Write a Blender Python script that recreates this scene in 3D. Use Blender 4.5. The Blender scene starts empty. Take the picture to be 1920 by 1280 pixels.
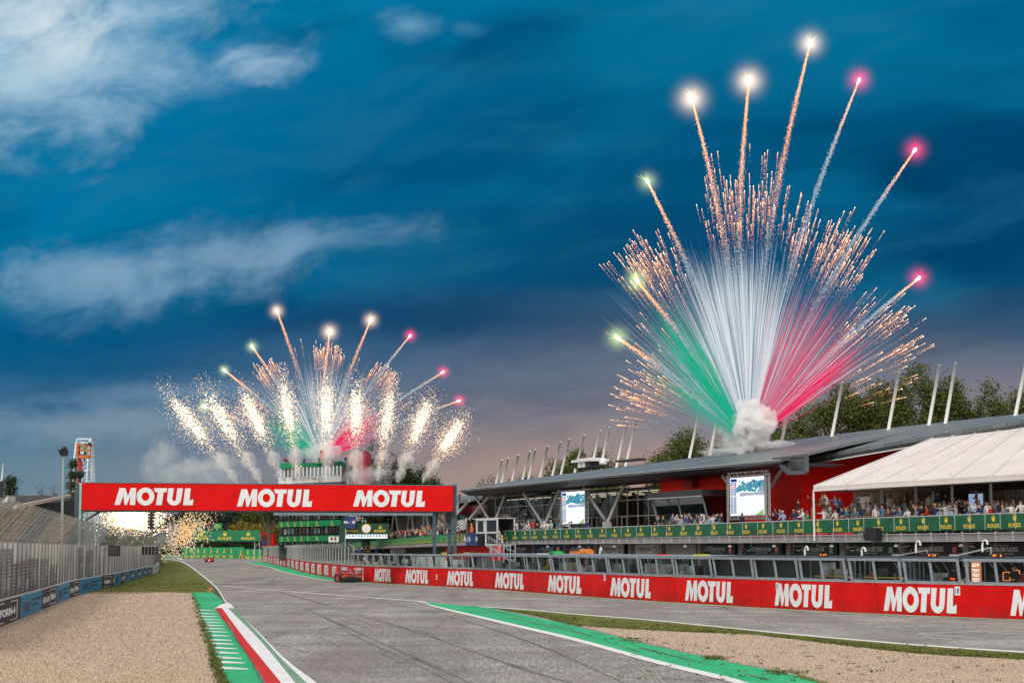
import bpy, bmesh, math, random
from mathutils import Vector, Matrix
from mathutils.geometry import tessellate_polygon
random.seed(7)
SC = bpy.context.scene
COL = SC.collection
R = math.radians
# ---------------------------------------------------------------- camera
F, CX, CY, HORIZ, EYE = 3400.0, 960.0, 640.0, 1028.0, 3.0
PITCH = math.atan((HORIZ - CY) / F)
cam_d = bpy.data.cameras.new('camera'); cam = bpy.data.objects.new('camera', cam_d); COL.objects.link(cam)
cam_d.sensor_width = 36.0; cam_d.lens = F / 1920 * 36; cam_d.clip_start = 0.5; cam_d.clip_end = 6000
cam.location = (0, 0, EYE); cam.rotation_euler = (R(90) + PITCH, 0, 0)
SC.camera = cam
SC.view_settings.view_transform = 'Standard'; SC.view_settings.look = 'None'
SC.view_settings.exposure = 0.0; SC.view_settings.gamma = 1.0
SC.cycles.max_bounces = 14; SC.cycles.diffuse_bounces = 2; SC.cycles.glossy_bounces = 3
SC.cycles.transparent_max_bounces = 24; SC.cycles.transmission_bounces = 3; SC.cycles.volume_bounces = 14
SC.cycles.use_adaptive_sampling = True; SC.cycles.adaptive_threshold = 0.02
SC.cycles.volume_max_steps = 128
SC.cycles.sample_clamp_indirect = 4

def lin(r, g, b):
    return tuple((c / 255 / 12.92 if c / 255 <= 0.04045 else ((c / 255 + 0.055) / 1.055) ** 2.4) for c in (r, g, b))

# ---------------------------------------------------------------- node helper
class NT:
    def __init__(s, tree): s.t = tree; s.n = tree.nodes; s.l = tree.links
    def node(s, typ, **kw):
        n = s.n.new(typ)
        for k, v in kw.items(): setattr(n, k, v)
        return n
    def put(s, sock, v):
        if isinstance(v, bpy.types.NodeSocket): s.l.new(v, sock)
        elif isinstance(v, (tuple, list)) and len(v) == 3 and sock.type == 'RGBA': sock.default_value = (*v, 1)
        else: sock.default_value = v
    def m(s, op, a, b=None, c=None, clamp=False):
        n = s.node('ShaderNodeMath', operation=op, use_clamp=clamp)
        s.put(n.inputs[0], a)
        if b is not None: s.put(n.inputs[1], b)
        if c is not None: s.put(n.inputs[2], c)
        return n.outputs[0]
    def ss(s, x, a, b):      # smooth step, 0 at a, 1 at b
        n = s.node('ShaderNodeMapRange', interpolation_type='SMOOTHSTEP')
        s.put(n.inputs[0], x); s.put(n.inputs[1], a); s.put(n.inputs[2], b); n.inputs[3].default_value = 0; n.inputs[4].default_value = 1
        return n.outputs[0]
    def mix(s, f, a, b):
        n = s.node('ShaderNodeMix', data_type='RGBA'); s.put(n.inputs[0], f); s.put(n.inputs[6], a); s.put(n.inputs[7], b)
        return n.outputs[2]
    def noise(s, vec, scale, detail=4, rough=0.55, dist=0.0):
        n = s.node('ShaderNodeTexNoise'); s.put(n.inputs['Vector'], vec)
        n.inputs['Scale'].default_value = scale; n.inputs['Detail'].default_value = detail
        n.inputs['Roughness'].default_value = rough; n.inputs['Distortion'].default_value = dist
        return n.outputs['Fac']
    def comb(s, x, y, z):
        n = s.node('ShaderNodeCombineXYZ'); s.put(n.inputs[0], x); s.put(n.inputs[1], y); s.put(n.inputs[2], z); return n.outputs[0]
    def ramp(s, f, stops):
        n = s.node('ShaderNodeValToRGB'); s.put(n.inputs[0], f); e = n.color_ramp.elements
        while len(e) > 1: e.remove(e[0])
        e[0].position = stops[0][0]; e[0].color = (*stops[0][1], 1)
        for p, c in stops[1:]:
            q = e.new(p); q.color = (*c, 1)
        return n.outputs[0]

# ---------------------------------------------------------------- world: storm sky
SUN_EL, SUN_AZ = R(38), R(192)      # behind the camera, to the left
W = bpy.data.worlds.new('World'); SC.world = W; W.use_nodes = True
w = NT(W.node_tree); w.n.clear()
tc = w.node('ShaderNodeTexCoord').outputs['Generated']
sep = w.node('ShaderNodeSeparateXYZ'); w.l.new(tc, sep.inputs[0])
dx, dy, dz = sep.outputs
yy = w.m('MAXIMUM', dy, 0.05)
A = w.m('DIVIDE', dx, yy); E_ = w.m('DIVIDE', dz, yy)
E_ = w.m('MINIMUM', E_, 3.0); A = w.m('MAXIMUM', w.m('MINIMUM', A, 3.0), -3.0)
n1 = w.noise(w.comb(w.m('MULTIPLY', A, 5.0), w.m('MULTIPLY', w.m('SUBTRACT', E_, w.m('MULTIPLY', A, 0.10)), 17.0), 0.3), 1.0, 5, 0.5, 0.4)
n2 = w.noise(w.comb(w.m('MULTIPLY', A, 20.0), w.m('MULTIPLY', w.m('SUBTRACT', E_, w.m('MULTIPLY', A, 0.15)), 34.0), 4.1), 1.0, 9, 0.62, 0.35)
n3 = w.noise(w.comb(w.m('MULTIPLY', A, 3.2), w.m('MULTIPLY', w.m('SUBTRACT', E_, w.m('MULTIPLY', A, 0.05)), 9.0), 9.0), 1.0, 3, 0.5, 0.2)
Ew = w.m('ADD', E_, w.m('MULTIPLY', w.m('SUBTRACT', n1, 0.5), 0.05))
left = w.ss(A, 0.10, -0.28)
baseL = w.ramp(w.m('MULTIPLY', Ew, 3.0), [(0.0, lin(128,142,150)), (0.13, lin(104,132,150)), (0.22, lin(66,112,146)), (0.30, lin(16,90,132)), (0.36, lin(0,88,134)), (0.50, lin(0,120,166)), (0.62, lin(0,110,158)), (0.75, lin(0,118,168)), (0.90, lin(4,132,180)), (1.0, lin(12,138,184))])
baseR = w.ramp(w.m('MULTIPLY', Ew, 3.0), [(0.0, lin(190,152,134)), (0.15, lin(172,143,132)), (0.22, lin(142,132,136)), (0.29, lin(104,112,130)), (0.36, lin(58,86,114)), (0.44, lin(10,74,112)), (0.60, lin(0,74,116)), (0.72, lin(0,80,122)), (0.85, lin(0,94,136)), (1.0, lin(0,110,154))])
col = w.mix(left, baseR, baseL)
dark = w.m('MULTIPLY', w.ss(n1, 0.50, 0.66), w.ss(E_, 0.06, 0.14))
col = w.mix(w.m('MULTIPLY', dark, w.m('SUBTRACT', 0.60, w.m('MULTIPLY', left, 0.38))), col, lin(0, 60, 100))
teal = w.m('MULTIPLY', w.ss(n3, 0.48, 0.66), w.ss(E_, 0.10, 0.16))
col = w.mix(w.m('MULTIPLY', teal, 0.42), col, lin(10, 126, 166))
n4 = w.noise(w.comb(w.m('MULTIPLY', A, 9.0), w.m('MULTIPLY', w.m('SUBTRACT', E_, w.m('MULTIPLY', A, 0.2)), 30.0), 7.7), 1.0, 7, 0.6, 0.3)
col = w.mix(w.m('MULTIPLY', w.ss(n4, .5, .72), .22), col, lin(50, 122, 156))
col = w.mix(w.m('MULTIPLY', w.ss(n4, .5, .3), .22), col, lin(0, 44, 84))
def blob(u, v, ru, rv, tilt, lo, hi, edge=0.55, wgt=0.5):
    a0, e0 = (u - 960) / 3400, (1028 - v) / 3370
    da = w.m('SUBTRACT', A, a0); de = w.m('SUBTRACT', w.m('SUBTRACT', E_, e0), w.m('MULTIPLY', da, tilt))
    x = w.m('DIVIDE', da, ru / 3400); y = w.m('DIVIDE', de, rv / 3400)
    r = w.m('SQRT', w.m('ADD', w.m('MULTIPLY', x, x), w.m('MULTIPLY', y, y)))
    f = w.m('SUBTRACT', 1.0, r)
    f = w.m('ADD', f, w.m('MULTIPLY', w.m('SUBTRACT', n2, 0.5), wgt * 5.5))
    return w.ss(f, lo, hi)
for (u, v, ru, rv, t, lo, hi, c, k) in [
        (20, 110, 420, 215, .30, -.15, 1.1, (172,202,220), .95), (60, 30, 170, 110, .0, 0, 1.2, (214,226,234), .85),
        (270, 150, 380, 90, .30, .0, 1.4, (140,178,206), .8), (470, 112, 140, 55, .0, .1, 1.1, (156,188,212), .85),
        (290, 500, 420, 95, .12, .0, 1.25, (138,170,196), .9), (150, 545, 340, 100, .10, .0, 1.2, (120,160,190), .6), (560, 455, 280, 50, .08, .0, 1.3, (120,158,188), .7),
        (765, 38, 90, 44, -.1, .1, 1.5, (120,170,200), .8), (870, 42, 60, 28, 0, .2, 1.6, (90,150,188), .6),
        (200, 800, 420, 50, .02, .0, 1.0, (138,158,172), .6), (1100, 700, 500, 60, .06, .0, 1.2, (108,122,142), .45),
        (300, 740, 330, 26, .06, .0, 1.0, (116,146,172), .5)]:
    col = w.mix(w.m('MULTIPLY', blob(u, v, ru, rv, t, lo, hi, wgt=.36), k), col, lin(*c))
for (u, v, ru, rv, t, c, k) in [(760, 600, 560, 70, -.02, (0,58,100), .6), (1250, 330, 420, 130, .1, (0,58,104), .45), (300, 690, 400, 35, .0, (20,84,124), .3)]:
    col = w.mix(w.m('MULTIPLY', blob(u, v, ru, rv, t, 0.0, 1.0, wgt=.14), k), col, lin(*c))
front = w.node('ShaderNodeBackground'); w.l.new(col, front.inputs[0]); front.inputs[1].default_value = 1.0
sky = w.node('ShaderNodeTexSky', sky_type='NISHITA', sun_disc=False, sun_elevation=SUN_EL, sun_rotation=SUN_AZ)
cl = w.noise(tc, 2.2, 5, 0.6, 0.3)
skym = w.mix(0.10, (0, 0, 0), sky.outputs[0])
over = w.mix(w.ss(cl, 0.40, 0.62), skym, (1.45, 1.36, 1.26))  # bright warm-white overcast out of view, shaped to light the ground
back = w.node('ShaderNodeBackground'); w.l.new(over, back.inputs[0]); back.inputs[1].default_value = 1.06
fm = w.m('MULTIPLY', w.ss(dy, 0.45, 0.80), w.m('SUBTRACT', 1.0, w.ss(E_, 0.42, 0.9)))
ms = w.node('ShaderNodeMixShader'); w.l.new(fm, ms.inputs[0]); w.l.new(back.outputs[0], ms.inputs[1]); w.l.new(front.outputs[0], ms.inputs[2])
wo = w.node('ShaderNodeOutputWorld'); w.l.new(ms.outputs[0], wo.inputs[0])
# ---------------------------------------------------------------- sun through thin cloud
sl = bpy.data.lights.new('sun', 'SUN'); sl.energy = 1.5; sl.angle = R(12); sl.color = (1.0, 0.93, 0.84)
sun = bpy.data.objects.new('sun', sl); COL.objects.link(sun)
sd = Vector((math.sin(SUN_AZ) * math.cos(SUN_EL), math.cos(SUN_AZ) * math.cos(SUN_EL), math.sin(SUN_EL)))
sun.rotation_euler = (-sd).to_track_quat('-Z', 'Y').to_euler(); sun.location = (0, 0, 50)

# ---------------------------------------------------------------- materials
MATS = {}
def base_mat(name):
    m = bpy.data.materials.new(name); m.use_nodes = True; n = NT(m.node_tree); n.n.clear()
    o = n.node('ShaderNodeOutputMaterial'); return m, n, o
def pm(name, rgb, rough=.65, var=.12, scale=1.5, metal=0.0, bump=0.0, emit=0.0, spec=.4, stain=None):
    if name in MATS: return MATS[name]
    m, n, o = base_mat(name)
    b = n.node('ShaderNodeBsdfPrincipled')
    tcn = n.node('ShaderNodeTexCoord').outputs['Object']
    f = n.noise(tcn, scale, 5, .6)
    c1 = tuple(min(1, x * (1 + var)) for x in rgb); c0 = tuple(x * (1 - var) for x in rgb)
    c = n.mix(n.ss(f, .3, .7), c0, c1)
    if stain: c = n.mix(n.m('MULTIPLY', n.ss(n.noise(tcn, scale * .37, 6, .65), .55, .75), stain[1]), c, stain[0])
    n.l.new(c, b.inputs['Base Color']); b.inputs['Roughness'].default_value = rough; b.inputs['Metallic'].default_value = metal
    b.inputs['Specular IOR Level'].default_value = spec
    if bump:
        bp = n.node('ShaderNodeBump'); bp.inputs['Strength'].default_value = bump; bp.inputs['Distance'].default_value = .03
        n.l.new(n.noise(tcn, scale * 12, 4), bp.inputs['Height']); n.l.new(bp.outputs[0], b.inputs['Normal'])
    if emit:
        n.l.new(c, b.inputs['Emission Color']); b.inputs['Emission Strength'].default_value = emit
        m.cycles.emission_sampling = 'NONE'
    n.l.new(b.outputs[0], o.inputs[0]); MATS[name] = m; return m
def em(name, rgb, s, sample=False):
    if name in MATS: return MATS[name]
    m, n, o = base_mat(name); e = n.node('ShaderNodeEmission'); e.inputs[0].default_value = (*rgb, 1); e.inputs[1].default_value = s
    n.l.new(e.outputs[0], o.inputs[0])
    if not sample: m.cycles.emission_sampling = 'NONE'
    MATS[name] = m; return m
def glass(name, tint, mixf=.25, rough=.05):
    m, n, o = base_mat(name)
    g = n.node('ShaderNodeBsdfGlossy'); g.inputs['Roughness'].default_value = rough; g.inputs[0].default_value = (.9, .95, 1, 1)
    t = n.node('ShaderNodeBsdfTransparent'); t.inputs[0].default_value = (*tint, 1)
    fr = n.node('ShaderNodeFresnel'); fr.inputs[0].default_value = 1.5
    k = n.m('ADD', n.m('MULTIPLY', fr.outputs[0], mixf), mixf * .25, clamp=True)
    x = n.node('ShaderNodeMixShader'); n.l.new(k, x.inputs[0]); n.l.new(t.outputs[0], x.inputs[1]); n.l.new(g.outputs[0], x.inputs[2])
    n.l.new(x.outputs[0], o.inputs[0]); MATS[name] = m; return m

# ---------------------------------------------------------------- mesh builder
class MB:
    def __init__(s): s.v = []; s.f = []; s.mi = []
    def add(s, vs, fs, mi=0):
        k = len(s.v); s.v += [tuple(x) for x in vs]; s.f += [tuple(i + k for i in f) for f in fs]; s.mi += [mi] * len(fs)
    def quad(s, a, b, c, d, mi=0): s.add([a, b, c, d], [(0, 1, 2, 3)], mi)
    def hexa(s, p, mi=0):   # 8 points: bottom 4 ccw, top 4
        s.add(p, [(3,2,1,0),(4,5,6,7),(0,1,5,4),(1,2,6,5),(2,3,7,6),(3,0,4,7)], mi)
    def box(s, x0, y0, z0, x1, y1, z1, mi=0):
        s.hexa([(x0,y0,z0),(x1,y0,z0),(x1,y1,z0),(x0,y1,z0),(x0,y0,z1),(x1,y0,z1),(x1,y1,z1),(x0,y1,z1)], mi)
    def obox(s, c, ax, ay, az, mi=0):   # centre and half axes
        c = Vector(c); ax = Vector(ax); ay = Vector(ay); az = Vector(az)
        s.hexa([c-ax-ay-az, c+ax-ay-az, c+ax+ay-az, c-ax+ay-az, c-ax-ay+az, c+ax-ay+az, c+ax+ay+az, c-ax+ay+az], mi)
    def bar(s, p, q, w, h=None, mi=0, up=(0,0,1)):   # rectangular bar between two points
        p = Vector(p); q = Vector(q); d = q - p
        if d.length < 1e-6: return
        dn = d.normalized(); u = Vector(up)
        if abs(dn.dot(u)) > .98: u = Vector((1, 0, 0))
        sx = dn.cross(u).normalized(); sz = sx.cross(dn)
        s.obox((p + q) / 2, sx * w / 2, d / 2, sz * (h or w) / 2, mi)
    def tube(s, pts, rad, n=8, mi=0, caps=True):
        pts = [Vector(p) for p in pts]; k0 = len(s.v); N = len(pts)
        rr = rad if isinstance(rad, (list, tuple)) else [rad] * N
        for i, p in enumerate(pts):
            d = (pts[min(i+1, N-1)] - pts[max(i-1, 0)]).normalized()
            u = Vector((0,0,1)) if abs(d.z) < .9 else Vector((1,0,0))
            a = d.cross(u).normalized(); b = d.cross(a)
            for j in range(n):
                t = 2 * math.pi * j / n; s.v.append(tuple(p + (a * math.cos(t) + b * math.sin(t)) * rr[i]))
        for i in range(N - 1):
            for j in range(n):
                j2 = (j + 1) % n
                s.f.append((k0+i*n+j, k0+i*n+j2, k0+(i+1)*n+j2, k0+(i+1)*n+j)); s.mi.append(mi)
        if caps:
            s.f.append(tuple(k0 + j for j in range(n))); s.mi.append(mi)
            s.f.append(tuple(k0 + (N-1)*n + j for j in range(n-1, -1, -1))); s.mi.append(mi)
    def lathe(s, c, prof, n=14, mi=0, axis='z'):
        k0 = len(s.v); c = Vector(c)
        for r, h in prof:
            for j in range(n):
                t = 2 * math.pi * j / n; x, y = r * math.cos(t), r * math.sin(t)
                s.v.append(tuple(c + (Vector((x, y, h)) if axis == 'z' else Vector((h, x, y)) if axis == 'x' else Vector((x, h, y)))))
        for i in range(len(prof) - 1):
            for j in range(n):
                j2 = (j+1) % n; s.f.append((k0+i*n+j, k0+i*n+j2, k0+(i+1)*n+j2, k0+(i+1)*n+j)); s.mi.append(mi)
        s.f.append(tuple(k0 + j for j in range(n-1, -1, -1))); s.mi.append(mi)
        s.f.append(tuple(k0 + (len(prof)-1)*n + j for j in range(n))); s.mi.append(mi)
    def poly2(s, loops, fn, mi=0):     # 2-D loops (outer, holes) mapped by fn(x, y)
        tris = tessellate_polygon([[Vector((x, y, 0)) for x, y in L] for L in loops])
        flat = [p for L in loops for p in L]
        s.add([fn(x, y) for x, y in flat], [tuple(t) for t in tris], mi)
    def build(s, name, mats, parent=None, smooth=False, loc=None):
        me = bpy.data.meshes.new(name)
        off = Vector(loc) if loc is not None else None
        vs = s.v if off is None else [tuple(Vector(v) - off) for v in s.v]
        me.from_pydata(vs, [], s.f)
        if not isinstance(mats, (list, tuple)): mats = [mats]
        for m in mats: me.materials.append(m)
        if len(mats) > 1: me.polygons.foreach_set('material_index', s.mi)
        if smooth: me.polygons.foreach_set('use_smooth', [True] * len(me.polygons))
        me.update()
        o = bpy.data.objects.new(name, me); COL.objects.link(o)
        if off is not None: o.location = off
        if parent is not None: o.parent = parent
        return o
def tag(o, label=None, cat=None, group=None, kind=None):
    if label: o['label'] = label
    if cat: o['category'] = cat
    if group: o['group'] = group
    if kind: o['kind'] = kind
    return o
def thing(name, label, cat, loc=(0,0,0), rz=0.0, group=None):
    o = bpy.data.objects.new(name, None); COL.objects.link(o); o.location = loc; o.rotation_euler = (0, 0, rz)
    o.empty_display_size = .2
    return tag(o, label, cat, group)
def part(mb, name, mats, par, smooth=False):
    """mesh given in world coordinates, hung under the thing"""
    o = mb.build(name, mats, None, smooth)
    o.parent = par
    M = Matrix.LocRotScale(par.location, par.rotation_euler, par.scale)
    if par.parent is not None: return o
    o.matrix_parent_inverse = M.inverted()
    return o
def copy_tree(o, parent=None, keep_labels=True):
    c = o.copy(); COL.objects.link(c)
    if parent is not None: c.parent = parent
    for ch in list(o.children): copy_tree(ch, c)
    return c
ORD = ['first','second','third','fourth','fifth','sixth','seventh','eighth','ninth','tenth','eleventh','twelfth','thirteenth','fourteenth','fifteenth','sixteenth','seventeenth','eighteenth','nineteenth','twentieth','twenty-first','twenty-second','twenty-third','twenty-fourth','twenty-fifth','twenty-sixth','twenty-seventh','twenty-eighth','twenty-ninth','thirtieth','thirty-first','thirty-second','thirty-third','thirty-fourth','thirty-fifth','thirty-sixth','thirty-seventh','thirty-eighth','thirty-ninth','fortieth','forty-first','forty-second','forty-third','forty-fourth','forty-fifth','forty-sixth','forty-seventh','forty-eighth','forty-ninth','fiftieth']

# ---------------------------------------------------------------- where a pixel of the photograph stands in the place
CP, SP = math.cos(PITCH), math.sin(PITCH)
def ray(u, v):
    x, y = (u - CX) / F, (CY - v) / F
    return Vector((x, CP - y * SP, SP + y * CP))
EYEV = Vector((0, 0, EYE))
def G(u, v, z=0.0):
    d = ray(u, v); return EYEV + d * ((z - EYE) / d.z)
def D(u, v, Y):
    d = ray(u, v); return EYEV + d * (Y / d.y)
def plane_hit(u, v, p, n):
    d = ray(u, v); return EYEV + d * ((Vector(p) - EYEV).dot(n) / d.dot(n))
NA = Vector((1, .4, 0)).normalized(); DA = Vector((-.4, 1, 0)).normalized(); A0 = Vector((79.2, 0, 0))
def LA(u, v, t=0.0): return plane_hit(u, v, A0 + NA * t, NA)
DB = (Vector((-34, 386, 0)) - Vector((-2.8, 205, 0))).normalized(); NB = Vector((DB.y, -DB.x, 0)); B0 = Vector((-2.8, 205, 0))
def LB(u, v, t=0.0): return plane_hit(u, v, B0 + NB * t, NB)
Z = Vector((0, 0, 1))
def flat(p, z): return Vector((p.x, p.y, z))

# ---------------------------------------------------------------- lettering
def arc(cx, cy, rx, ry, a0, a1, n=14): return [(cx + rx * math.cos(R(a0 + (a1-a0)*i/n)), cy + ry * math.sin(R(a0 + (a1-a0)*i/n))) for i in range(n+1)]
MOTUL = [
    [[(0,0),(.28,1),(.63,1),(.80,.50),(.97,1),(1.29,1),(1.25,0),(.92,0),(.96,.55),(.74,0),(.60,0),(.52,.55),(.33,0)]],
    [arc(1.86,.5,.54,.53,0,355,30), arc(1.86,.5,.235,.25,355,0,20)],
    [[(2.34,1),(3.17,1),(3.13,.76),(2.95,.76),(2.86,0),(2.50,0),(2.60,.76),(2.44,.76)]],
    [[(3.24,1),(3.17,.38)] + arc(3.60,.36,.43,.38,180,360,14) + [(4.04,.38),(4.12,1),(3.78,1),(3.72,.38)] + arc(3.60,.36,.115,.12,360,180,8) + [(3.48,.38),(3.58,1)]],
    [[(4.26,1),(4.60,1),(4.54,.27),(4.78,.36),(4.74,0),(4.15,0)]],
]
_tc = {}
def text2d(s, bold=.0):
    """outline of a text as (verts, faces), normalised to cap height 1"""
    k = (s, bold)
    if k in _tc: return _tc[k]
    cu = bpy.data.curves.new('t', 'FONT'); cu.body = s; cu.size = 1; cu.offset = bold; cu.resolution_u = 2; cu.fill_mode = 'FRONT'
    o = bpy.data.objects.new('t', cu); COL.objects.link(o)
    dg = bpy.context.evaluated_depsgraph_get(); me = o.evaluated_get(dg).to_mesh()
    vs = [(v.co.x, v.co.y) for v in me.vertices]; fs = [tuple(p.vertices) for p in me.polygons]
    o.evaluated_get(dg).to_mesh_clear(); bpy.data.objects.remove(o); bpy.data.curves.remove(cu)
    x0 = min(v[0] for v in vs); x1 = max(v[0] for v in vs); y0 = min(v[1] for v in vs); y1 = max(v[1] for v in vs); h = y1 - y0
    _tc[k] = ([((x-x0)/h, (y-y0)/h) for x, y in vs], fs, (x1-x0)/h); return _tc[k]
def put_text(mb, s, o, ax, up, h, width=None, mi=0, centre=True, bold=.02):
    vs, fs, wd = text2d(s, bold); o = Vector(o); ax = Vector(ax); up = Vector(up)
    kx = h if width is None else width / wd
    sh = wd * kx / 2 if centre else 0
    mb.add([o + ax * (x * kx - sh) + up * (y * h) for x, y in vs], fs, mi)
def put_motul(mb, fn, mi=0):
    for loops in MOTUL: mb.poly2(loops, fn, mi)
CROWN = [(-.30,0),(.30,0),(.34,.10),(.52,.62),(.30,.42),(.27,.88),(.12,.50),(0,1),(-.12,.50),(-.27,.88),(-.30,.42),(-.52,.62),(-.34,.10)]
def put_crown(mb, o, ax, up, h, wk=1.0, mi=0):
    o = Vector(o); ax = Vector(ax); up = Vector(up)
    mb.poly2([CROWN], lambda x, y: o + ax * (x * h * wk) + up * (y * h), mi)
    for x, y in ((.52,.66),(.27,.93),(0,1.06),(-.27,.93),(-.52,.66)):
        c = o + ax * (x*h*wk) + up * (y*h)
        mb.add([c + ax*(h*.07*math.cos(t*math.pi/3)) + up*(h*.07*math.sin(t*math.pi/3)) for t in range(6)], [tuple(range(6))], mi)
def put_rolex(mb, o, ax, up, w, h, mi=0):    # crown over the word, o = bottom centre
    put_text(mb, 'ROLEX', o, ax, up, h * .30, w, mi, bold=.035)
    put_crown(mb, Vector(o) + Vector(up) * h * .46, ax, up, h * .50, w / h * .62, mi)
# ================================================================ the ground
def catmull(P, n=8):
    P = [Vector(p) for p in P]; out = []
    Q = [P[0]*2 - P[1]] + P + [P[-1]*2 - P[-2]]
    for i in range(1, len(Q) - 2):
        for k in range(n):
            t = k / n; a, b, c, d = Q[i-1], Q[i], Q[i+1], Q[i+2]
            out.append(0.5 * ((2*b) + (c-a)*t + (2*a-5*b+4*c-d)*t*t + (3*b-a-3*c+d)*t**3))
    out.append(P[-1]); return out
def gpts(px, n=1):
    P = [G(u, v) for u, v in px]
    return catmull(P, n) if n > 1 else P
def sheet(name, pts, z, m, kind='structure', thick=0, parent=None):
    mb = MB(); tris = tessellate_polygon([[Vector((p.x, p.y, 0)) for p in pts]])
    # make every face look up
    vs = [(p.x, p.y, z) for p in pts]; fs = []
    for t in tris:
        a, b, c = (Vector(vs[i]) for i in t)
        fs.append(tuple(t) if (b-a).cross(c-a).z > 0 else tuple(reversed(t)))
    mb.add(vs, fs)
    if thick:
        n = len(pts); k = len(mb.v)
        low = [(p.x, p.y, z - thick) for p in pts]
        mb.add(vs + low, [(i, (i+1) % n, n + (i+1) % n, n + i) for i in range(n)])
    o = mb.build(name, m, parent)
    if kind: o['kind'] = kind
    return o
def strip_pts(L, Rr): return L + Rr[::-1]

def ground_mat(name, stops, scale, fine, streak=None, rough=.9, bump=.4, stretch=None):
    m, n, o = base_mat(name); b = n.node('ShaderNodeBsdfPrincipled'); tcn = n.node('ShaderNodeTexCoord').outputs['Object']
    fv = tcn
    if stretch:      # grit dragged out along the driving line
        mp0 = n.node('ShaderNodeMapping'); n.l.new(tcn, mp0.inputs[0]); mp0.inputs['Rotation'].default_value = (0, 0, R(18)); mp0.inputs['Scale'].default_value = (1.6, stretch, 1); fv = mp0.outputs[0]
    f = n.m('ADD', n.m('MULTIPLY', n.noise(fv, fine, 4, .75), .6), n.m('MULTIPLY', n.noise(tcn, scale, 6, .65), .4))
    c = n.ramp(f, stops)
    if streak:
        mp = n.node('ShaderNodeMapping'); n.l.new(tcn, mp.inputs[0]); mp.inputs['Rotation'].default_value = (0, 0, R(streak[0])); mp.inputs['Scale'].default_value = streak[1]
        s = n.noise(mp.outputs[0], 1.0, 6, .6, .3)
        c = n.mix(n.m('MULTIPLY', n.ss(s, streak[3], streak[4]), streak[5]), c, streak[2])
        mp2 = n.node('ShaderNodeMapping'); n.l.new(tcn, mp2.inputs[0]); mp2.inputs['Rotation'].default_value = (0, 0, R(streak[0] + 4)); mp2.inputs['Scale'].default_value = tuple(x * 3.1 for x in streak[1]); mp2.inputs['Location'].default_value = (31, 7, 0)
        s2 = n.noise(mp2.outputs[0], 1.0, 5, .65, .2)
        c = n.mix(n.m('MULTIPLY', n.ss(s2, .56, .70), streak[5] * .7), c, streak[2])
        s3 = n.noise(tcn, .09, 4, .6)
        c = n.mix(n.m('MULTIPLY', n.ss(s3, .45, .65), .35), c, tuple(x * 1.5 for x in streak[2]))
    n.l.new(c, b.inputs['Base Color']); b.inputs['Roughness'].default_value = rough; b.inputs['Specular IOR Level'].default_value = .25
    bp = n.node('ShaderNodeBump'); bp.inputs['Strength'].default_value = bump; bp.inputs['Distance'].default_value = .02
    n.l.new(n.noise(tcn, fine * 1.3, 3, .7), bp.inputs['Height']); n.l.new(bp.outputs[0], b.inputs['Normal'])
    n.l.new(b.outputs[0], o.inputs[0]); return m
M_TERR = ground_mat('meadow', [(.3, (.045,.06,.02)), (.6, (.08,.10,.03))], .4, 3)
M_ASPH = ground_mat('asphalt', [(.36, (.128,.117,.108)), (.5, (.278,.258,.240)), (.62, (.47,.44,.415))], .22, 8.0, stretch=.11, 
                    streak=(21, (.42, .02, 1), (.16,.138,.126), .42, .74, .7))
M_PITA = ground_mat('pit_asphalt', [(.34, (.15,.137,.135)), (.5, (.24,.222,.218)), (.64, (.35,.33,.32))], .25, 6.0)
M_GRAV = ground_mat('gravel', [(.34, (.33,.245,.175)), (.5, (.46,.35,.26)), (.66, (.56,.44,.34))], .3, 9.5, bump=1.0)
M_GRASS = ground_mat('turf', [(.36, (.045,.055,.010)), (.50, (.13,.135,.022)), (.64, (.24,.225,.055))], .6, 5.0, bump=1.0)
M_GREEN = ground_mat('green_paint', [(.36, (.018,.33,.13)), (.5, (.03,.43,.18)), (.66, (.07,.52,.25))], .5, 6.0, streak=(20, (.6,.1,1), (.02,.14,.07), .56, .75, .5), bump=.2)
M_GREENF = ground_mat('worn_green_paint', [(.36, (.10,.20,.13)), (.5, (.17,.30,.20)), (.66, (.26,.38,.28))], 1.0, 6.0, bump=.2)
M_WHITEP = ground_mat('white_paint', [(.3, (.50,.50,.50)), (.45, (.72,.72,.72)), (.6, (.80,.80,.80))], .8, 5.0, bump=.1)
M_REDP = ground_mat('red_paint', [(.36, (.42,.012,.015)), (.5, (.58,.02,.02)), (.66, (.66,.04,.04))], .8, 6.0, bump=.2)
M_ORANGEP = pm('orange_paint', (.55,.33,.08), .8); M_RUBBER = pm('tyre_rubber_mark', (.15,.137,.127), .85, .3, .5)

sheet('ground', [Vector(p) for p in ((-2500,-60,0),(2500,-60,0),(2500,5000,0),(-2500,5000,0))], -.012, M_TERR)
# asphalt of the straight: left edge as the white line runs, right edge far behind the pit building
LINE_R = [(606,1292),(594,1280),(531,1231),(475,1175),(425,1128),(403,1097),(371,1070.5),(350,1056),(335,1050.5),(310,1048),(250,1047),(150,1046.6)]
LINE_L = [(587,1292),(575,1280),(525,1234),(470,1178),(423,1129),(401,1098),(368,1070.6),(347,1056.2),(333,1050.8),(309,1048.4),(250,1047.3),(150,1046.9)]
lineR = gpts(LINE_R, 6); lineL = gpts(LINE_L, 6)
road = lineL + [Vector((-300, 700, 0)), Vector((60, 700, 0)), Vector((240, 60, 0)), Vector((60, 20, 0)), Vector((0, 20, 0))]
sheet('road', road, -.004, M_ASPH)
tl = strip_pts(lineL, lineR)
o = sheet('track_edge_line', tl, .010, M_WHITEP)
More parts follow.
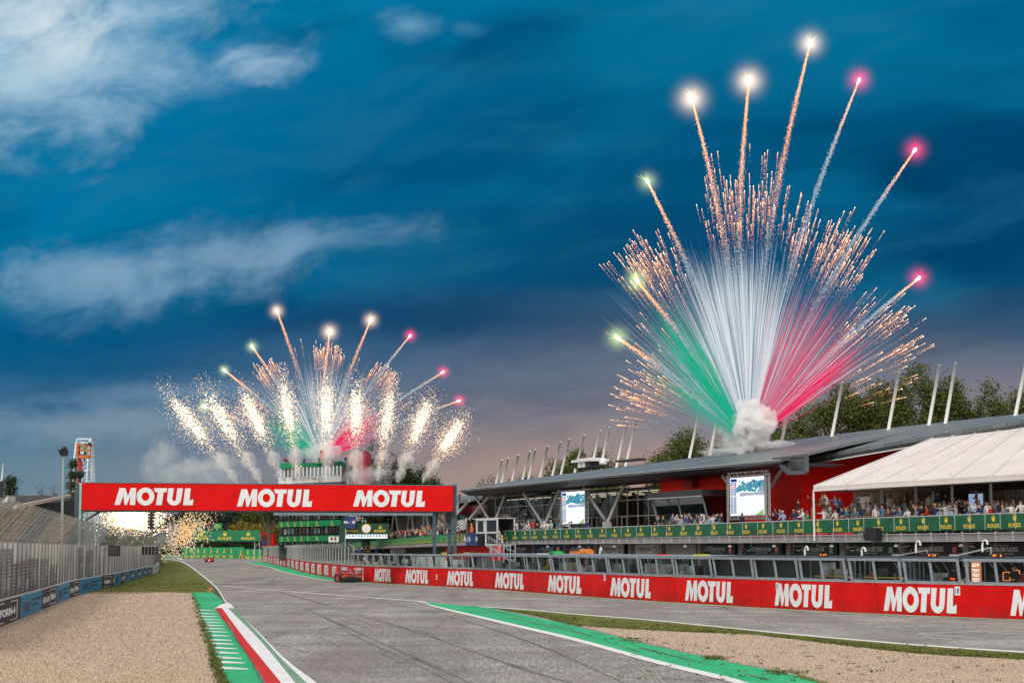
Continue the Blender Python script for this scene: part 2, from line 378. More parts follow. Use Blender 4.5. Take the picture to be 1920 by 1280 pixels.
# pit wall run
PW = [Vector(p) for p in ((37,61.5,0),(29.2,69.2,0),(21.8,78,0),(15.83,87.2,0),(10.8,98.7,0),(4.27,116.4,0),(-2.42,138.2,0),(-13.35,165.4,0),(-18.4,188.2,0),(-27.3,238,0),(-37.0,299.8,0),(-46,352,0),(-57,417,0))]
pw = catmull(PW, 12)
pwl = [0.0]
for i in range(1, len(pw)): pwl.append(pwl[-1] + (pw[i]-pw[i-1]).length)
def pw_at(s, off=0.0):
    s = max(0, min(pwl[-1] - 1e-4, s)); i = 0
    lo, hi = 0, len(pwl) - 1
    while hi - lo > 1:
        mid = (lo + hi) // 2
        if pwl[mid] <= s: lo = mid
        else: hi = mid
    t = (s - pwl[lo]) / (pwl[lo+1] - pwl[lo]); d = (pw[lo+1]-pw[lo]).normalized(); n = Vector((d.y, -d.x, 0))   # n points to the pit lane
    return pw[lo].lerp(pw[lo+1], t) + n * off, d, n
def pw_s(u, off=0.0):    # arc position where the column u of the photo meets the wall
    k = (u - CX) / F
    lo, hi = 0.0, pwl[-1]
    for _ in range(40):
        mid = (lo + hi) / 2; p = pw_at(mid, off)[0]
        if p.x / (p.y * CP + (1.4 - EYE) * SP) > k: lo = mid
        else: hi = mid
    return lo
def pw_strip(o0, o1, s0=0, s1=None, step=3.0):
    s1 = pwl[-1] if s1 is None else s1; n = max(2, int((s1-s0)/step)); a = []; b = []
    for i in range(n+1):
        s = s0 + (s1-s0)*i/n; a.append(pw_at(s, o0)[0]); b.append(pw_at(s, o1)[0])
    return strip_pts(a, b)
# green run-off along the wall, widening far away
n = 80; ga = []; gb = []; gc = []
for i in range(n+1):
    s = pwl[-1]*i/n; P, d, nn = pw_at(s)
    wd = .45 if P.y < 150 else .45 + min(1, (P.y-150)/35) * 1.5 + max(0, (P.y-200))/200*1.6
    ga.append(P + nn*.1); gb.append(P - nn*wd); gc.append(P - nn*(wd+.22))
sheet('wall_foot_green_strip', strip_pts(ga, gb), .006, M_GREEN); sheet('wall_foot_line', strip_pts(gb, gc), .008, M_WHITEP)
sheet('pit_lane', pw_strip(.1, 60, 0, None, 6.0), .002, M_PITA)
# left: gravel bed, turf, kerb apron
sheet('gravel_bed', gpts([(-160,1200),(0,1172),(79,1141),(150,1112),(195,1105),(360,1109),(364,1120),(372,1145),(385,1190),(398,1230),(412,1265),(425,1300),(-200,1300)]), .004, M_GRAV)
sheet('grass_verge', gpts([(190,1112),(240,1113),(300,1110),(362,1112),(398,1110.5),(404,1107),(402,1100),(370,1072),(348,1057),(333,1051.5),(310,1049),(296,1060),(285,1070),(240,1085),(180,1096),(140,1108),(160,1113)]), .008, M_GRASS)
sheet('distant_verge', gpts([(296,1060),(310,1049.5),(250,1048.2),(150,1048),(60,1060),(150,1085)]), .005, M_GRASS)
AP_L = [(358,1110),(364,1120),(369,1141),(375,1163),(387,1200),(397,1228),(409,1250),(419,1280),(424,1296)]
AP_R = [(398,1110),(421,1127),(404,1141),(437,1188),(466,1231),(494,1280),(504,1298)]
sheet('kerb_apron', gpts(AP_L) + gpts(AP_R)[::-1], .012, M_GREEN)
sheet('turf_end_patch', gpts([(387,1108),(397,1110),(398,1101),(391,1101.5)]), .016, pm('rust_earth', (.42,.16,.05), .9))
sw = MB()
ys = [455,475,492,510,527,545,563,582,605,630,652,678,705,735,762,797]
for i, y in enumerate(ys):
    v = 1000 + y/3.2; t = (y-455)/342
    ul = 369 + t*40 + (y>700)*0; ur = 404 + t*(466-404) - 1; hgt = 1.8 + 3.4*t
    a, b, c, d = G(ul, v), G(ul, v+hgt), G(ur, v+hgt*1.2), G(ur, v+hgt*.9)
    mid1, mid2 = G((ul+ur)/2, v+hgt*1.15), G((ul+ur)/2, v+hgt*.45)
    vs = [flat(p, .017) for p in (a, b, mid1, c, d, mid2)]
    sw.add(vs, [(0,1,2,5),(5,2,3,4)])
tag(sw.build('apron_stripes', M_WHITEP), kind='structure')
def kerb(name, Lp, Rp, m, z=.055):
    sheet(name, gpts(Lp, 5) + gpts(Rp, 5)[::-1], z, m, thick=.05)
kerb('red_kerb_strip', [(404,1141),(437,1188),(466,1231),(494,1280),(504,1298)], [(416,1141),(450,1188),(487,1234),(524,1280),(538,1298)], M_REDP)
kerb('white_kerb_strip', [(416.4,1141),(450.4,1188),(487.4,1234),(524.4,1280),(538.4,1298)], [(427,1141),(474,1188),(514,1234),(551,1280),(566,1298)], M_WHITEP, .052)
kerb('worn_green_kerb_strip', [(427.4,1141),(474.4,1188),(514.4,1234),(551.4,1280),(566.4,1298)], [(439,1141),(487,1192),(528,1237.5),(574,1282),(590,1298)], M_GREENF, .048)
sheet('kerb_nose', gpts([(402.5,1140.6),(415,1133),(424,1130),(432,1131.5),(439.5,1140.6)]), .030, M_WHITEP, thick=.03)
# right: green strip, its white lines, grass strip and gravel island
GU = [(800,1128.5),(850,1133),(900,1137),(960,1148),(1086,1175),(1183,1200),(1340,1235),(1476,1262),(1560,1283),(1620,1297)]
GL = [(800,1131),(840,1141),(880,1150),(980,1173),(1080,1196),(1232,1237),(1367,1269),(1400,1279),(1470,1297)]
gu = gpts(GU, 6); gl = gpts(GL, 6)
sheet('green_runoff_strip', gu + gl[::-1], .006, M_GREEN)
GL2 = [(798,1132),(838,1143.4),(878,1153),(977,1177),(1076,1200.6),(1226,1242.5),(1358,1275),(1388,1284),(1450,1303)]
sheet('runoff_edge_line', gl + gpts(GL2, 6)[::-1], .010, M_WHITEP)
UP = [(905,1136.4),(1000,1143),(1086,1151),(1205,1160),(1340,1173),(1480,1187),(1640,1201),(1780,1212),(1920,1221),(2060,1232)]
UP2 = [(905,1137.4),(1000,1144.2),(1086,1152.3),(1205,1161.5),(1340,1174.7),(1480,1189),(1640,1203.2),(1780,1214.3),(1920,1223.6),(2060,1234.8)]
sheet('straight_edge_line', gpts(UP, 4) + gpts(UP2, 4)[::-1], .010, M_WHITEP)
GRD = [(934,1141),(1010,1155),(1086,1173),(1259,1183),(1421,1190),(1557,1206),(1692,1222),(1800,1230),(1920,1236),(2060,1247)]
sheet('grass_strip', gpts([(912,1138.6)] + UP2[1:], 4) + gpts(GRD, 4)[::-1], .013, M_GRASS)
sheet('gravel_island', gpts([(1075,1169)] + GRD[3:], 4) + [G(2100,1300), G(1640,1300)] + gpts([(1570,1284),(1476,1260),(1340,1233),(1183,1197.5),(1120,1182)], 3), .009, M_GRAV)
sheet('grass_fringe', gpts([(1490,1262),(1530,1272),(1560,1281),(1552,1284),(1500,1271)]), .015, M_GRASS)
# crossing line, grid boxes and start line
def gline(name, px, wpx, z=.012, m=None):
    mb = MB()
    for a, b in zip(px, px[1:]):
        p, q = flat(G(*a), z), flat(G(*b), z); d = (q-p).normalized(); nn = Vector((d.y, -d.x, 0)) * wpx / 2
        vs = [p-nn, p+nn, q+nn, q-nn]
        if (vs[1]-vs[0]).cross(vs[2]-vs[0]).z < 0: vs = vs[::-1]
        mb.add(vs, [(0,1,2,3)])
    return tag(mb.build(name, m or M_WHITEP), kind='structure')
gline('crossing_line', [(400,1097),(470,1102.5),(540,1108),(612,1114),(700,1120.5),(784,1126.6),(800,1129.6)], .32)
gline('start_line', [(556,1110),(640,1106.5),(769,1103)], .22)
for px in ([(1721,1187.3),(1825.5,1184),(1925,1189)],[(1721,1188),(1845.5,1196.8)],[(1740,1165.3),(1840,1165.8)],[(1365,1154),(1421.6,1153)],[(1365,1141),(1404,1141.4)],[(1480,1139),(1560,1143)],[(1285,1136),(1345,1138.5)],[(1110,1124),(1190,1128)],[(1030,1133),(1130,1136)],[(960,1120),(1040,1123)],[(1205,1142),(1290,1147)]):
    gline('grid_box_line', px, .14)
for px in ([(1628,1166.7),(1739.5,1164.9)],[(1825,1185.6),(1925,1183.4)],[(1421.6,1153),(1524.7,1151.8)]): gline('yellow_grid_line', px, .12, .013, M_ORANGEP)
# tyre marks: dark rubber left on the line
tm = MB()
def mark(px, w, z):
    P = gpts(px, 8)
    for j, (a, b) in enumerate(zip(P, P[1:])):
        d = (b-a).normalized(); nn = Vector((d.y, -d.x, 0)); k = w * (.6 + .4*math.sin(j*.37+w*40))
        vs = [flat(a-nn*k, z), flat(a+nn*k, z), flat(b+nn*k, z), flat(b-nn*k, z)]
        if (vs[1]-vs[0]).cross(vs[2]-vs[0]).z < 0: vs = vs[::-1]
        tm.add(vs, [(0,1,2,3)])
mark([(1120,1292),(1010,1262),(900,1225),(800,1190),(700,1160),(600,1130),(520,1108)], .11, .001)
mark([(905,1290),(830,1255),(740,1215),(660,1180),(590,1148),(545,1128)], .10, .0015)
mark([(860,1285),(780,1245),(700,1208),(640,1178)], .05, .002)
mark([(700,1172),(660,1158),(650,1165),(690,1176)], .03, .0025); mark([(520,1192),(534,1184)], .05, .003); mark([(600,1180),(630,1172),(650,1172)], .03, .0032)
mark([(520,1078),(508,1090)], .12, .001); mark([(498,1075),(492,1086)], .10, .001)
mark([(720,1128),(860,1160),(1000,1205),(1150,1270),(1200,1295)], .07, .0035)
mark([(500,1292),(470,1240),(440,1195),(425,1160)], .03, .062); mark([(900,1140),(1000,1162),(1110,1192)], .04, .0195); mark([(960,1158),(1080,1186),(1200,1222)], .03, .0198); mark([(1200,1214),(1330,1246),(1440,1274)], .035, .0196)
for k in range(26):
    u0 = random.uniform(480, 1000); v0 = random.uniform(1100, 1250)
    a = random.uniform(-.1, .5); L = random.uniform(14, 60)
    mark([(u0, v0), (u0+L*.5, v0+L*a*.4), (u0+L, v0+L*a)], random.uniform(.012,.03), .004+k*.0001)
tag(tm.build('tyre_marks', M_RUBBER), kind='structure')
# loose stones that stand up out of the two gravel beds
def inside(p, P):
    c = False; j = len(P)-1
    for i in range(len(P)):
        if (P[i].y > p.y) != (P[j].y > p.y) and p.x < (P[j].x-P[i].x)*(p.y-P[i].y)/(P[j].y-P[i].y)+P[i].x: c = not c
        j = i
    return c
def pebble_mat():
    m, n, o = base_mat('pebbles'); b = n.node('ShaderNodeBsdfPrincipled'); g = n.node('ShaderNodeNewGeometry')
    c = n.ramp(g.outputs['Random Per Island'], [(0.0, (.07,.045,.03)), (.16, (.26,.18,.12)), (.4, (.44,.33,.24)), (.8, (.56,.43,.325)), (1.0, (.68,.57,.46))])
    n.l.new(c, b.inputs['Base Color']); b.inputs['Roughness'].default_value = .85; n.l.new(b.outputs[0], o.inputs[0]); return m
M_PEB = pebble_mat(); rp_ = random.Random(99)
def pebbles(poly, n, u0, u1, v0, v1, name):
    mb = MB(); k = 0
    while k < n:
        v = v0 + (v1-v0)*rp_.random(); u = rp_.uniform(u0, u1); p = G(u, v)
        k += 1
        if not inside(p, poly): continue
        r = rp_.uniform(.010,.021)*(1 + .010*max(0, p.y-45)); h = r*rp_.uniform(.7,1.3); a = rp_.uniform(0, 3.14); ca, sa = math.cos(a)*r, math.sin(a)*r
        mb.add([(p.x+ca,p.y+sa,0),(p.x-sa,p.y+ca,0),(p.x-ca,p.y-sa,0),(p.x+sa,p.y-ca,0),(p.x+ca*.2,p.y+sa*.2,h+.01)], [(0,1,4),(1,2,4),(2,3,4),(3,0,4)])
    tag(mb.build(name, M_PEB), kind='stuff')
pebbles(gpts([(0,1172),(79,1141),(150,1112),(195,1106),(358,1111),(364,1122),(372,1147),(385,1192),(398,1232),(414,1268),(424,1292),(-10,1292)]), 90000, -5, 425, 1110, 1288, 'pebbles')
pebbles(gpts([(1080,1172),(1259,1184),(1421,1191),(1557,1207),(1692,1223),(1800,1231),(1930,1237),(1930,1292),(1580,1290),(1476,1261),(1340,1234),(1183,1198)]), 80000, 1080, 1925, 1172, 1288, 'pebbles')
# loose weeds on the gravel edges
wd = MB()
def tuft(p, h, mb=None, n=7):
    for _ in range(n):
        a = random.uniform(0, 6.28); r = random.uniform(.02, .16); b = p + Vector((math.cos(a)*r, math.sin(a)*r, 0))
        t = b + Vector((random.uniform(-.1,.1), random.uniform(-.1,.1), h*random.uniform(.5,1))); s = Vector((math.cos(a+1.5), math.sin(a+1.5), 0))*.022
        (mb or wd).add([b-s, b+s, t], [(0,1,2)])
for _ in range(330):
    v = 1112 + 175*random.random()**.8; t = (v-1110)/170
    tuft(flat(G(360+56*t+random.gauss(0,3), v), .01), .10)
for _ in range(260):
    i = random.uniform(2, 9); a = GRD[int(i)]; b = GRD[min(9,int(i)+1)]; f = i-int(i)
    tuft(flat(G(a[0]+(b[0]-a[0])*f, a[1]+(b[1]-a[1])*f+random.gauss(0,.8)), .01), .10)
for _ in range(110): tuft(flat(G(random.uniform(1150,1900), random.uniform(1205,1280)), .01), .07, n=5)
for _ in range(160): tuft(flat(G(random.uniform(1090,1560), 0+1180) if False else G(*random.choice([(1340+random.gauss(0,12),1234+random.gauss(0,2)),(1183+random.gauss(0,20),1199+random.gauss(0,3)),(1476+random.gauss(0,20),1261+random.gauss(0,3))])), .01), .06, n=5)
tag(wd.build('weeds', pm('weed_green', (.09,.11,.02), .9, .4, 2)), kind='stuff')
gs = MB()   # blades standing in the two turf areas
for _ in range(5200):
    v = 1054 + 56*random.random(); u = random.uniform(200, 400)
    if v < 1111 and u < 340 + (v-1054)*1.05 and u > 292-(v-1058)*1.9: tuft(flat(G(u, v), .008), .05+.03*random.random(), gs, 3)
for _ in range(3800):
    i = random.uniform(.2, 8.9); k = int(i); f = i-k
    a = (UP2[k][0]+(UP2[k+1][0]-UP2[k][0])*f, UP2[k][1]+(UP2[k+1][1]-UP2[k][1])*f); b0 = (GRD[k][0]+(GRD[k+1][0]-GRD[k][0])*f, GRD[k][1]+(GRD[k+1][1]-GRD[k][1])*f)
    q = .3+.7*random.random(); tuft(flat(G(a[0]+(b0[0]-a[0])*q, a[1]+(b0[1]-a[1])*q), .013), .05, gs, 4)
tag(gs.build('grass', pm('grass_blades', (.14,.15,.03), .85, .5, 1.2)), kind='stuff')

# ================================================================ pit wall
M_RED = pm('red_wall_paint', (.70,.006,.006), .6, .06, .7, spec=.12, stain=((.36,.01,.01), .5)); M_WL = pm('white_lettering', (.78,.79,.80), .55, .05)
M_CONC = pm('pale_concrete', (.42,.40,.37), .85, .18, 1.1, bump=.4, stain=((.2,.19,.17), .5)); M_DCONC = pm('dark_concrete', (.16,.155,.15), .85, .2, 1)
M_STEEL = pm('grey_blue_steel', (.27,.32,.36), .45, .1, 2, metal=.3); M_LSTEEL = pm('light_steel', (.48,.50,.52), .4, .08, 2, metal=.4)
M_DARK = pm('near_black', (.018,.018,.02), .5, .3); M_GAL = pm('galvanised_steel', (.40,.40,.39), .5, .2, 4, metal=.5)
PWH = 1.42
def wall_red():
    m, n, o = base_mat('pit_wall_paint'); b = n.node('ShaderNodeBsdfPrincipled'); tcn = n.node('ShaderNodeTexCoord').outputs['Object']; sp = n.node('ShaderNodeSeparateXYZ'); n.l.new(tcn, sp.inputs[0])
    c = n.mix(n.ss(n.noise(tcn, .5, 4, .6), .35, .65), (.62,.005,.005), (.76,.012,.010))
    mp = n.node('ShaderNodeMapping'); n.l.new(tcn, mp.inputs[0]); mp.inputs['Scale'].default_value = (2.2, 2.2, .5)
    st = n.noise(mp.outputs[0], 1.6, 7, .7); low = n.ss(sp.outputs[2], .75, .05)
    c = n.mix(n.m('MULTIPLY', n.m('MULTIPLY', n.ss(st, .46, .62), low), .75), c, (.16,.03,.025))
    c = n.mix(n.m('MULTIPLY', n.ss(n.noise(tcn, 6, 6, .75), .62, .72), .5), c, (.30,.04,.035))
    wn = n.node('ShaderNodeTexWhiteNoise', noise_dimensions='1D'); n.l.new(n.m('FLOOR', n.m('MULTIPLY', sp.outputs[1], .27)), wn.inputs['W'])
    c = n.mix(n.m('MULTIPLY', wn.outputs['Value'], .22), c, (.42,.002,.002))
    n.l.new(c, b.inputs['Base Color']); b.inputs['Roughness'].default_value = .55; b.inputs['Specular IOR Level'].default_value = .12
    bp = n.node('ShaderNodeBump'); bp.inputs['Strength'].default_value = .5; bp.inputs['Distance'].default_value = .05; n.l.new(n.noise(tcn, 1.1, 3), bp.inputs['Height']); n.l.new(bp.outputs[0], b.inputs['Normal'])
    n.l.new(b.outputs[0], o.inputs[0]); return m
def wall_run(mb, s0, s1, off0, off1, z0, z1, mi=0, step=1.5):
    n = max(1, int((s1-s0)/step))
    for i in range(n):
        a, b = s0 + (s1-s0)*i/n, s0 + (s1-s0)*(i+1)/n
        p0, p1 = pw_at(a, off0)[0], pw_at(b, off0)[0]; q0, q1 = pw_at(a, off1)[0], pw_at(b, off1)[0]
        f = [(p0,z0),(p1,z0),(p1,z1),(p0,z1),(q0,z0),(q1,z0),(q1,z1),(q0,z1)]; V = [(p.x,p.y,zz) for p,zz in f]
        mb.add(V, [(1,0,3,2),(4,5,6,7),(3,7,6,2)] + ([(0,4,7,3)] if i == 0 else []) + ([(1,2,6,5)] if i == n-1 else []), mi)
pit_wall = thing('pit_wall', 'long curving red pit wall lettered in white, running beside the track', 'wall')
mb = MB(); wall_run(mb, 0, pwl[-1], 0, .28, 0, PWH); mb.build('wall_face', wall_red(), pit_wall)
for k in range(70):
    P, d, nn = pw_at(2 + k*4.85, -.005); mb = MB(); mb.quad(flat(P+d*.02,.02), flat(P-d*.02,.02), flat(P-d*.02,PWH-.01), flat(P+d*.02,PWH-.01)); mb.build('panel_joint', pm('joint_dark', (.20,.006,.006), .7), pit_wall)
mb = MB(); wall_run(mb, 0, pwl[-1], -.03, .32, PWH, PWH+.05); mb.build('coping', pm('coping_concrete', (.34,.33,.32), .8, .2, 2), pit_wall)
mb = MB(); wall_run(mb, 0, pwl[-1], -.004, -.0005, .42, .435); wall_run(mb, 0, pwl[-1], -.0045, -.0006, 1.12, 1.128); mb.build('board_seam', pm('dark_seam', (.25,.006,.006), .7), pit_wall)
SIGNS = [(1893,2040),(1656,1793),(1452,1560),(1284,1374),(1144,1220),(1027,1090),(928,982),(838,887),(760,803),(702,733),(664,682),(640,652),(622.7,631),(608,616),(595,602.5),(583.8,590.4),(573,579.6),(563,569),(554,559.6),(546,551),(539,543.5),(531.7,536),(525,529),(519,522.7),(513.7,517),(508,511),(502.5,506),(497.7,501),(493.5,496.7)]
for u0, u1 in SIGNS:
    s1, s0 = pw_s(u0), pw_s(u1)       # s grows away from the camera, i.e. to the left
    mb = MB()
    def fn(x, y):
        s = s1 + (s0 - s1) * x / 4.78; P, d, nn = pw_at(s, -.008); return (P.x, P.y, .155 + y * 1.10)
    put_motul(mb, fn); mb.build('lettering', M_WL, pit_wall)
for u, v, t in ((1458,1099,'17'),(1795,1107,'18'),(1134,1082,'16'),(819,1081,'15')):
    s = pw_s(u); P, d, nn = pw_at(s, -.012); mb = MB(); ax = -d
    zz = D(u, v, P.y).z
    mb.quad(*(P + ax*a*.16 + Z*(zz+b*.19) for a, b in ((-1,-1),(1,-1),(1,1),(-1,1))), mi=0)
    put_text(mb, t, P + Z*(zz-.12) - nn*.004, ax, Z, .24, .22, 1); mb.build('number_plate', [M_WL, M_DARK], pit_wall)
# ================================================================ pit building
M_REDW = pm('red_cladding', (.86,.018,.008), .6, .06, .4, spec=.12); M_ROOF = pm('roof_metal', (.15,.175,.185), .5, .12, .25, metal=.2); M_FASC = pm('dark_fascia', (.034,.030,.030), .5, .12, .4)
M_FASC2 = pm('grey_fascia', (.085,.095,.105), .5, .1, .4); M_BANN = pm('green_banner', (.004,.105,.045), .5, .22, 1.1, stain=((.05,.2,.1), .35)); M_GOLD = pm('gold_lettering', (.75,.55,.05), .5, .05)
M_BGREEN = pm('bright_green_banner', (.008,.26,.10), .55, .1, .5); M_BLUE = pm('navy_banner', (.012,.035,.14), .5, .1); M_WHITE = pm('white_enamel', (.72,.72,.71), .4, .05)
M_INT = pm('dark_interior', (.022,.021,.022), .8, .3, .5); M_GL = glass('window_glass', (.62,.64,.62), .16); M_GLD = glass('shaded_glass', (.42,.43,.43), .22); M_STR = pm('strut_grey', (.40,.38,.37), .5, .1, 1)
M_LAMP = em('strip_lamp', (1.0,.80,.55), 1.8); M_TENT = pm('tent_canvas', (.70,.645,.61), .7, .06, .35, spec=.2); M_GARD = pm('garage_dark', (.03,.032,.035), .6, .2)
FLOOR = 3.75
def la(s, t, z): p = A0 + DA*s + NA*t; return Vector((p.x, p.y, z))      # s along the building, t behind the balcony front
def sA(u, t=0.0, v=1000): p = LA(u, v, t); return (p - A0).dot(DA)
def lbox(mb, s0, s1, t0, t1, z0, z1, mi=0):
    mb.hexa([la(s1,t0,z0), la(s0,t0,z0), la(s0,t1,z0), la(s1,t1,z0), la(s1,t0,z1), la(s0,t0,z1), la(s0,t1,z1), la(s1,t1,z1)], mi)
def roof_mat():
    m, n, o = base_mat('seamed_roof'); b = n.node('ShaderNodeBsdfPrincipled'); tcn = n.node('ShaderNodeTexCoord').outputs['Object']; dt = n.node('ShaderNodeVectorMath', operation='DOT_PRODUCT'); n.l.new(tcn, dt.inputs[0]); dt.inputs[1].default_value = (-.371,.928,0)
    q = n.m('FRACT', n.m('MULTIPLY', dt.outputs['Value'], .55)); ln_ = n.ss(n.m('ABSOLUTE', n.m('SUBTRACT', q, .5)), .05, .02)
    wn = n.node('ShaderNodeTexWhiteNoise', noise_dimensions='1D'); n.l.new(n.m('FLOOR', n.m('ADD', n.m('MULTIPLY', dt.outputs['Value'], .55), .5)), wn.inputs['W'])
    c = n.mix(wn.outputs['Value'], (.125,.145,.152), (.175,.20,.21)); c = n.mix(n.m('MULTIPLY', n.ss(n.noise(tcn, .35, 7, .7), .5, .7), .5), c, (.09,.10,.10)); c = n.mix(n.m('MULTIPLY', ln_, .7), c, (.05,.055,.06))
    n.l.new(c, b.inputs['Base Color']); b.inputs['Roughness'].default_value = .45; b.inputs['Metallic'].default_value = .2; n.l.new(b.outputs[0], o.inputs[0]); return m
M_ROOF = roof_mat()
bld = thing('pit_building', 'long pit building with dark low roof, red cladding and glass hall above the garages', 'building')
sR, sK = sA(2080), sA(893)                    # right edge beyond the frame, and the kink by the control cabin
# balcony slab and gutter face
mb = MB(); lbox(mb, sR, sK, .25, 9.0, 3.50, FLOOR); lbox(mb, sR, sK, -.05, .25, 3.52, 4.02)
mb.build('balcony_slab', pm('slab_grey', (.27,.255,.25), .6, .2, .7), bld)
mb = MB(); s = sR
while s < sK: lbox(mb, s, s+.09, -.16, -.05, 3.50, 4.12); s += 1.8
lbox(mb, sR, sK, -.14, -.05, 3.98, 4.04); lbox(mb, sR, sK, -.14, -.05, 3.47, 3.515)
mb.build('gutter_brackets', M_LSTEEL, bld)
# banner along the railing with a lettering part for every emblem
def bandz(u, tp): return LA(u, (962 + (1920-u)*.0345) if tp else (991 + (1920-u)*.0222), 0).z
mb = MB(); n = 60; us = [2080 + (945-2080)*i/n for i in range(n+1)]
for a, b in zip(us, us[1:]):
    sa, sb = sA(a), sA(b)
    P = [la(sa,-.17,bandz(a,0)), la(sb,-.17,bandz(b,0)), la(sb,-.10,bandz(b,0)), la(sa,-.10,bandz(a,0))]
    Q = [la(sa,-.17,bandz(a,1)), la(sb,-.17,bandz(b,1)), la(sb,-.10,bandz(b,1)), la(sa,-.10,bandz(a,1))]
    mb.add(P+Q, [(4,5,6,7),(0,4,5,1),(2,6,7,3),(1,0,3,2)])
banner = thing('advertising_banner', 'dark green banner with gold crowns and wording hung on the balcony railing', 'banner')
mb.build('banner_cloth', M_BANN, banner)
mb = MB()
for a in range(0, 40):
    u = 2080 - a*28.5
    if u < 945: break
    s = sA(u); mb.bar(la(s,-.185,bandz(u,0)), la(s,-.185,bandz(u,1)+.04), .035)
mb.bar(la(sR,-.13,bandz(2080,1)+.05), la(sA(945),-.13,bandz(945,1)+.05), .07)
mb.build('railing', M_LSTEEL, banner)
EMB = [950.6,968.7,987.3,1005.8,1025.4,1045,1066,1087.5,1109.8,1132.5,1155.8,1180.8,1205,1231,1258.5,1285.7,1313.4,1343,1372.5,1403,1435,1468.5,1502,1537.5,1574.6,1613,1652,1694,1736,1779,1822.6,1868,1908,1950]
e0 = MB(); put_rolex(e0, (0,0,0), (1,0,0), (0,0,1), 1.30, .90); emb0 = None
for u in EMB:
    o = e0.build('emblem', M_GOLD, banner) if emb0 is None else emb0.copy()
    if emb0 is None: emb0 = o
    else: COL.objects.link(o)
    o.location = la(sA(u), -.19, bandz(u,0) + .12); o.rotation_euler = (0, 0, math.atan2(-DA.y, -DA.x))
# garages under the balcony
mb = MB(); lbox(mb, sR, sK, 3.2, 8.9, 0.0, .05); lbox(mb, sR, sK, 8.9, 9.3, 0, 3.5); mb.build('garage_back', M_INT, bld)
# bays: (u_left, u_right, board colour, text, number, plate colour)
BAYS = [(1690,1806,(.035,.035,.04),'GENESIS MAGMA RACING','17',(.4,.02,.02)), (1812,1960,(.035,.035,.04),'GENESIS MAGMA RACING','19',(.4,.02,.02)),
        (1586,1684,(.018,.06,.045),'HEART OF RACING TEAM','23',(.12,.2,.1)), (1487,1570,(.012,.055,.045),'HEART OF RACING TEAM','27',(.12,.2,.1)),
        (1396,1466,(.008,.06,.045),'ASTON MARTIN THOR TEAM','007',(.5,.03,.03)), (1315,1378,(.008,.06,.045),'ASTON MARTIN THOR TEAM','009',(.5,.03,.03)),
        (1238,1305,(.30,.29,.28),'','',None), (1186,1236,(.55,.54,.52),'CADILLAC','38',(.05,.2,.1)), (1122,1168,(.55,.54,.52),'CADILLAC','12',(.05,.2,.1)),
        (1061,1112,(.02,.07,.20),'PEUGEOT','93',(.9,.6,.02)), (1003,1054,(.02,.07,.20),'PEUGEOT','94',(.9,.6,.02)), (962,996,(.05,.05,.05),'TEAM','',None),
        (2070,1970,(.035,.035,.04),'GENESIS MAGMA RACING','',None)]
for i, (u0, u1, c, t, num, pc) in enumerate(BAYS):
    if u0 > u1: u0, u1 = u1, u0
    s1, s0 = sA(u0, 3.0), sA(u1, 3.0); ms_ = [pm('garage_board_%d' % (hash(c) % 997), c, .6, .15), M_WHITE, pm('plate_%d' % (hash(pc) % 997), pc or (.1,.1,.1), .5, .05), M_DARK]
    mb = MB(); lbox(mb, s0+.1, s1-.1, 3.0, 3.18, 2.05, 3.42)
    ax = -DA
    if t:
        L = s1 - s0; put_text(mb, t, la(s0 + L*.55, 2.985, 2.78), ax, Z, .34, min(L*.5, 3.6), 1 if c[0] < .3 else 3)
        mb.box(0,0,0,0,0,0) if False else None
        put_text(mb, 'RACING TEAM' if num else 'PIT', la(s0 + L*.55, 2.984, 2.62), ax, Z, .08, L*.3, 1 if c[0] < .3 else 3)
        if c[0] < .3:   # winged emblem
            for sg in (-1, 1):
                c0 = la(s0 + L*.88, 2.983, 2.86); mb.add([c0, c0 + ax*sg*.42 + Z*.12, c0 + ax*sg*.36 + Z*.03, c0 + ax*sg*.10 - Z*.10], [(0,1,2,3)] if sg > 0 else [(3,2,1,0)], 1)
        if num:
            c0 = la(s0 + L*.13, 2.96, 2.9)
            mb.obox(c0, ax*.32, NA*.02, Z*.30, 2); put_text(mb, num, c0 - NA*.025 - Z*.17, ax, Z, .34, .40, 1)
    mb.build('garage_sign', ms_, bld)
for u in (1689,1809,1578,1477,1387,1310,1180,1115,1058,999,1965,1237):
    mb = MB(); s = sA(u, 2.6); lbox(mb, s-.35, s+.35, 2.6, 3.6, 0, 3.5); mb.build('garage_pier', pm('pier_grey', (.20,.195,.20), .6, .15), bld)
for i, u in enumerate((1700,1760,1820,1880,1600,1650,1500,1545,1420,1335,1260)):
    s = sA(u, 1.5); mb = MB()
    mb.bar(la(s-1.6,.7,3.2-.05*(i%3)), la(s+1.8,1.9,3.05+.07*(i%4)), .05); mb.bar(la(s,.9,3.5), la(s,.9,2.9), .035)
    mb.build('service_pipe', M_GAL, bld)
for u in (1563,1684,1806,1372,1455,1288,1155,1090,1030):
    mb = MB(); c = la(sA(u,2.4),2.2,3.22); mb.lathe(c, [(.05,.10),(.15,.02),(.17,-.06),(.10,-.09)], 10)
    mb.build('bay_lamp', pm('lamp_white', (.8,.8,.78), .4, .02, emit=.35), bld)
# small number boxes on the piers
for i, u in enumerate((1589,1698,1822,1480,1392,1311)):
    mb = MB(); c = la(sA(u,2.0),2.0,3.17); mb.obox(c, -DA*.40, NA*.05, Z*.13, 0); put_text(mb, ('22-23','20-21','24','25-26','27','28')[i], c - NA*.055 - Z*.07, -DA, Z, .14, .5, 1)
    mb.build('number_box', [pm('dark_red_box', (.12,.01,.01), .5), M_WHITE], bld)
